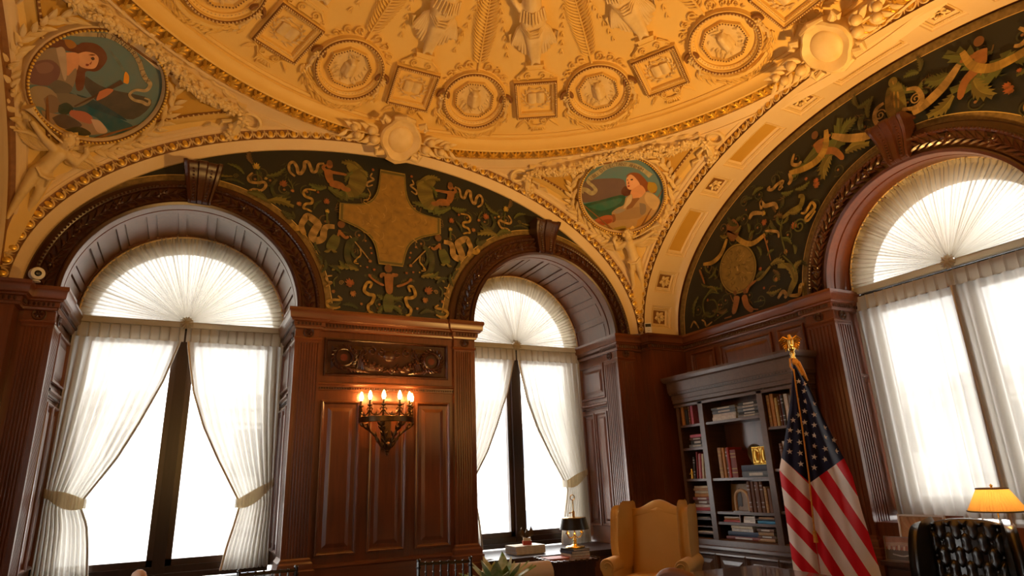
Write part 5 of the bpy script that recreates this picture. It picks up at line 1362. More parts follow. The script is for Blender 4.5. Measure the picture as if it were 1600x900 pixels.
# ---- bookcase against wall_right
bc = empty('bookcase', 'tall dark wooden bookcase with a broad cornice in the room corner, behind the flag', 'bookcase', (5.6, 5.1, 0))
def bp(name, m, *bx, parent=None, **k):
    return obox(name, m, parent or bc, *[(x0-5.6, x1-5.6, y0-5.1, y1-5.1, z0, z1) for x0, x1, y0, y1, z0, z1 in bx], **k)
XF, XB_ = 5.44, 5.765
bp('back_panel', WOOD, (5.755, 5.77, 4.41, 6.18, .1, 2.5))
for y in (6.15, 4.415):
    bp('side_panel', SHELFW, (XF, XB_, y-.025, y+.025, .05, 2.42)) 
for y in (5.735, 4.83):
    bp('upright', SHELFW, (XF-.012, XF+.03, y-.04, y+.04, .65, 2.30), (XF+.03, XB_, y-.02, y+.02, .65, 2.36), bev=.004)
SH = {'1a': (5.775, 6.125, 2.02), '1b': (5.775, 6.125, 1.745), '1c': (5.775, 6.125, 1.385), '1d': (5.775, 6.125, 1.025), '1e': (5.775, 6.125, .94), '1f': (5.775, 6.125, .86), '1g': (5.775, 6.125, .785),
      '2a': (4.87, 5.695, 2.02), '2b': (4.87, 5.695, 1.385), '2c': (4.87, 5.695, 1.025), '2d': (4.87, 5.695, .915), '3a': (4.44, 4.79, 1.885), '3b': (4.44, 4.79, 1.46), '3c': (4.44, 4.79, 1.045)}
for k, (y0, y1, z) in SH.items():
    th = .012 if k in ('1e', '1f', '1g') else .028
    bp('shelf', SHELFW, (XF+.005, XB_-.01, y0, y1, z-th, z))
bp('divider', SHELFW, (XF+.01, 5.70, 5.355, 5.365, .915, 1.0), (XF+.01, 5.70, 5.145, 5.155, .915, 1.0))
bp('base_cabinet', SHELFW, (5.40, XB_, 4.40, 6.17, .05, .62), (5.42, XB_, 4.40, 6.17, 0, .05))
for k in range(4):
    y0 = 4.42 + .437*k
    b = MB(); b.T = Matrix(((0, 1, 0, 5.40-5.6), (-1, 0, 0, 0), (0, 0, 1, 0), (0, 0, 0, 1)))
    o = panel(bc, -(y0+.415)+5.1, -y0+5.1, .10, .58, m=SHELFW, name='cabinet_door', T=b.T)
    b = MB(); b.ball((5.37-5.6, y0 + (.05 if k % 2 else .37) - 5.1, .40), .014, 8, 6); b.build('knob', BRASS, o)
b = MB(); b.T = Matrix(((0, 1, 0, -.16), (-1, 0, 0, 0), (0, 0, 1, 0), (0, 0, 0, 1)))
vsweep(b, [(-1.075, .0), (.70, .0), (.70, .33)], [(-.02, .735), (.0, .73), (.015, .72), (.02, .665), (.055, .655), (.06, .63), (.05, .615), (.02, .60), (.0, .58)]); b.build('ledge', SHELFW, bc, smooth=25)
b = MB(); b.T = Matrix(((0, 1, 0, -.16), (-1, 0, 0, 0), (0, 0, 1, 0), (0, 0, 0, 1)))
vsweep(b, [(-1.085, .32), (-1.085, 0), (.715, 0), (.715, .32)], [(0, 2.24), (.012, 2.245), (.012, 2.275), (.0, 2.28), (.0, 2.29), (.018, 2.295), (.018, 2.335), (.024, 2.34), (.024, 2.395), (.04, 2.40), (.045, 2.43), (.05, 2.435), (.055, 2.55), (.085, 2.565), (.10, 2.60), (.10, 2.625), (-.30, 2.63)])
o = b.build('cornice', SHELFW, bc, smooth=20)
b = MB(); b.T = Matrix(((0, 1, 0, -.16), (-1, 0, 0, 0), (0, 0, 1, 0), (0, 0, 0, 1)))
P = [(-1.085, 0), (.715, 0)]
for k in range(41):
    x = -1.085 + 1.80*(k+.5)/41; b.box(x-.013, x+.013, -.044, -.018, 2.403, 2.428)
beads_along(b, P, .016, 2.285, .016, (.0065, .007, .007)); b.build('dentil', DARKW, o, smooth=0, kind='stuff')
# ---- books
PAGE = (.62, .55, .42)
BOOKM = mat('book_cloth', (1, 1, 1), .55, noise=(40, .25, (.05, .04, .03)), attr=True)
SILV = (.45, .45, .45)
def book(loc, sx, sy, sz, col, up, label, group, band=None, tilt=0, yaw_=0):
    """sx depth into the shelf, sy along the shelf, sz height; spine towards -x"""
    b = MB(); c = .0025 if up else .004; X, Y, Z = sx, sy/2, sz
    if up:
        b.col = col; b.box(0, X, -Y, -Y+c, 0, Z); b.box(0, X, Y-c, Y, 0, Z)
        b.grid(lambda i, j: (-.005*sin(pi*i/4), -Y + sy*i/4, Z*j), 5, 2)
        b.col = PAGE; b.box(.004, X-.006, -Y+c, Y-c, .004, Z-.004)
        if band:
            b.col = band
            for q in (.16, .30, .72, .84):
                b.grid(lambda i, j: (-.0015-.005*sin(pi*i/4), -Y + sy*i/4, Z*q + Z*.035*j), 5, 2)
    else:
        b.col = col; b.box(0, X, -Y, Y, 0, c); b.box(0, X, -Y, Y, Z-c, Z)
        b.grid(lambda i, j: (-.005*sin(pi*i/4), -Y + sy*j, Z*i/4), 5, 2)
        b.col = PAGE; b.box(.004, X-.006, -Y+.004, Y-.004, c, Z-c)
        if band:
            b.col = band; b.grid(lambda i, j: (-.0015-.005*sin(pi*(.25+.5*i/2)), -Y*.55 + sy*.5*j, Z*(.25+.5*i/2)), 3, 2)
    o = b.build('book', BOOKM, smooth=40); o.location = loc; o.rotation_euler = (tilt, 0, yaw_)
    return tag(o, label, 'book', group)
NTH = ['first', 'second', 'third', 'fourth', 'fifth', 'sixth', 'seventh', 'eighth', 'ninth', 'tenth', 'eleventh', 'twelfth']
CL = {'orange': (.50, .22, .05), 'black': (.02, .02, .022), 'cream': (.62, .52, .34), 'red': (.42, .03, .025), 'crimson': (.30, .02, .03), 'tan': (.40, .22, .09), 'brown': (.15, .06, .03), 'grey': (.22, .23, .23), 'white': (.70, .66, .60), 'blue': (.02, .22, .42), 'navy': (.03, .05, .10), 'pink': (.55, .12, .18), 'green': (.06, .11, .08), 'maroon': (.20, .03, .02), 'gold': (.50, .34, .08), 'slate': (.13, .16, .19)}
def uprow(key, y, lst, where, depth=.19, lean=0):
    z = SH[key][2] + .0005 if key in SH else key
    for i, (c, w_, h) in enumerate(lst):
        y -= w_/2 + .0012
        ln = lean if i else lean*.6
        book((XF + .025 + .012*(i % 3), y + (h*sin(lean)*.0), z + (abs(sin(ln))*w_/2)), depth - .01*(i % 2), w_, h, CL[c], True, f'{c} upright book, {NTH[i]} from left on {where}', f'upright books on {where}', SILV if c in ('black', 'crimson', 'brown', 'red') and i % 2 == 0 else ((.5, .35, .1) if c in ('maroon', 'tan') else None), tilt=ln)
        y -= w_/2 + (.0012 if not lean else .006)
def pile(key, yc, lst, where, depth=.2, x=None):
    z = SH[key][2] + .0005 if key in SH else key; n = len(lst)
    for i, (c, ln, t) in enumerate(lst):
        book((XF + .02 + .014*((i*2) % 3), yc + .008*((i*5) % 3 - 1), z), depth, ln, t, CL[c], False, f'{c} flat book, {NTH[i]} from bottom in {where}', f'flat books in {where}', (.55, .52, .45) if c in ('black', 'slate', 'grey', 'green', 'brown', 'maroon') else None)
        z += t + .0006
uprow('1a', 6.115, [('orange', .045, .235), ('black', .05, .19), ('cream', .026, .225), ('maroon', .022, .235), ('pink', .040, .225)], 'the top left bookcase shelf')
pile('1b', 5.905, [('grey', .26, .035), ('black', .22, .05), ('brown', .24, .03), ('pink', .20, .035)], "the second left shelf's pile")
uprow('1c', 6.02, [('black', .03, .25), ('crimson', .022, .31), ('white', .028, .28), ('pink', .022, .285), ('cream', .028, .28), ('white', .024, .27)], 'the third left bookcase shelf', lean=.10)
pile('1d', 5.93, [('red', .30, .035), ('white', .27, .035), ('brown', .26, .045), ('maroon', .29, .035), ('orange', .25, .04), ('cream', .22, .028), ('tan', .24, .028), ('cream', .24, .025)], 'the tall fourth left shelf pile')
for k, (kk, wd) in enumerate((('1e', .2), ('1g', .24))):
    pile(kk, 5.93, [('grey' if k == 0 else 'white', wd, .016)], 'the ' + ('upper' if k == 0 else 'lower') + ' dark paper tray')
pile('2a', 5.41, [('white', .36, .045), ('white', .36, .035), ('slate', .36, .04), ('slate', .37, .03)], "the top middle shelf's left pile")
pile('2a', 5.04, [('grey', .31, .03), ('black', .30, .03), ('slate', .32, .035), ('grey', .31, .03), ('black', .30, .04)], "the top middle shelf's right pile")
uprow('2b', 5.58, [('tan', .05, .335), ('orange', .035, .33), ('brown', .045, .325), ('red', .03, .33), ('maroon', .085, .30)], 'the shelf beside the gilded panel', depth=.22)
pile('2b', 5.07, [('slate', .37, .06), ('navy', .39, .065)], 'the pair under the gilded panel', depth=.24)
uprow('2c', 5.215, [('brown', .038, .315), ('brown', .038, .315), ('brown', .038, .315), ('brown', .038, .315), ('brown', .038, .315), ('cream', .022, .26), ('tan', .03, .25), ('brown', .04, .24), ('gold', .028, .275), ('white', .03, .265), ('grey', .026, .255)], 'the shelf with the wooden arch')
pile('2d', 5.50, [('red', .24, .022), ('orange', .24, .016), ('white', .23, .016)], 'the left pigeonhole pile')
pile('2d', 5.01, [('blue', .25, .03)], 'the right pigeonhole', depth=.2)
bp('pigeonhole_shelf', SHELFW, (XF+.01, 5.70, 4.87, 5.145, .955, .962))
book((XF+.03, 5.01, .9625), .19, .20, .018, CL['tan'], False, 'tan flat book on the thin pigeonhole shelf above the blue one', None)
pile(.7375, 5.37, [('maroon', .48, .032), ('navy', .44, .05), ('white', .30, .03), ('cream', .30, .03), ('white', .22, .03)], 'the front pile on the bottom bookcase shelf', depth=.24)
pile(.7375, 5.05, [('tan', .22, .03), ('brown', .24, .03), ('tan', .20, .035), ('brown', .22, .03)], 'the dim right pile, bottom bookcase shelf', depth=.2)
uprow('3a', 4.775, [('tan', .035, .33), ('orange', .04, .34), ('cream', .022, .28), ('gold', .028, .29), ('brown', .02, .3), ('red', .022, .32), ('black', .03, .31), ('white', .045, .315), ('grey', .03, .30)], 'the top shelf beside the flag')
uprow('3b', 4.70, [('brown', .03, .25), ('white', .04, .27), ('tan', .03, .24)], 'the second shelf behind the flag')
uprow('3c', 4.74, [('grey', .03, .26), ('white', .03, .27), ('slate', .035, .26), ('cream', .03, .25), ('white', .03, .27)], 'the third shelf behind the flag')
# objects on the shelves
o = empty('relief_panel', 'gilded square relief panel standing on two big volumes in the bookcase', 'ornament', (XF+.05, 4.985, 1.512), pi)
b = MB(); b.box(-.02, .0, -.11, .11, 0, .185); b.build('panel_board', GILT, o, smooth=0)
b = MB(); g = random.Random(2)
for s in (-1, 1):
    b.tube([(.002, s*.055 + .045*cos(2*pi*k/20)*abs(cos(2*pi*k/20))**-.5 if abs(cos(2*pi*k/20)) > .05 else s*.055, .093 + .075*sin(2*pi*k/20)) for k in range(20)], .006, 5, closed=True)
    b.tube([(.006, s*.055, .04), (.012, s*.055, .10), (.006, s*.055, .14)], [.012, .018, .012], 6)
    for k in range(14):
        y, z = s*.055 + g.uniform(-.035, .035), g.uniform(.03, .16); b.ball((.002, y, z), (.008, .008, .008), 5, 4)
for k in range(9):
    b.ball((.002, -.10 + .025*k, .012), .008, 5, 4); b.ball((.002, -.10 + .025*k, .173), .008, 5, 4)
b.build('relief', GILT, o, kind='stuff')
o = empty('plate', 'dark bronze plate on its edge behind the gilded relief panel', 'plate', (XF+.13, 5.10, 1.512), 0)
b = MB(); b.T = Matrix.Translation((0, 0, .115)) @ Matrix.Rotation(-pi/2 - .15, 4, 'Y'); b.lathe([(0, .012), (.07, .010), (.085, .018), (.112, .022), (.112, .016), (.08, .008), (0, .004)], 28); b.build('dish', BRONZE, o)
b = MB(); b.tube([(-.03, -.05, .0), (.0, -.05, .02), (.05, -.05, .004)], .005, 6); b.tube([(-.03, .05, .0), (.0, .05, .02), (.05, .05, .004)], .005, 6); b.build('stand', BRASS, o)
o = empty('wooden_arch', 'small pale wooden arch ornament before the matching brown volumes', 'ornament', (XF+.035, 5.315, 1.0255))
b = MB(); b.tube([(0, -.095, .0), (0, -.095, .13)] + [(0, -.095*cos(pi*k/10), .13 + .095*sin(pi*k/10)) for k in range(1, 10)] + [(0, .095, .13), (0, .095, 0)], .018, 8); b.build('arch', mat('pale_turned_wood', (.50, .34, .18), .45), o)
b = MB(); b.box(-.03, .03, -.12, .12, -.0, .012); b.build('base', SHELFW, o, smooth=0)
o = empty('small_picture', 'sepia picture of a dark figure leaning on the lower middle shelf', 'picture', (XF+.16, 5.49, 1.0265))
b = MB(); b.box(0, .012, -.12, .12, 0, .29); b.build('board', mat('sepia_print', (.30, .17, .07), .5, noise=(12, .6, (.18, .09, .03))), o, smooth=0)
b = MB(); vs, fs = blob([((-.002, 0, .22), .022, (-.002, .0, .225), .02), ((-.002, .0, .19), .03, (-.002, -.01, .12), .035), ((-.002, -.01, .12), .03, (-.002, -.03, .06), .02), ((-.002, .0, .12), .03, (-.002, .02, .05), .02)], .008); b.add([(max(-.004, min(.004, x*.2 - .001)), y, z) for x, y, z in vs], fs); b.build('painted_figure', mat('umber_paint', (.05, .025, .012), .5), o)
o.rotation_euler = (0, .12, 0); o.location.x += .0
o = empty('greeting_card', 'small white printed card standing in the middle pigeonhole', 'card', (XF+.03, 5.25, .9155)); o.rotation_euler = (0, .2, 0)
b = MB(); b.box(0, .004, -.085, .085, 0, .068); b.build('card_board', mat('card_white', (.72, .68, .60), .6), o, smooth=0)
b = MB()
for r in range(3):
    for k in range(7):
        b.box(-.001, 0, .065 - .019*k - .013, .065 - .019*k, .044 - .014*r, .051 - .014*r) if not (r == 2 and k < 4) else None
b.build('print_marks', mat('print_ink', (.16, .14, .13), .6), o, smooth=0, kind='stuff')
o = empty('small_statuette', 'small gold statuette in front of the leaning magazines in the left bay', 'statuette', (XF+.03, 6.05, 1.386))
vs, fs = blob([((0, 0, .0), .02, (0, 0, .05), .014), ((0, 0, .05), .016, (0, 0, .085), .014), ((0, 0, .105), .012, (0, 0, .108), .012), ((0, .012, .08), .007, (-.01, .03, .05), .006), ((0, -.012, .08), .007, (-.01, -.03, .06), .006)], .006)
b = MB(); b.add([(x, y, max(0, z)) for x, y, z in vs], fs); b.build('figure', GILT, o)
# ---- flag
FL = Vector((4.80, 3.82, 0)); hx = Vector((.6227, -.7825, 0)); nx = Vector((-.7825, -.6227, 0))
fl = empty('flag', 'stars and stripes flag draped on an eagle-topped pole in front of the bookcase', 'flag', FL)
def flagmat():
    m = bpy.data.materials.new('flag_cloth'); m.use_nodes = True; nt = m.node_tree; N = nt.nodes; L = nt.links; b = N['Principled BSDF']; b.inputs['Roughness'].default_value = .55; b.inputs['Specular IOR Level'].default_value = .25
    a = N.new('ShaderNodeAttribute'); a.attribute_name = 'stripe'; c = N.new('ShaderNodeAttribute'); c.attribute_name = 'canton'
    fr = N.new('ShaderNodeMath'); fr.operation = 'FRACT'; L.new(a.outputs['Fac'], fr.inputs[0]); gt = N.new('ShaderNodeMath'); gt.operation = 'GREATER_THAN'; gt.inputs[1].default_value = .48; L.new(fr.outputs[0], gt.inputs[0])
    mx = N.new('ShaderNodeMix'); mx.data_type = 'RGBA'; L.new(gt.outputs[0], mx.inputs['Factor']); mx.inputs['A'].default_value = (.72, .012, .028, 1); mx.inputs['B'].default_value = (.90, .81, .77, 1)
    g2 = N.new('ShaderNodeMath'); g2.operation = 'GREATER_THAN'; g2.inputs[1].default_value = 0; L.new(c.outputs['Fac'], g2.inputs[0])
    m2 = N.new('ShaderNodeMix'); m2.data_type = 'RGBA'; L.new(g2.outputs[0], m2.inputs['Factor']); L.new(mx.outputs['Result'], m2.inputs['A']); m2.inputs['B'].default_value = (.006, .009, .045, 1)
    L.new(m2.outputs['Result'], b.inputs['Base Color']); return m
Lt = [(2.337, -.012), (2.068, -.071), (1.632, -.202), (1.445, -.264), (1.102, -.268), (.647, -.276), (.2, -.28)]
Rt = [(2.337, .006), (2.168, .081), (1.827, .167), (1.523, .258), (1.371, .299), (1.093, .318), (.706, .360), (.2, .40)]
def hcen(z):
    return lerp([(2.34, -.004), (1.32, -.037), (.88, -.062), (.2, -.09)], z)
def fdep(h, z):
    l, r, c = lerp(Lt, z), lerp(Rt, z), hcen(z); amp = .012 + .04*min(1, (2.34-z)/1.0)
    if h < c:
        q = (c-h)/(c-l+1e-6); return amp*(sin(pi*q*1.0)*1.3 + .35*sin(3*pi*q)) - .02*q
    q = (h-c)/(r-c+1e-6); return amp*(1.5*sin(pi*q) + .5*sin(4*pi*q)) - .10*q*q*min(1, (2.34-z))
def fpt(h, z, o=0):
    return hx*h + nx*(fdep(h, z) + o + .045) + Vector((0, 0, z))
b = MB(); st, ca_ = [], []
NU, NV = 48, 90
def ffn(i, j):
    z = 2.335 - 2.135*j/(NV-1); l, r, c = lerp(Lt, z), lerp(Rt, z), hcen(z); u = i/NU; h = l + (c-l)*u*2 if u <= .5 else c + (r-c)*(u-.5)*2
    zz = z - .03*abs(h)*0
    if u < .5:
        st.append((1.112 - (z + 1.28*h))/.295 + 10)
        ca_.append(z - (1.535 + (1.335-1.535)*(h+.217)/.18))
    else:
        st.append((h + z/2.2 - .67)/.19 + 10)
        ca_.append(z - (1.335 + (1.523-1.335)*(h+.037)/.295))
    return fpt(h, z)
b.grid(ffn, NU+1, NV)
o = b.build('flag_cloth', flagmat(), fl, smooth=60)
for nm, vv in (('stripe', st), ('canton', ca_)):
    at = o.data.attributes.new(nm, 'FLOAT', 'POINT'); at.data.foreach_set('value', vv)
star = MB(); star.add([(0, 0, 0)] + [((.026 if k % 2 == 0 else .0105)*sin(2*pi*k/10), 0, (.026 if k % 2 == 0 else .0105)*cos(2*pi*k/10)) for k in range(10)], [(0, k+1, (k+1) % 10 + 1) for k in range(10)])
s0 = None
for h, z in [(.042, 2.1), (.101, 1.988), (-.015, 2.035), (.036, 2.012), (.018, 1.93), (.089, 1.893), (.003, 1.835), (.075, 1.806), (.152, 1.783), (-.122, 1.777), (-.056, 1.76), (-.0, 1.738), (.06, 1.72), (.141, 1.699), (-.14, 1.687), (-.062, 1.669), (.046, 1.633), (.125, 1.605), (.209, 1.583), (-.154, 1.597), (-.073, 1.58), (.031, 1.543), (.111, 1.521), (-.082, 1.491), (.017, 1.457), (.206, 1.676), (.012, 2.19), (.055, 2.165), (-.035, 1.90), (-.085, 1.86)]:
    if s0 is None:
        s0 = star.build('star', mat('star_white', (.74, .70, .62), .6), o, smooth=0); q = s0
    else:
        q = cp(s0, o)
    p = fpt(h, z, .004); e = .01; dx = (fpt(h+e, z) - fpt(h-e, z)); dz = (fpt(h, z+e) - fpt(h, z-e)); nn = dx.cross(dz).normalized()
    q.matrix_basis = Matrix.Translation(p + (nn if nn.dot(nx) > 0 else -nn)*.003) @ Matrix((( *[dx.normalized()[k] for k in range(1)], 0, 0), (0, 1, 0), (0, 0, 1))).to_4x4() if False else Matrix.Translation(p) @ Matrix([[dx.normalized()[k], nx[k], dz.normalized()[k]] for k in range(3)]).to_4x4() @ Matrix.Rotation(.25*sin(h*40), 4, 'Y')
b = MB(); b.tube([(0, 0, .05), (0, 0, 2.46)], .016, 10); b.build('pole', mat('pole_oak', (.16, .07, .03), .35), fl)
b = MB(); b.lathe([(0, .0), (.16, 0), (.16, .02), (.14, .035), (.05, .06), (.03, .12), (.022, .16), (0, .16)], 24); b.build('floor_stand', BRASS, fl)
b = MB(); b.lathe([(.018, 2.40), (.022, 2.41), (.018, 2.43), (.024, 2.445), (.020, 2.47), (.032, 2.485), (.034, 2.50), (.02, 2.51), (0, 2.512)], 14); b.build('ferrule', BRASS, fl)
ea = [((0, 0, 2.525), .026, (0, 0, 2.575), .030), ((0, 0, 2.575), .026, (.0, -.0, 2.605), .018), ((.0, 0, 2.615), .016, (-.012, 0, 2.618), .010)]
def hz(p):
    return hx*p[0] + nx*p[1] + Vector((0, 0, p[2]))
vs, fs = blob([(p, r, q, r2) for p, r, q, r2 in ea], .006)
b = MB(hz); b.add(vs, fs)
for s in (-1, 1):
    for k in range(6):
        b.leaf((s*.02, -.005 - .004*k, 2.575 - .006*k), (s*(.098 - .008*k), -.02, 2.565 - .022*k + .018), .013, (0, 1, 0), cup=.4, k=3)
    b.tube([(s*.018, 0, 2.58), (s*.055, 0, 2.605), (s*.095, -.01, 2.575)], [.012, .013, .006], 6)
b.build('eagle', BRASS, fl)
CORD = mat('gold_cord', (.70, .33, .04), .5, noise=(90, .6, (.42, .16, .02)))
b = MB(hz); b.tube([(-.012, .075, 2.30), (-.018, .10, 2.1), (-.022, .115, 1.8), (-.035, .12, 1.4), (-.055, .125, 1.1), (-.065, .125, .96)], .0075, 6)
b.tube([(.0, .03, 2.40), (-.03, .04, 2.40), (-.035, .05, 2.33), (-.012, .07, 2.28)], .008, 6); b.tube([(.0, .03, 2.40), (.035, .04, 2.36), (.06, .055, 2.27), (.085, .05, 2.19)], [.010, .018, .016, .008], 6); b.tube([(.0, .04, 2.38), (.02, .06, 2.33), (.05, .06, 2.24)], .010, 6); b.ball((.01, .05, 2.37), (.03, .02, .03), 8, 6)
b.tube([(-.065, .125, .96), (-.066, .125, .87)], [.014, .018], 8)
b.build('tasselled_cord', CORD, fl)
b = MB(hz)
for k in range(30):
    z = .62 - .42*k/30; h = lerp(Lt, z); d = fdep(h, z) + .045
    b.tube([(h, d, z), (h - .05, d + .004, z - .018)], .004, 4)
b.build('gold_fringe', CORD, fl, kind='stuff')
# ---- wing armchair (yellow)
YEL = mat('mustard_upholstery', (.68, .43, .125), .75, sheen=.25, noise=(5, .3, (.58, .34, .08)), bump=.15, bscale=220)
CRM = mat('cream_upholstery', (.66, .56, .40), .75, sheen=.2, bump=.12, bscale=200)
def loft(b, secs, n=20, cap=True):
    """skin rounded sections: each (centre, half width vector, half height vector, squareness)"""
    rings = []
    for c, hw, hh, sq in secs:
        c, hw, hh = Vector(c), Vector(hw), Vector(hh); rg = []
        for k in range(n):
            a = 2*pi*k/n; ca, sa = cos(a), sin(a); e = 2/sq
            rg.append(c + hw*(abs(ca)**e*(1 if ca >= 0 else -1)) + hh*(abs(sa)**e*(1 if sa >= 0 else -1)))
        rings.append(rg)
    b.grid(lambda i, j: rings[i][j], len(rings), n, cv=True)
    if cap:
        o = len(b.v) - n*len(rings); b.f += [[o + k for k in range(n)], [o + (len(rings)-1)*n + k for k in range(n)][::-1]]; b.m += [b.mi]*2
        if b.col is not None:
            b.c += [b.col]*2
def slab(b, outline, y0, y1, r=.03, T=lambda p: p):
    """upholstered board: outline in x,z, thickness along y, rounded edge; y0 front"""
    n = len(outline); cx = sum(p[0] for p in outline)/n; cz = sum(p[1] for p in outline)/n
    def inset(k, d):
        p = outline[k]; a = outline[k-1]; c = outline[(k+1) % n]; tx, tz = c[0]-a[0], c[1]-a[1]; l = hypot(tx, tz) or 1
        return (p[0] - tz/l*d, p[1] + tx/l*d)
    pr = [(r*2.2, y0 - .006), (r, y0), (r*.3, y0 + r*.35), (0, y0 + r), (0, y1 - r), (r*.3, y1 - r*.35), (r, y1)]
    o = len(b.v)
    b.grid(lambda i, j: T((inset(i, pr[j][0])[0], pr[j][1], inset(i, pr[j][0])[1])), n, len(pr), cu=True)
    for jj, dy, fl in ((0, -.010, 1), (len(pr)-1, .004, -1)):
        edge = [inset(i, pr[jj][0]) for i in range(n)]; ks = [1, .8, .55, .28, .02]
        b.grid(lambda i, j: T((cx + (edge[i][0]-cx)*ks[j], pr[jj][1] + dy*(1-ks[j]**2)*2, cz + (edge[i][1]-cz)*ks[j])), n, 5, cu=True)
def wing_chair(name, label, loc, rz, M, tuft=False, W=.80, CR=1.18, legm=None):
    t = empty(name, label, 'armchair', loc, rz); w_ = W/2 - .075
    # back with camel crest; leans back
    lean = lambda p: (p[0], p[1] + (p[2]-.42)*.16, p[2])
    crest = []
    N_ = 24
    for k in range(N_+1):
        x = w_ - 2*w_*k/N_; q = abs(x)/w_
        crest.append((x, CR - (.075*(1 - cos(pi*min(1, q*1.25)))/2 if not tuft else .03*q**3) - (.012*q)))
    outl = [(-w_, .40), (w_, .40)] + crest
    b = MB(); slab(b, outl, .20, .33, .035, lean); bk = b.build('back', M, t, smooth=50)
    for s in (-1, 1):
        X = s*(w_ + .035)
        b = MB()
        # wing: side profile in y,z with thickness along x
        pro = [(.30, .62), (-.02, .62), (-.075, .70), (-.085, .80), (-.06, .92), (-.045, 1.0), (-.02, CR - .11), (.05, CR - .078), (.14, CR - .075), (.34, CR - .085), (.42, CR - .10), (.36, .80)]
        pro = [(p[0], p[1]) for p in crv(pro + pro[:1], 4)[:-1]]
        T_ = (lambda p, X=X, s=s: (X + s*(p[1]) + s*.05*max(0, (.25 - p[0]))*1.0, p[0], p[2]))
        slab(b, pro if s > 0 else pro, -.045, .045, .035, T_)
        wg = b.build('wing', M, t, smooth=50)
        # rolled arm
        b = MB(); R_ = .075; zc = .60
        roll = [(0.055*0, -.38), ]
        def armsec(y, k=1.0):
            pts = []
            for q in range(15):
                a = R(-40 + 270*q/14); pts.append((X + s*(.03 + R_*k*cos(a)), y, zc + R_*k*sin(a)))
            return pts + [(X - s*.03, y, zc - .05), (X - s*.035, y, .34), (X - s*.035, y, .22), (X + s*.05, y, .22), (X + s*.05, y, .45)]
        ys = [(-.385, .80), (-.39, .93), (-.375, 1.0), (-.2, 1.0), (.0, .98), (.28, .92)]
        secs = [armsec(y, k) for y, k in ys]
        b.grid(lambda i, j: secs[i][j], len(ys), 20, cv=True)
        o = len(b.v) - 20*len(ys); b.f += [[o + k for k in range(20)]]; b.m += [0]
        b.tube([(X + s*(.03 + (R_*.85 - .0045*k)*cos(R(230 - 24*k))), -.392, zc + (R_*.85 - .0045*k)*sin(R(230 - 24*k))) for k in range(15)], .006, 6)
        b.tube([(X - s*.034, -.388, .24), (X - s*.034, -.39, .40), (X - s*.028, -.39, .55)], .006, 6)
        b.build('arm', M, t, smooth=50)
    b = MB(); loft(b, [((0, -.40, .40), (w_ - .02, 0, 0), (0, 0, .06), 5), ((0, -.41, .41), (w_ - .01, 0, 0), (0, 0, .075), 5), ((0, -.2, .425), (w_ - .005, 0, 0), (0, 0, .085), 5), ((0, .22, .415), (w_ - .02, 0, 0), (0, 0, .07), 5)], 28); b.build('seat_cushion', M, t, smooth=50)
    b = MB(); b.box(-w_, w_, -.36, .30, .20, .36); b.build('seat_frame', M, t, smooth=0)
    for sx in (-1, 1):
        for sy in (-1, 1):
            b = MB(); b.tube([(sx*(w_-.02), sy*.30 - .02, .21), (sx*(w_-.02), sy*.31 - .02, .12), (sx*(w_-.005), sy*.33-.02, .0)], [.032, .026, .018], 8); b.build('leg', legm or DARKW, t)
    return t
wing_chair('wing_armchair', 'mustard yellow wing armchair with a humped back, in the corner by the bookcase', (4.32, 5.48, 0), R(-54), YEL, W=.76, CR=1.19)
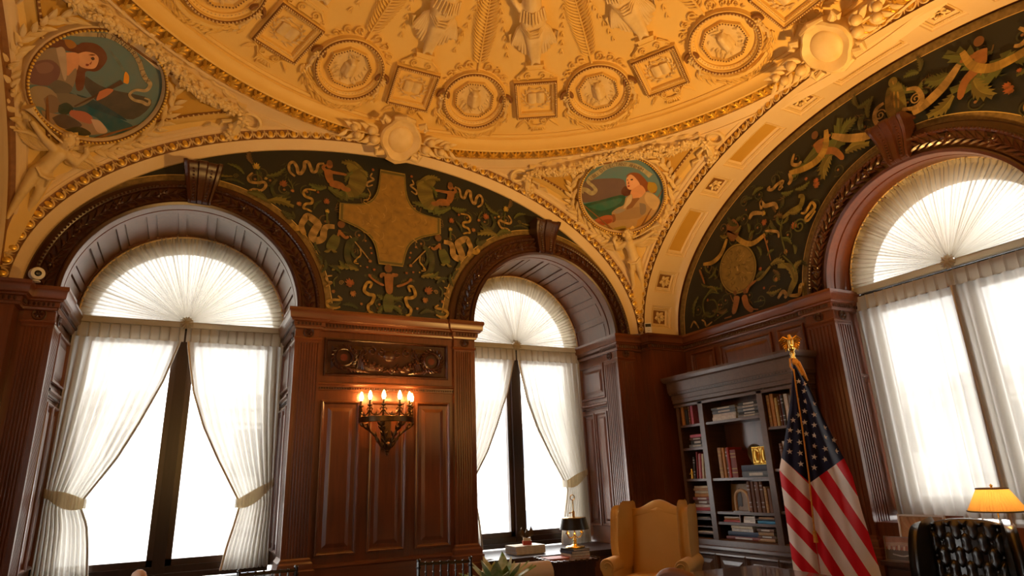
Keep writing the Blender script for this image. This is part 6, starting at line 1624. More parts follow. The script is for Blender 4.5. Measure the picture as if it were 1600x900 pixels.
# ---- black tufted desk chair
LEATH = mat('black_leather', (.014, .015, .019), .28, spec=.8, coat=.4, bump=.06, bscale=120)
def tufted_chair(loc, rz):
    t = empty('tufted_chair', 'black button-tufted leather desk chair with nail-head trim', 'desk chair', loc, rz); w_ = .215; CR = 1.075
    lean = lambda p: (p[0], p[1] + (p[2]-.45)*.14, p[2])
    crest = [(w_ - 2*w_*k/16, CR - .022*abs(1 - k/8)**2.2*1.6) for k in range(17)]
    b = MB(); slab(b, [(-w_, .45), (w_, .45)] + crest, .03, .11, .03, lean); b.build('back_shell', LEATH, t, smooth=50)
    # deep diamond tufting as one quilted surface
    btn = []
    for r in range(7):
        z = 1.005 - .088*r
        for k in range(5 if r % 2 == 0 else 4):
            btn.append(((k - (2 if r % 2 == 0 else 1.5))*.096, z))
    def dep(x, z):
        best = min(hypot((x-bx), (z-bz)*1.0) for bx, bz in btn)
        d = -.045*math.exp(-(best/.022)**2)
        # pleats between neighbouring buttons of the diamond lattice
        u = x/.096 + (z-1.005)/.176; v = x/.096 - (z-1.005)/.176
        e = min(abs(u-round(u)), abs(v-round(v))); d -= .020*math.exp(-(e/.07)**2)
        return d
    NX, NZ = 84, 104
    def tf(i, j):
        x = -w_*1.0 + 2*w_*i/NX; z = .44 + (CR - .012 - .022*abs(x/w_)**2.2*1.6 - .44)*j/NZ
        ed = min(1, (1 - abs(x)/w_)*6, (CR - z)*14 if True else 1); bul = sqrt(max(0, 1 - (1-max(0, min(1, ed)))**2))
        y = .035 - .052*bul + (-dep(x, z)*bul)
        return lean((x, y, z))
    b = MB(); b.grid(tf, NX+1, NZ+1); b.build('tufted_back', LEATH, t, smooth=80)
    b = MB()
    for bx, bz in btn:
        if bz > .5:
            p = lean((bx, .022, bz)); b.ball(p, (.010, .006, .010), 8, 5)
    b.build('button', LEATH, t, kind='stuff')
    for s in (-1, 1):
        X = s*(w_ + .028); pro = [(.14, .60), (-.06, .60), (-.10, .67), (-.105, .78), (-.085, .89), (-.05, .97), (-.01, 1.005), (.06, 1.02), (.15, 1.01), (.17, .88)]
        pro = [(p[0], p[1]) for p in crv(pro + pro[:1], 4)[:-1]]
        T_ = (lambda p, X=X, s=s: (X + s*p[1] + s*.25*max(0, .10 - p[0]), p[0] + (p[2]-.45)*.10, p[2]))
        b = MB(); slab(b, pro, -.032, .032, .026, T_); wg = b.build('wing', LEATH, t, smooth=50)
        b = MB(); e = [p for p in pro if p[0] < .02 and p[1] > .58]
        for i in range(len(e)-1):
            L_ = hypot(e[i+1][0]-e[i][0], e[i+1][1]-e[i][1]); k = max(1, int(L_/.013))
            for q in range(k):
                f = (q+.5)/k; y_, z_ = e[i][0] + (e[i+1][0]-e[i][0])*f, e[i][1] + (e[i+1][1]-e[i][1])*f
                p = T_((y_ + .004, s*0 - .018, z_)); b.ball((p[0], p[1] - .004, p[2]), .0045, 5, 4)
        b.build('nail_head', mat('nickel_nails', (.55, .55, .55), .3, metal=1) if 'nickel_nails' not in bpy.data.materials else bpy.data.materials['nickel_nails'], wg, kind='stuff')
        b = MB(); b.tube([(X + s*.02, -.42, .62), (X + s*.02, -.2, .645), (X + s*.015, .06, .64)], [.045, .048, .045], 10); b.tube([(X + s*.02, -.38, .60), (X + s*.01, -.34, .44)], .03, 8); b.build('arm', LEATH, t)
    b = MB(); loft(b, [((0, -.46, .46), (w_ - .0, 0, 0), (0, 0, .05), 4), ((0, -.47, .47), (w_ + .02, 0, 0), (0, 0, .065), 4), ((0, .05, .46), (w_, 0, 0), (0, 0, .06), 4)], 24); b.build('seat', LEATH, t, smooth=50)
    b = MB(); b.tube([(0, -.2, .40), (0, -.2, .10)], .03, 10); b.build('column', IRON, t)
    for k in range(5):
        a = 2*pi*k/5; b = MB(); b.tube([(0, -.2, .11), (.18*cos(a), -.2 + .18*sin(a), .09), (.30*cos(a), -.2 + .30*sin(a), .06)], [.03, .025, .018], 8); b.ball((.30*cos(a), -.2 + .30*sin(a), .03), .03, 8, 6); b.build('leg', DARKW, t)
    return t
tufted_chair((4.80, 2.72, 0), R(-72))
# ---- conference table
TOP = mat('polished_table_top', (.06, .03, .026), .05, spec=1.0, coat=1.0, noise=(6, .5, (.08, .035, .025)))
tb = empty('conference_table', 'long dark conference table with a mirror-polished top', 'table', (4.01, 3.81, 0), R(-6.5))
b = MB(); poly = [(-.06, 0), (0, -.06), (0, -3.3), (-1.3, -3.3), (-1.3, -.06), (-1.24, 0)]
poly = [(-.03, 0), (0, -.03), (0, -2.6), (-.84, -2.6), (-.84, -.03), (-.81, 0)]
b.zprism(poly[::-1], .725, .76); o = b.build('table_top', TOP, tb, smooth=0); md = o.modifiers.new('b', 'BEVEL'); md.width = .008; md.segments = 3
b = MB(); b.box(-.78, -.06, -2.54, -.06, .65, .726); b.build('apron', DARKW, tb, smooth=0)
for x in (-.16, -.68):
    for y in (-.2, -2.4):
        b = MB(); b.lathe([(.0, 0), (.05, 0), (.05, .04), (.035, .08), (.05, .2), (.03, .45), (.055, .6), (.055, .66), (0, .66)], 16, (x, y, 0)); b.build('leg', DARKW, tb)
# round-backed conference chair
BRL = mat('brown_leather', (.24, .085, .028), .4, bump=.06, bscale=120)
def round_chair(loc, rz, label):
    t = empty('conference_chair', label, 'chair', loc, rz)
    b = MB(); slab(b, [(-.24, .50), (.24, .50)] + [(.25*cos(pi*k/18), .72 + .225*sin(pi*k/18)) for k in range(19)], .20, .255, .025, lambda p: (p[0], p[1] + (p[2]-.5)*.18 - .25*p[0]*p[0]*3, p[2])); b.build('back', BRL, t, smooth=50)
    b = MB(); loft(b, [((0, -.25, .43), (.24, 0, 0), (0, 0, .03), 4), ((0, -.26, .44), (.255, 0, 0), (0, 0, .05), 4), ((0, .22, .44), (.24, 0, 0), (0, 0, .05), 4)], 24); b.build('seat', BRL, t)
    for sx in (-1, 1):
        for y0, y1 in ((-.22, -.25), (.20, .27)):
            b = MB(); b.tube([(sx*.22, y0, .42), (sx*.235, y1, 0)], [.024, .016], 8); b.build('leg', DARKW, t)
        b = MB(); b.tube([(sx*.26, .22, .66), (sx*.29, 0, .66), (sx*.28, -.14, .63), (sx*.25, -.17, .44)], .02, 8); b.build('arm', DARKW, t)
round_chair((2.82, 3.06, 0), R(98), 'brown round-backed leather chair pushed up to the conference table')
# ---- ballroom chairs
CHV = mat('black_lacquer', (.010, .009, .009), .22, coat=.5)
def ballroom_chair(loc, rz, label):
    t = empty('ballroom_chair', label, 'chair', loc, rz); W = .185
    for s in (-1, 1):
        b = MB(); b.tube([(s*W, .17, 0), (s*W, .19, .45), (s*W, .20, .60), (s*W, .235, .925)], [.014, .016, .016, .013], 8); b.ball((s*W, .235, .925), .015, 8, 6)
        for z in (.5, .56, .68, .8, .88):
            b.tube([(s*W, .20 + (z-.6)*.105, z - .005), (s*W, .20 + (z-.6)*.105, z + .005)], .019, 8)
        b.build('leg', CHV, t)
        b = MB(); b.tube([(s*W, -.19, 0), (s*W*.98, -.18, .44)], [.013, .016], 8); b.build('leg', CHV, t)
    for z, r in ((.905, .012), (.60, .011), (.865, .0)):
        if r:
            b = MB(); b.tube([(-W, .20 + (z-.6)*.105, z), (W, .20 + (z-.6)*.105, z)], r, 8)
            for k in range(6 if z > .8 else 0):
                x = -W + 2*W*(k+1)/7; b.ball((x, .20 + (z-.6)*.105, z + .004), (.012, .014, .013), 6, 5)
            b.build('back_rail', CHV, t)
    for k in range(6):
        x = -W + 2*W*(k+1)/7; b = MB(); b.tube([(x, .20, .60), (x, .232, .905)], .0068, 6)
        for z in (.66, .74, .78, .85):
            b.ball((x, .20 + (z-.6)*.105, z), (.010, .010, .008), 6, 4)
        b.build('spindle', CHV, t)
    b = MB(); b.box(-W-.01, W+.01, -.2, .20, .43, .455); b.build('seat', CHV, t, smooth=0)
    b = MB(); loft(b, [((0, -.19, .468), (W, 0, 0), (0, 0, .012), 5), ((0, -.20, .472), (W+.005, 0, 0), (0, 0, .02), 5), ((0, .17, .472), (W, 0, 0), (0, 0, .02), 5)], 20); b.build('cushion', CRM, t)
    for z in (.15, .28):
        b = MB(); b.tube([(-W, -.19, z), (W, -.19, z)], .008, 6); b.tube([(-W, .18, z), (W, .18, z)], .008, 6); b.tube([(-W, -.19, z+.04), (-W, .18, z+.04)], .008, 6); b.tube([(W, -.19, z+.04), (W, .18, z+.04)], .008, 6); b.build('stretcher', CHV, t)
ballroom_chair((1.64, 4.34, 0), R(-20), 'black spindle-back chair below the wall light, its back to the wall panels')
ballroom_chair((.56, 4.72, 0), R(-3), 'black spindle-back chair in front of the wide left window')
# ---- cream settee with a rolled back
st_ = empty('low_chair', 'low cream upholstered chair with a rolled back before the window seat', 'armchair', (2.63, 5.04, 0), R(-4)); st_.scale.x = .76
b = MB(); prf = []
for k in range(22):
    a = R(-150 + 290*k/21); prf.append((.02 + .085*cos(a), .70 + .085*sin(a)))
prf = [(-.06, .30), (-.055, .5)] + [(.0 + .09*cos(R(190 - 250*k/16)), .695 + .09*sin(R(190 - 250*k/16))) for k in range(17)] + [(.06, .5), (.07, .30)]
secs = []
for x, k in ((-.29, .92), (-.295, 1), (.28, 1), (.288, .97), (.29, .90)):
    secs.append([(x, .02 + p[0]*k, .695 + (p[1]-.695)*(k if p[1] > .58 else 1)) for p in prf])
b.grid(lambda i, j: secs[i][j], len(secs), len(prf), cv=True); n_ = len(prf); o_ = 0; b.f += [list(range(n_)), [(len(secs)-1)*n_ + k for k in range(n_)][::-1]]; b.m += [0, 0]
b.tube([(.294, .02 + (.080 - .0035*k)*cos(R(200 - 26*k)), .695 + (.080 - .0035*k)*sin(R(200 - 26*k))) for k in range(20)], .0055, 6)
b.build('rolled_back', CRM, st_, smooth=50)
b = MB(); loft(b, [((-.29, -.30, .38), (0, .30, 0), (0, 0, .07), 5), ((.29, -.30, .38), (0, .30, 0), (0, 0, .07), 5)], 24); b.build('seat_cushion', CRM, st_)
b = MB(); b.box(-.29, .29, -.58, .06, .16, .34); b.build('seat_frame', CRM, st_, smooth=0)
for sx in (-1, 1):
    for y in (-.54, .02):
        b = MB(); b.tube([(sx*.25, y, .17), (sx*.25, y, 0)], [.026, .018], 8); b.build('leg', DARKW, st_)
# ---- potted plant
LEAFG = mat('plant_leaf', (.14, .30, .07), .35, noise=(14, .95, (.66, .72, .55)))
pp = empty('potted_plant', 'leafy variegated green plant in a pot beside the low cream chair', 'plant', (2.22, 4.72, 0))
b = MB(); b.lathe([(0, .40), (.09, .40), (.105, .42), (.13, .60), (.14, .62), (.14, .64), (.125, .64), (.115, .61), (0, .60)], 22); b.build('pot', mat('glazed_pot', (.25, .22, .18), .25), pp)
b = MB(); b.lathe([(0, 0), (.15, 0), (.15, .02), (.03, .05), (.03, .36), (.14, .385), (.14, .405), (0, .405)], 20); b.build('plant_stand', DARKW, pp)
g = random.Random(9); lf = None
for k in range(30):
    a = 2.4*k; q = k/30; L_ = g.uniform(.24, .33); el = R(80 - 62*q) ; base = Vector((.04*cos(a), .04*sin(a), .62))
    b = MB(); dirh = Vector((cos(a), sin(a), 0)); tip = base + dirh*L_*cos(el)*1.0 + Vector((0, 0, L_*sin(el)*1.0))
    mid = base.lerp(tip, .3) + Vector((0, 0, .03)); nn = (Vector((0, 0, 1))*cos(el) - dirh*sin(el)*-1*-1)
    b.tube([base, base.lerp(mid, .5) + Vector((0, 0, .01)), mid], .005, 5)
    b.leaf(mid, tip + dirh*.03 - Vector((0, 0, .015)), .045, Vector((0, 0, 1)) if el < R(50) else -dirh, cup=.35, k=6, bend=g.uniform(-.08, .08)); b.build('leaf', LEAFG, pp, smooth=60)
# ---- side table with books and a bouillotte lamp
sd = empty('side_table', 'dark carved side table between the low cream chair and the mustard armchair', 'side table', (3.50, 5.83, 0), R(-6))
b = MB(); b.box(-.25, .25, -.21, .21, .655, .68); b.box(-.23, .23, -.19, .19, .60, .655); b.build('table_top', DARKW, sd, smooth=0)
b = MB()
for k in range(9):
    x = -.25 + .0625*k; b.tube([(x, -.215, .67), (x, -.218, .69)], .014, 8)
    if k < 7:
        y = -.21 + .07*k; b.tube([(-.255, y, .67), (-.257, y, .692)], .014, 8); b.tube([(.255, y, .67), (.257, y, .692)], .014, 8)
b.build('scalloped_edge', DARKW, sd, kind='stuff')
b = MB(); b.box(-.22, .22, -.18, .18, .42, .60); b.build('drawer_case', DARKW, sd, smooth=0)
for sx in (-1, 1):
    for sy in (-1, 1):
        b = MB(); b.tube([(sx*.21, sy*.17, .45), (sx*.22, sy*.18, .2), (sx*.21, sy*.17, 0)], [.025, .018, .014], 8); b.build('leg', DARKW, sd)
def tbook(x, y, z, sx, sy, t, c, label, rz=0):
    b = MB(); b.col = CL[c] if c in CL else c; X, Y = sx/2, sy/2
    b.box(-X, X, -Y, Y, 0, .003); b.box(-X, X, -Y, Y, t-.003, t); b.box(-X, -X+.004, -Y, Y, 0, t); b.col = PAGE; b.box(-X+.004, X-.004, -Y+.004, Y-.004, .003, t-.003)
    o = b.build('book', BOOKM, smooth=0); o.location = (x, y, z); o.rotation_euler = (0, 0, rz); return tag(o, label, 'book', 'loose books on the tables and window seat')
tbook(3.375, 5.84, .6805, .22, .22, .018, (.45, .12, .05), 'flat red book at the left end of the dark side table', R(80))
z = .6805
for i, (c, t, l, w_) in enumerate((('red', .022, .22, .25), ('cream', .022, .21, .25), ('navy', .026, .21, .24), ('black', .018, .20, .23))):
    tbook(3.605 + .004*(i % 2), 5.83, z, l, w_, t, c, f'{("red", "cream", "navy", "black")[i]} flat book, {NTH[i]} from the bottom of the stack under the small brass lamp', R(-12 + 5*i)); z += t + .0006
LZ = z
lm = empty('bouillotte_lamp', 'small brass table lamp with a black drum shade on a book stack', 'lamp', (3.615, 5.83, LZ))
b = MB(); b.lathe([(0, 0), (.095, 0), (.10, .008), (.092, .016), (.05, .022), (.022, .035), (.014, .06), (.020, .075), (.012, .09), (.010, .12), (.016, .13), (.007, .14), (.006, .46), (0, .46)], 24); b.build('base', BRASS, lm)
for s in (-1, 1):
    b = MB(); b.tube([(0, 0, .12), (s*.03, 0, .095), (s*.065, 0, .10), (s*.085, 0, .125), (s*.085, 0, .14)], .006, 6); b.lathe([(.0, .135), (.022, .137), (.024, .142), (.012, .15), (.012, .16), (0, .16)], 12, (s*.085, 0, 0)); b.build('arm', BRASS, lm)
    b = MB(); b.lathe([(.009, .155), (.009, .235), (0, .235)], 10, (s*.085, 0, 0)); b.build('candle_tube', mat('gilt_candle', (.85, .55, .15), .35, metal=.6) if 'gilt_candle' not in bpy.data.materials else bpy.data.materials['gilt_candle'], lm)
b = MB(); b.lathe([(.150, .175), (.152, .178), (.125, .285), (.122, .287), (.120, .284), (.147, .178)], 32); b.build('shade', BLACKP, lm)
b = MB(); b.lathe([(.120, .284), (.127, .287), (.12, .292), (.02, .292), (.0, .30)], 32); b.build('shade_rim', BRASS, lm)
b = MB(); b.tube([(.026*cos(2*pi*k/14), 0, .485 + .026*sin(2*pi*k/14)) for k in range(14)], .0045, 6, closed=True); b.tube([(-.045, 0, .335), (0, 0, .34)], .004, 6); b.ball((-.047, 0, .335), .008, 6, 5); b.lathe([(.0, .29), (.014, .295), (.014, .35), (.0, .36)], 10); b.build('ring_handle', BRASS, lm)
lamp('bouillotte_bulb', 'POINT', (3.615, 5.83, LZ + .25), 3, WARM, .03)
# ---- on the window seat
z = .6505
for i, t in enumerate((.018, .018, .017, .017, .016)):
    tbook(3.555 + .004*(i % 2), 6.82, z, .38, .27, t, (.78, .74, .66) if i % 2 else (.74, .64, .48), f'pale flat book, {NTH[i]} from the bottom of the window seat stack', R(3 - i)); z += t + .0004
fg = empty('eagle_figurine', 'small dark winged figurine on a red block on the pale books', 'figurine', (3.57, 6.80, z), R(-20))
b = MB(); b.box(-.05, .05, -.04, .04, 0, .045); b.build('red_block', mat('red_stone', (.42, .06, .03), .3, noise=(20, .4, (.28, .03, .02))), fg, smooth=0)
b = MB(); b.box(-.042, .042, -.034, .034, .045, .075); b.build('cream_plinth', mat('cream_stone', (.66, .56, .38), .35), fg, smooth=0)
vs, fs = blob([((.0, 0, .085), .022, (0, 0, .125), .022), ((0, 0, .125), .020, (.004, -.006, .155), .013), ((.004, -.008, .16), .012, (.008, -.022, .158), .006)], .005)
b = MB(); b.add(vs, fs)
for s in (-1, 1):
    b.leaf((s*.018, .005, .08), (s*.052, .012, .195), .034, (s*.3, -1, 0), cup=.4, k=6, bend=-s*.2); b.leaf((s*.02, .008, .085), (s*.068, .016, .165), .024, (s*.5, -1, 0), cup=.5, k=5)
b.build('bird', BRONZE, fg)
o = empty('paper_scrap', 'small white paper on the window seat by the pillar', 'paper', (2.98, 6.60, .6505), R(20))
b = MB(); b.grid(lambda i, j: (-.07 + .14*i/6, -.04 + .08*j/3, .002 + .010*sin(i*1.0)*j/3), 7, 4); b.build('sheet', mat('white_paper', (.8, .79, .76), .7), o)
# ---- round-headed stand in front of the wide window
o = empty('post_stand', 'pale round-headed wooden post in front of the wide left window', 'stand', (-.165, 4.0, 0))
b = MB(); b.lathe([(0, 0), (.14, 0), (.14, .02), (.03, .05), (.022, .1), (.022, .98), (0, .98)], 20); b.build('post', DARKW, o)
b = MB(); b.lathe([(0, .96), (.03, .965), (.036, .99), (.04, 1.02), (.039, 1.045), (.03, 1.068), (.014, 1.08), (0, 1.082)], 20); b.build('round_head', mat('pale_wood', (.74, .52, .40), .35), o)
# ---- wall light
sconce = empty('wall_light', 'bronze crown-shaped wall light with six lit candle bulbs on the panelling', 'wall light', (1.805, 6.45, 2.095))
ring = [(.285*cos(R(180*k/30)), -.225*sin(R(180*k/30)) + .03, 0) for k in range(31)]
b = MB(); b.grid(lambda i, j: (ring[i][0]*[1, 1.02, 1.02, 1, .97, .97][j], (ring[i][1]-.03)*[1, 1.02, 1.02, 1, .97, .97][j] + .03, [-.030, -.025, .025, .030, .025, -.025][j]), 31, 6, cv=True); b.build('crown_ring', BRONZE, sconce)
BULB = mat('lit_bulb_glass', (1, .8, .5), .3, emit=((1.0, .56, .18), 36))
for k, a in enumerate((6, 40, 72, 108, 140, 174)):
    x, y = .27*cos(R(a)), -.21*sin(R(a)) + .03
    b = MB(); b.lathe([(0, .03), (.016, .03), (.010, .045), (.012, .075), (.02, .085), (.012, .095), (.010, .125), (.024, .135), (.026, .145), (.011, .15), (.011, .195), (0, .195)], 12, (x, y, 0))
    for s in (-1, 1):
        tx, ty = -sin(R(a))*s, -cos(R(a))*s*.8
        b.tube([(x, y, .10), (x + tx*.02, y + ty*.02, .115), (x + tx*.035, y + ty*.035, .10), (x + tx*.03, y + ty*.03, .085)], [.007, .007, .006, .004], 6)
        b.tube([(x + tx*.006, y + ty*.006, .09), (x + tx*.03, y + ty*.03, .055), (x + tx*.06, y + ty*.06, .035)], [.007, .007, .004], 6)
    c_ = b.build('candle_holder', BRONZE, sconce)
    b = MB(); b.lathe([(.0, .19), (.012, .195), (.020, .215), (.022, .232), (.016, .258), (.006, .282), (0, .288)], 12, (x, y, 0)); b.build('bulb', BULB, c_)
    lamp('candle_light', 'POINT', (1.805 + x, 6.45 + y - .0, 2.095 + .24), 34.0, (1.0, .42, .09), .022)
b = MB()
for k in range(5):
    a = 23 + 33.5*k; x, y = .275*cos(R(a)), -.215*sin(R(a)) + .03
    for s in (-1, 0, 1):
        b.leaf((x, y, .03), (x - sin(R(a))*s*.03, y - .004, .075 - .02*abs(s)), .011, (cos(R(a)), -sin(R(a)), 0), cup=.5, k=3)
b.build('fleuron', BRONZE, sconce, kind='stuff')
for a in (18, 68, 112, 162):
    cx_, sy_ = cos(R(a)), sin(R(a)); b = MB()
    pts = [(.27*cx_, -.21*sy_ + .03, -.03), (.255*cx_, -.205*sy_ + .03, -.07), (.19*cx_, -.15*sy_ + .02, -.11), (.12*cx_, -.11*sy_ + .01, -.17), (.085*cx_, -.08*sy_ + .0, -.23), (.045*cx_, -.05*sy_, -.275), (.01, -.03, -.285)]
    b.tube(crv(pts, 4), .013, 7)
    b.tube([(.26*cx_, -.205*sy_ + .03, -.05), (.225*cx_, -.18*sy_ + .02, -.04), (.21*cx_, -.17*sy_ + .02, -.07), (.235*cx_, -.19*sy_ + .02, -.085)], [.012, .014, .010, .006], 6)
    for i, p in enumerate(pts[1:5]):
        q = pts[i+2]; d = Vector(p) - Vector(q)
        for s in (-1, 1):
            e = Vector((sy_*s, cx_*s*.6, .25)); b.leaf(Vector(p), Vector(p) + (d.normalized()*.6 + e*.55)*.075, .018, (cx_, -sy_, 0), cup=.6, k=4)
    b.build('acanthus_arm', BRONZE, sconce)
b = MB(); b.ball((0, -.035, -.265), (.042, .04, .045), 12, 9); b.lathe([(0, -.30), (.022, -.305), (.026, -.315), (.012, -.325), (.016, -.338), (.008, -.35), (0, -.37)], 12, (0, -.035, 0))
for k in range(10):
    a = 2*pi*k/10; b.leaf((.03*cos(a), -.035 + .03*sin(a), -.29), (.05*cos(a), -.035 + .05*sin(a), -.235), .014, (cos(a), sin(a), .3), cup=.6, k=3)
b.build('boss', BRONZE, sconce)
b = MB(); b.box(-.05, .05, .02, .05, -.30, .04); b.build('back_plate', BRONZE, sconce, smooth=0)
# ---- credenza, pictures and desk lamp by window_3
cd = empty('credenza', 'dark wooden credenza with brass ball pulls under the curtained window', 'credenza', (5.48, 2.6, 0))
b = MB(); b.box(-.27, .26, -1.15, 1.05, .665, .70); b.build('credenza_top', DARKW, cd, smooth=0)
b = MB(); b.box(-.24, .25, -1.12, 1.02, .0, .665); b.build('carcase', DARKW, cd, smooth=0)
for k in range(4):
    y0 = -1.08 + .52*k
    for z0, z1 in ((.44, .64), (.10, .41)):
        b = MB(); b.box(-.255, -.23, y0, y0+.49, z0, z1); d = b.build('drawer', DARKW, cd, smooth=0)
        b = MB()
        for q in (.19, .29):
            b.tube([(-.255, y0 + q, (z0+z1)/2 + .02), (-.285, y0 + q, (z0+z1)/2 + .02)], .007, 6); b.ball((-.295, y0 + q, (z0+z1)/2 + .022), .017, 10, 8)
        b.tube([(-.285, y0+.19, (z0+z1)/2), (-.295, y0+.21, (z0+z1)/2 - .03), (-.295, y0+.27, (z0+z1)/2 - .03), (-.285, y0+.29, (z0+z1)/2)], .005, 6); b.build('brass_pull', BRASS, d)
# a desk-height pedestal that carries the leaning prints
def picture_frame(name, label, loc, rz, lean, w_, h, fw, fm, art):
    o = empty(name, label, 'picture', loc, rz); o.rotation_euler = (0, lean, rz)
    b = MB()
    for q in ((-w_, w_, 0, fw), (-w_, w_, h-fw, h), (-w_, -w_+fw, fw, h-fw), (w_-fw, w_, fw, h-fw)):
        b.box(-.012, .012, q[0], q[1], q[2], q[3])
    b.build('frame', fm, o, smooth=0); b = MB(); b.box(-.004, .008, -w_+fw*.9, w_-fw*.9, fw*.9, h-fw*.9); bd = b.build('print', art[0], o, smooth=0)
    P = Paint(lambda a, z, n: (-.0045 - n, -a, z), .0002); art[1](P, w_-fw, fw, h-fw); P.b.build('painted_scene', PAINT, bd, smooth=0, kind='stuff')
    return o
def art1(P, w_, z0, z1):
    H_ = z1-z0
    P.poly([(-w_, z0), (w_, z0), (w_, z0 + H_*.45), (-w_, z0 + H_*.30)], (.35, .30, .26))
    for k in range(7):
        P.rib([(-w_*.9 + k*w_*.28, z1-.005), (-w_*.7 + k*w_*.26, z0 + H_*.75), (-w_*.2 + k*w_*.14, z0 + H_*.55)], lambda q, p: .010*(1-q*.4), (.42, .20, .07) if k % 2 else (.60, .36, .16))
    for k in range(4):
        P.disc((-.02 + .035*k, z0 + H_*(.45 + .03*(k % 2))), .026, (.62, .40, .18) if k % 2 else (.30, .14, .06), .8)
    P.disc((-.055, z0 + H_*.42), .035, (.85, .32, .03), .8); P.disc((-.05, z0 + H_*.42), .016, (.95, .6, .12), .8)
    for k in range(9):
        P.rib([(-w_*.8 + .03*k, z0 + H_*.10), (-w_*.75 + .03*k, z0 + H_*.22), (-w_*.8 + .034*k, z0 + H_*.30)], lambda q, p: .006, (.75, .70, .62) if k % 2 else (.10, .09, .09))
def art2(P, w_, z0, z1):
    H_ = z1-z0
    P.poly([(-w_, z0), (w_, z0), (w_, z0 + H_*.40), (-w_, z0 + H_*.46)], (.10, .10, .11)); P.poly([(-w_, z1), (w_, z1), (w_, z0 + H_*.8), (-w_, z0 + H_*.75)], (.45, .24, .18))
    for k in range(14):
        x = -w_*.95 + 2*w_*.95*k/13; P.rib([(x, z0 + H_*.42), (x + .003, z0 + H_*(.56 + .05*(k % 3)))], lambda q, p: .005, (.75, .68, .58) if k % 2 else (.40, .14, .10), lin=True)
    P.rib([(-w_*.6, z0 + H_*.25), (0, z0 + H_*.18), (w_*.5, z0 + H_*.28)], lambda q, p: .005, (.5, .5, .5)); P.rib([(-w_*.7, z0 + H_*.65), (0, z0 + H_*.72), (w_*.8, z0 + H_*.62)], lambda q, p: .012, (.55, .42, .34))
picture_frame('framed_picture', 'white framed picture of a warm interior scene, standing on the credenza', (5.38, 3.36, .7005), 0, .10, .19, .355, .014, mat('white_frame', (.72, .70, .66), .4), (mat('warm_print', (.45, .24, .10), .45), art1))
picture_frame('framed_print', 'unframed street scene print leaning in front of the white framed picture', (5.305, 3.50, .7005), R(4), .16, .145, .185, .004, mat('print_edge', (.35, .32, .3), .5), (mat('grey_print', (.40, .30, .26), .45), art2))
picture_frame('framed_board', 'plain brown framed board behind the white framed picture', (5.45, 3.30, .7005), 0, .06, .235, .35, .05, mat('brown_frame', (.22, .07, .03), .4), (mat('brown_mount', (.30, .12, .05), .5), lambda P, w_, a, c: P.poly([(-.05, a+.02), (.05, a+.02), (.05, a+.06), (-.05, a+.06)], (.28, .11, .05))))
dl = empty('desk_lamp', 'brass desk lamp with a lit pleated yellow shade behind the black chair', 'lamp', (5.30, 2.72, .7005))
b = MB(); b.lathe([(0, 0), (.085, 0), (.09, .012), (.06, .03), (.03, .05), (.028, .09), (.04, .11), (.03, .14), (.018, .16), (.012, .20), (.006, .21), (.006, .56), (0, .56)], 24); b.build('base', BRASS, dl)
def shademat():
    m = bpy.data.materials.new('pleated_silk'); m.use_nodes = True; nt = m.node_tree; N = nt.nodes; L = nt.links; N.remove(N['Principled BSDF'])
    tl = N.new('ShaderNodeBsdfTranslucent'); df = N.new('ShaderNodeBsdfDiffuse'); tl.inputs[0].default_value = (.85, .55, .20, 1); df.inputs[0].default_value = (.75, .52, .22, 1)
    a = N.new('ShaderNodeMixShader'); a.inputs[0].default_value = .4; L.new(tl.outputs[0], a.inputs[1]); L.new(df.outputs[0], a.inputs[2]); L.new(a.outputs[0], N['Material Output'].inputs[0]); return m
b = MB(); NP = 48
b.grid(lambda i, j: ((.178 - .085*j/5 + .004*cos(pi*i))*cos(2*pi*i/(2*NP)), (.178 - .085*j/5 + .004*cos(pi*i))*sin(2*pi*i/(2*NP)), .405 + .155*j/5), 2*NP, 6, cu=True); sh_ = b.build('pleated_shade', shademat(), dl, smooth=0)
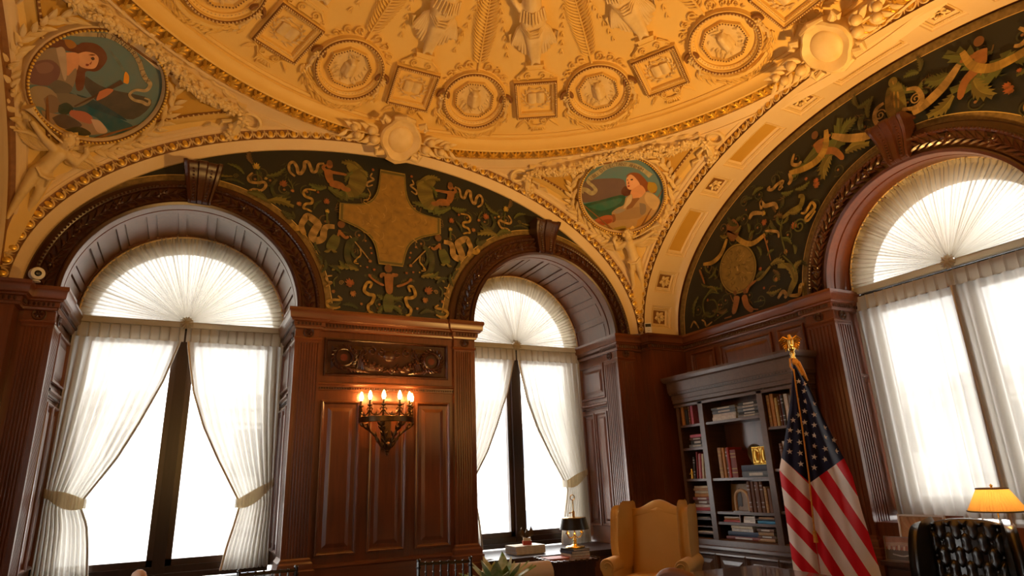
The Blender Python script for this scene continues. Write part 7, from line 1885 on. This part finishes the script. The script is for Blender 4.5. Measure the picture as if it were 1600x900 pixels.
b = MB()
for r, z in ((.182, .405), (.097, .560)):
    b.tube([(r*cos(2*pi*k/40), r*sin(2*pi*k/40), z) for k in range(40)], .0055, 6, closed=True)
b.build('shade_braid', mat('dark_braid', (.12, .08, .05), .6), sh_)
b = MB(); b.lathe([(0, .555), (.012, .56), (.006, .57), (.012, .582), (0, .594)], 10); b.tube([(-.095, 0, .555), (.095, 0, .555)], .003, 5); b.build('finial', BRASS, dl)
b = MB(); b.lathe([(0, .44), (.02, .445), (.028, .475), (.02, .505), (0, .515)], 12); b.build('bulb', BULB, dl)
lamp('desk_lamp_light', 'POINT', (5.30, 2.72, 1.18), 16, (1.0, .55, .18), .03)
# ---- small fixtures on the cornice
o = empty('security_camera', 'small white dome camera on the cornice at the left pillar', 'camera', (-1.31, 6.30, 3.216), R(20))
b = MB(); b.lathe([(0, .0), (.035, 0), (.035, .008), (.012, .015), (.010, .03), (0, .03)], 14); b.build('mount', WHITEP, o)
b = MB(); b.T = Matrix.Translation((0, 0, .072)) @ Matrix.Rotation(R(100), 4, 'X'); b.lathe([(0, -.07), (.045, -.068), (.055, -.05), (.055, .03), (.05, .045), (.035, .05), (0, .05)], 20); b.build('body', WHITEP, o)
b = MB(); b.T = Matrix.Translation((0, 0, .072)) @ Matrix.Rotation(R(100), 4, 'X'); b.lathe([(0, .062), (.015, .06), (.026, .05), (.026, .045)], 16); b.build('lens', BLACKP, o)
o = empty('wireless_sensor', 'small white sensor box with a dark window above the corner cornice', 'sensor', (5.20, 6.255, 3.216), R(-30))
b = MB(); b.box(-.042, .042, -.015, .015, 0, .13); q = b.build('case', WHITEP, o, smooth=0)
b = MB(); b.box(-.036, .036, -.018, -.014, .078, .118); b.build('display', BLACKP, q, smooth=0)
b = MB()
for k in range(3):
    b.box(-.02 + .015*k, -.012 + .015*k, -.0165, -.0145, .05, .054)
b.box(-.012, .022, -.0165, -.0145, .025, .029); b.build('case_marks', mat('grey_ink', (.2, .2, .2), .5), q, smooth=0)
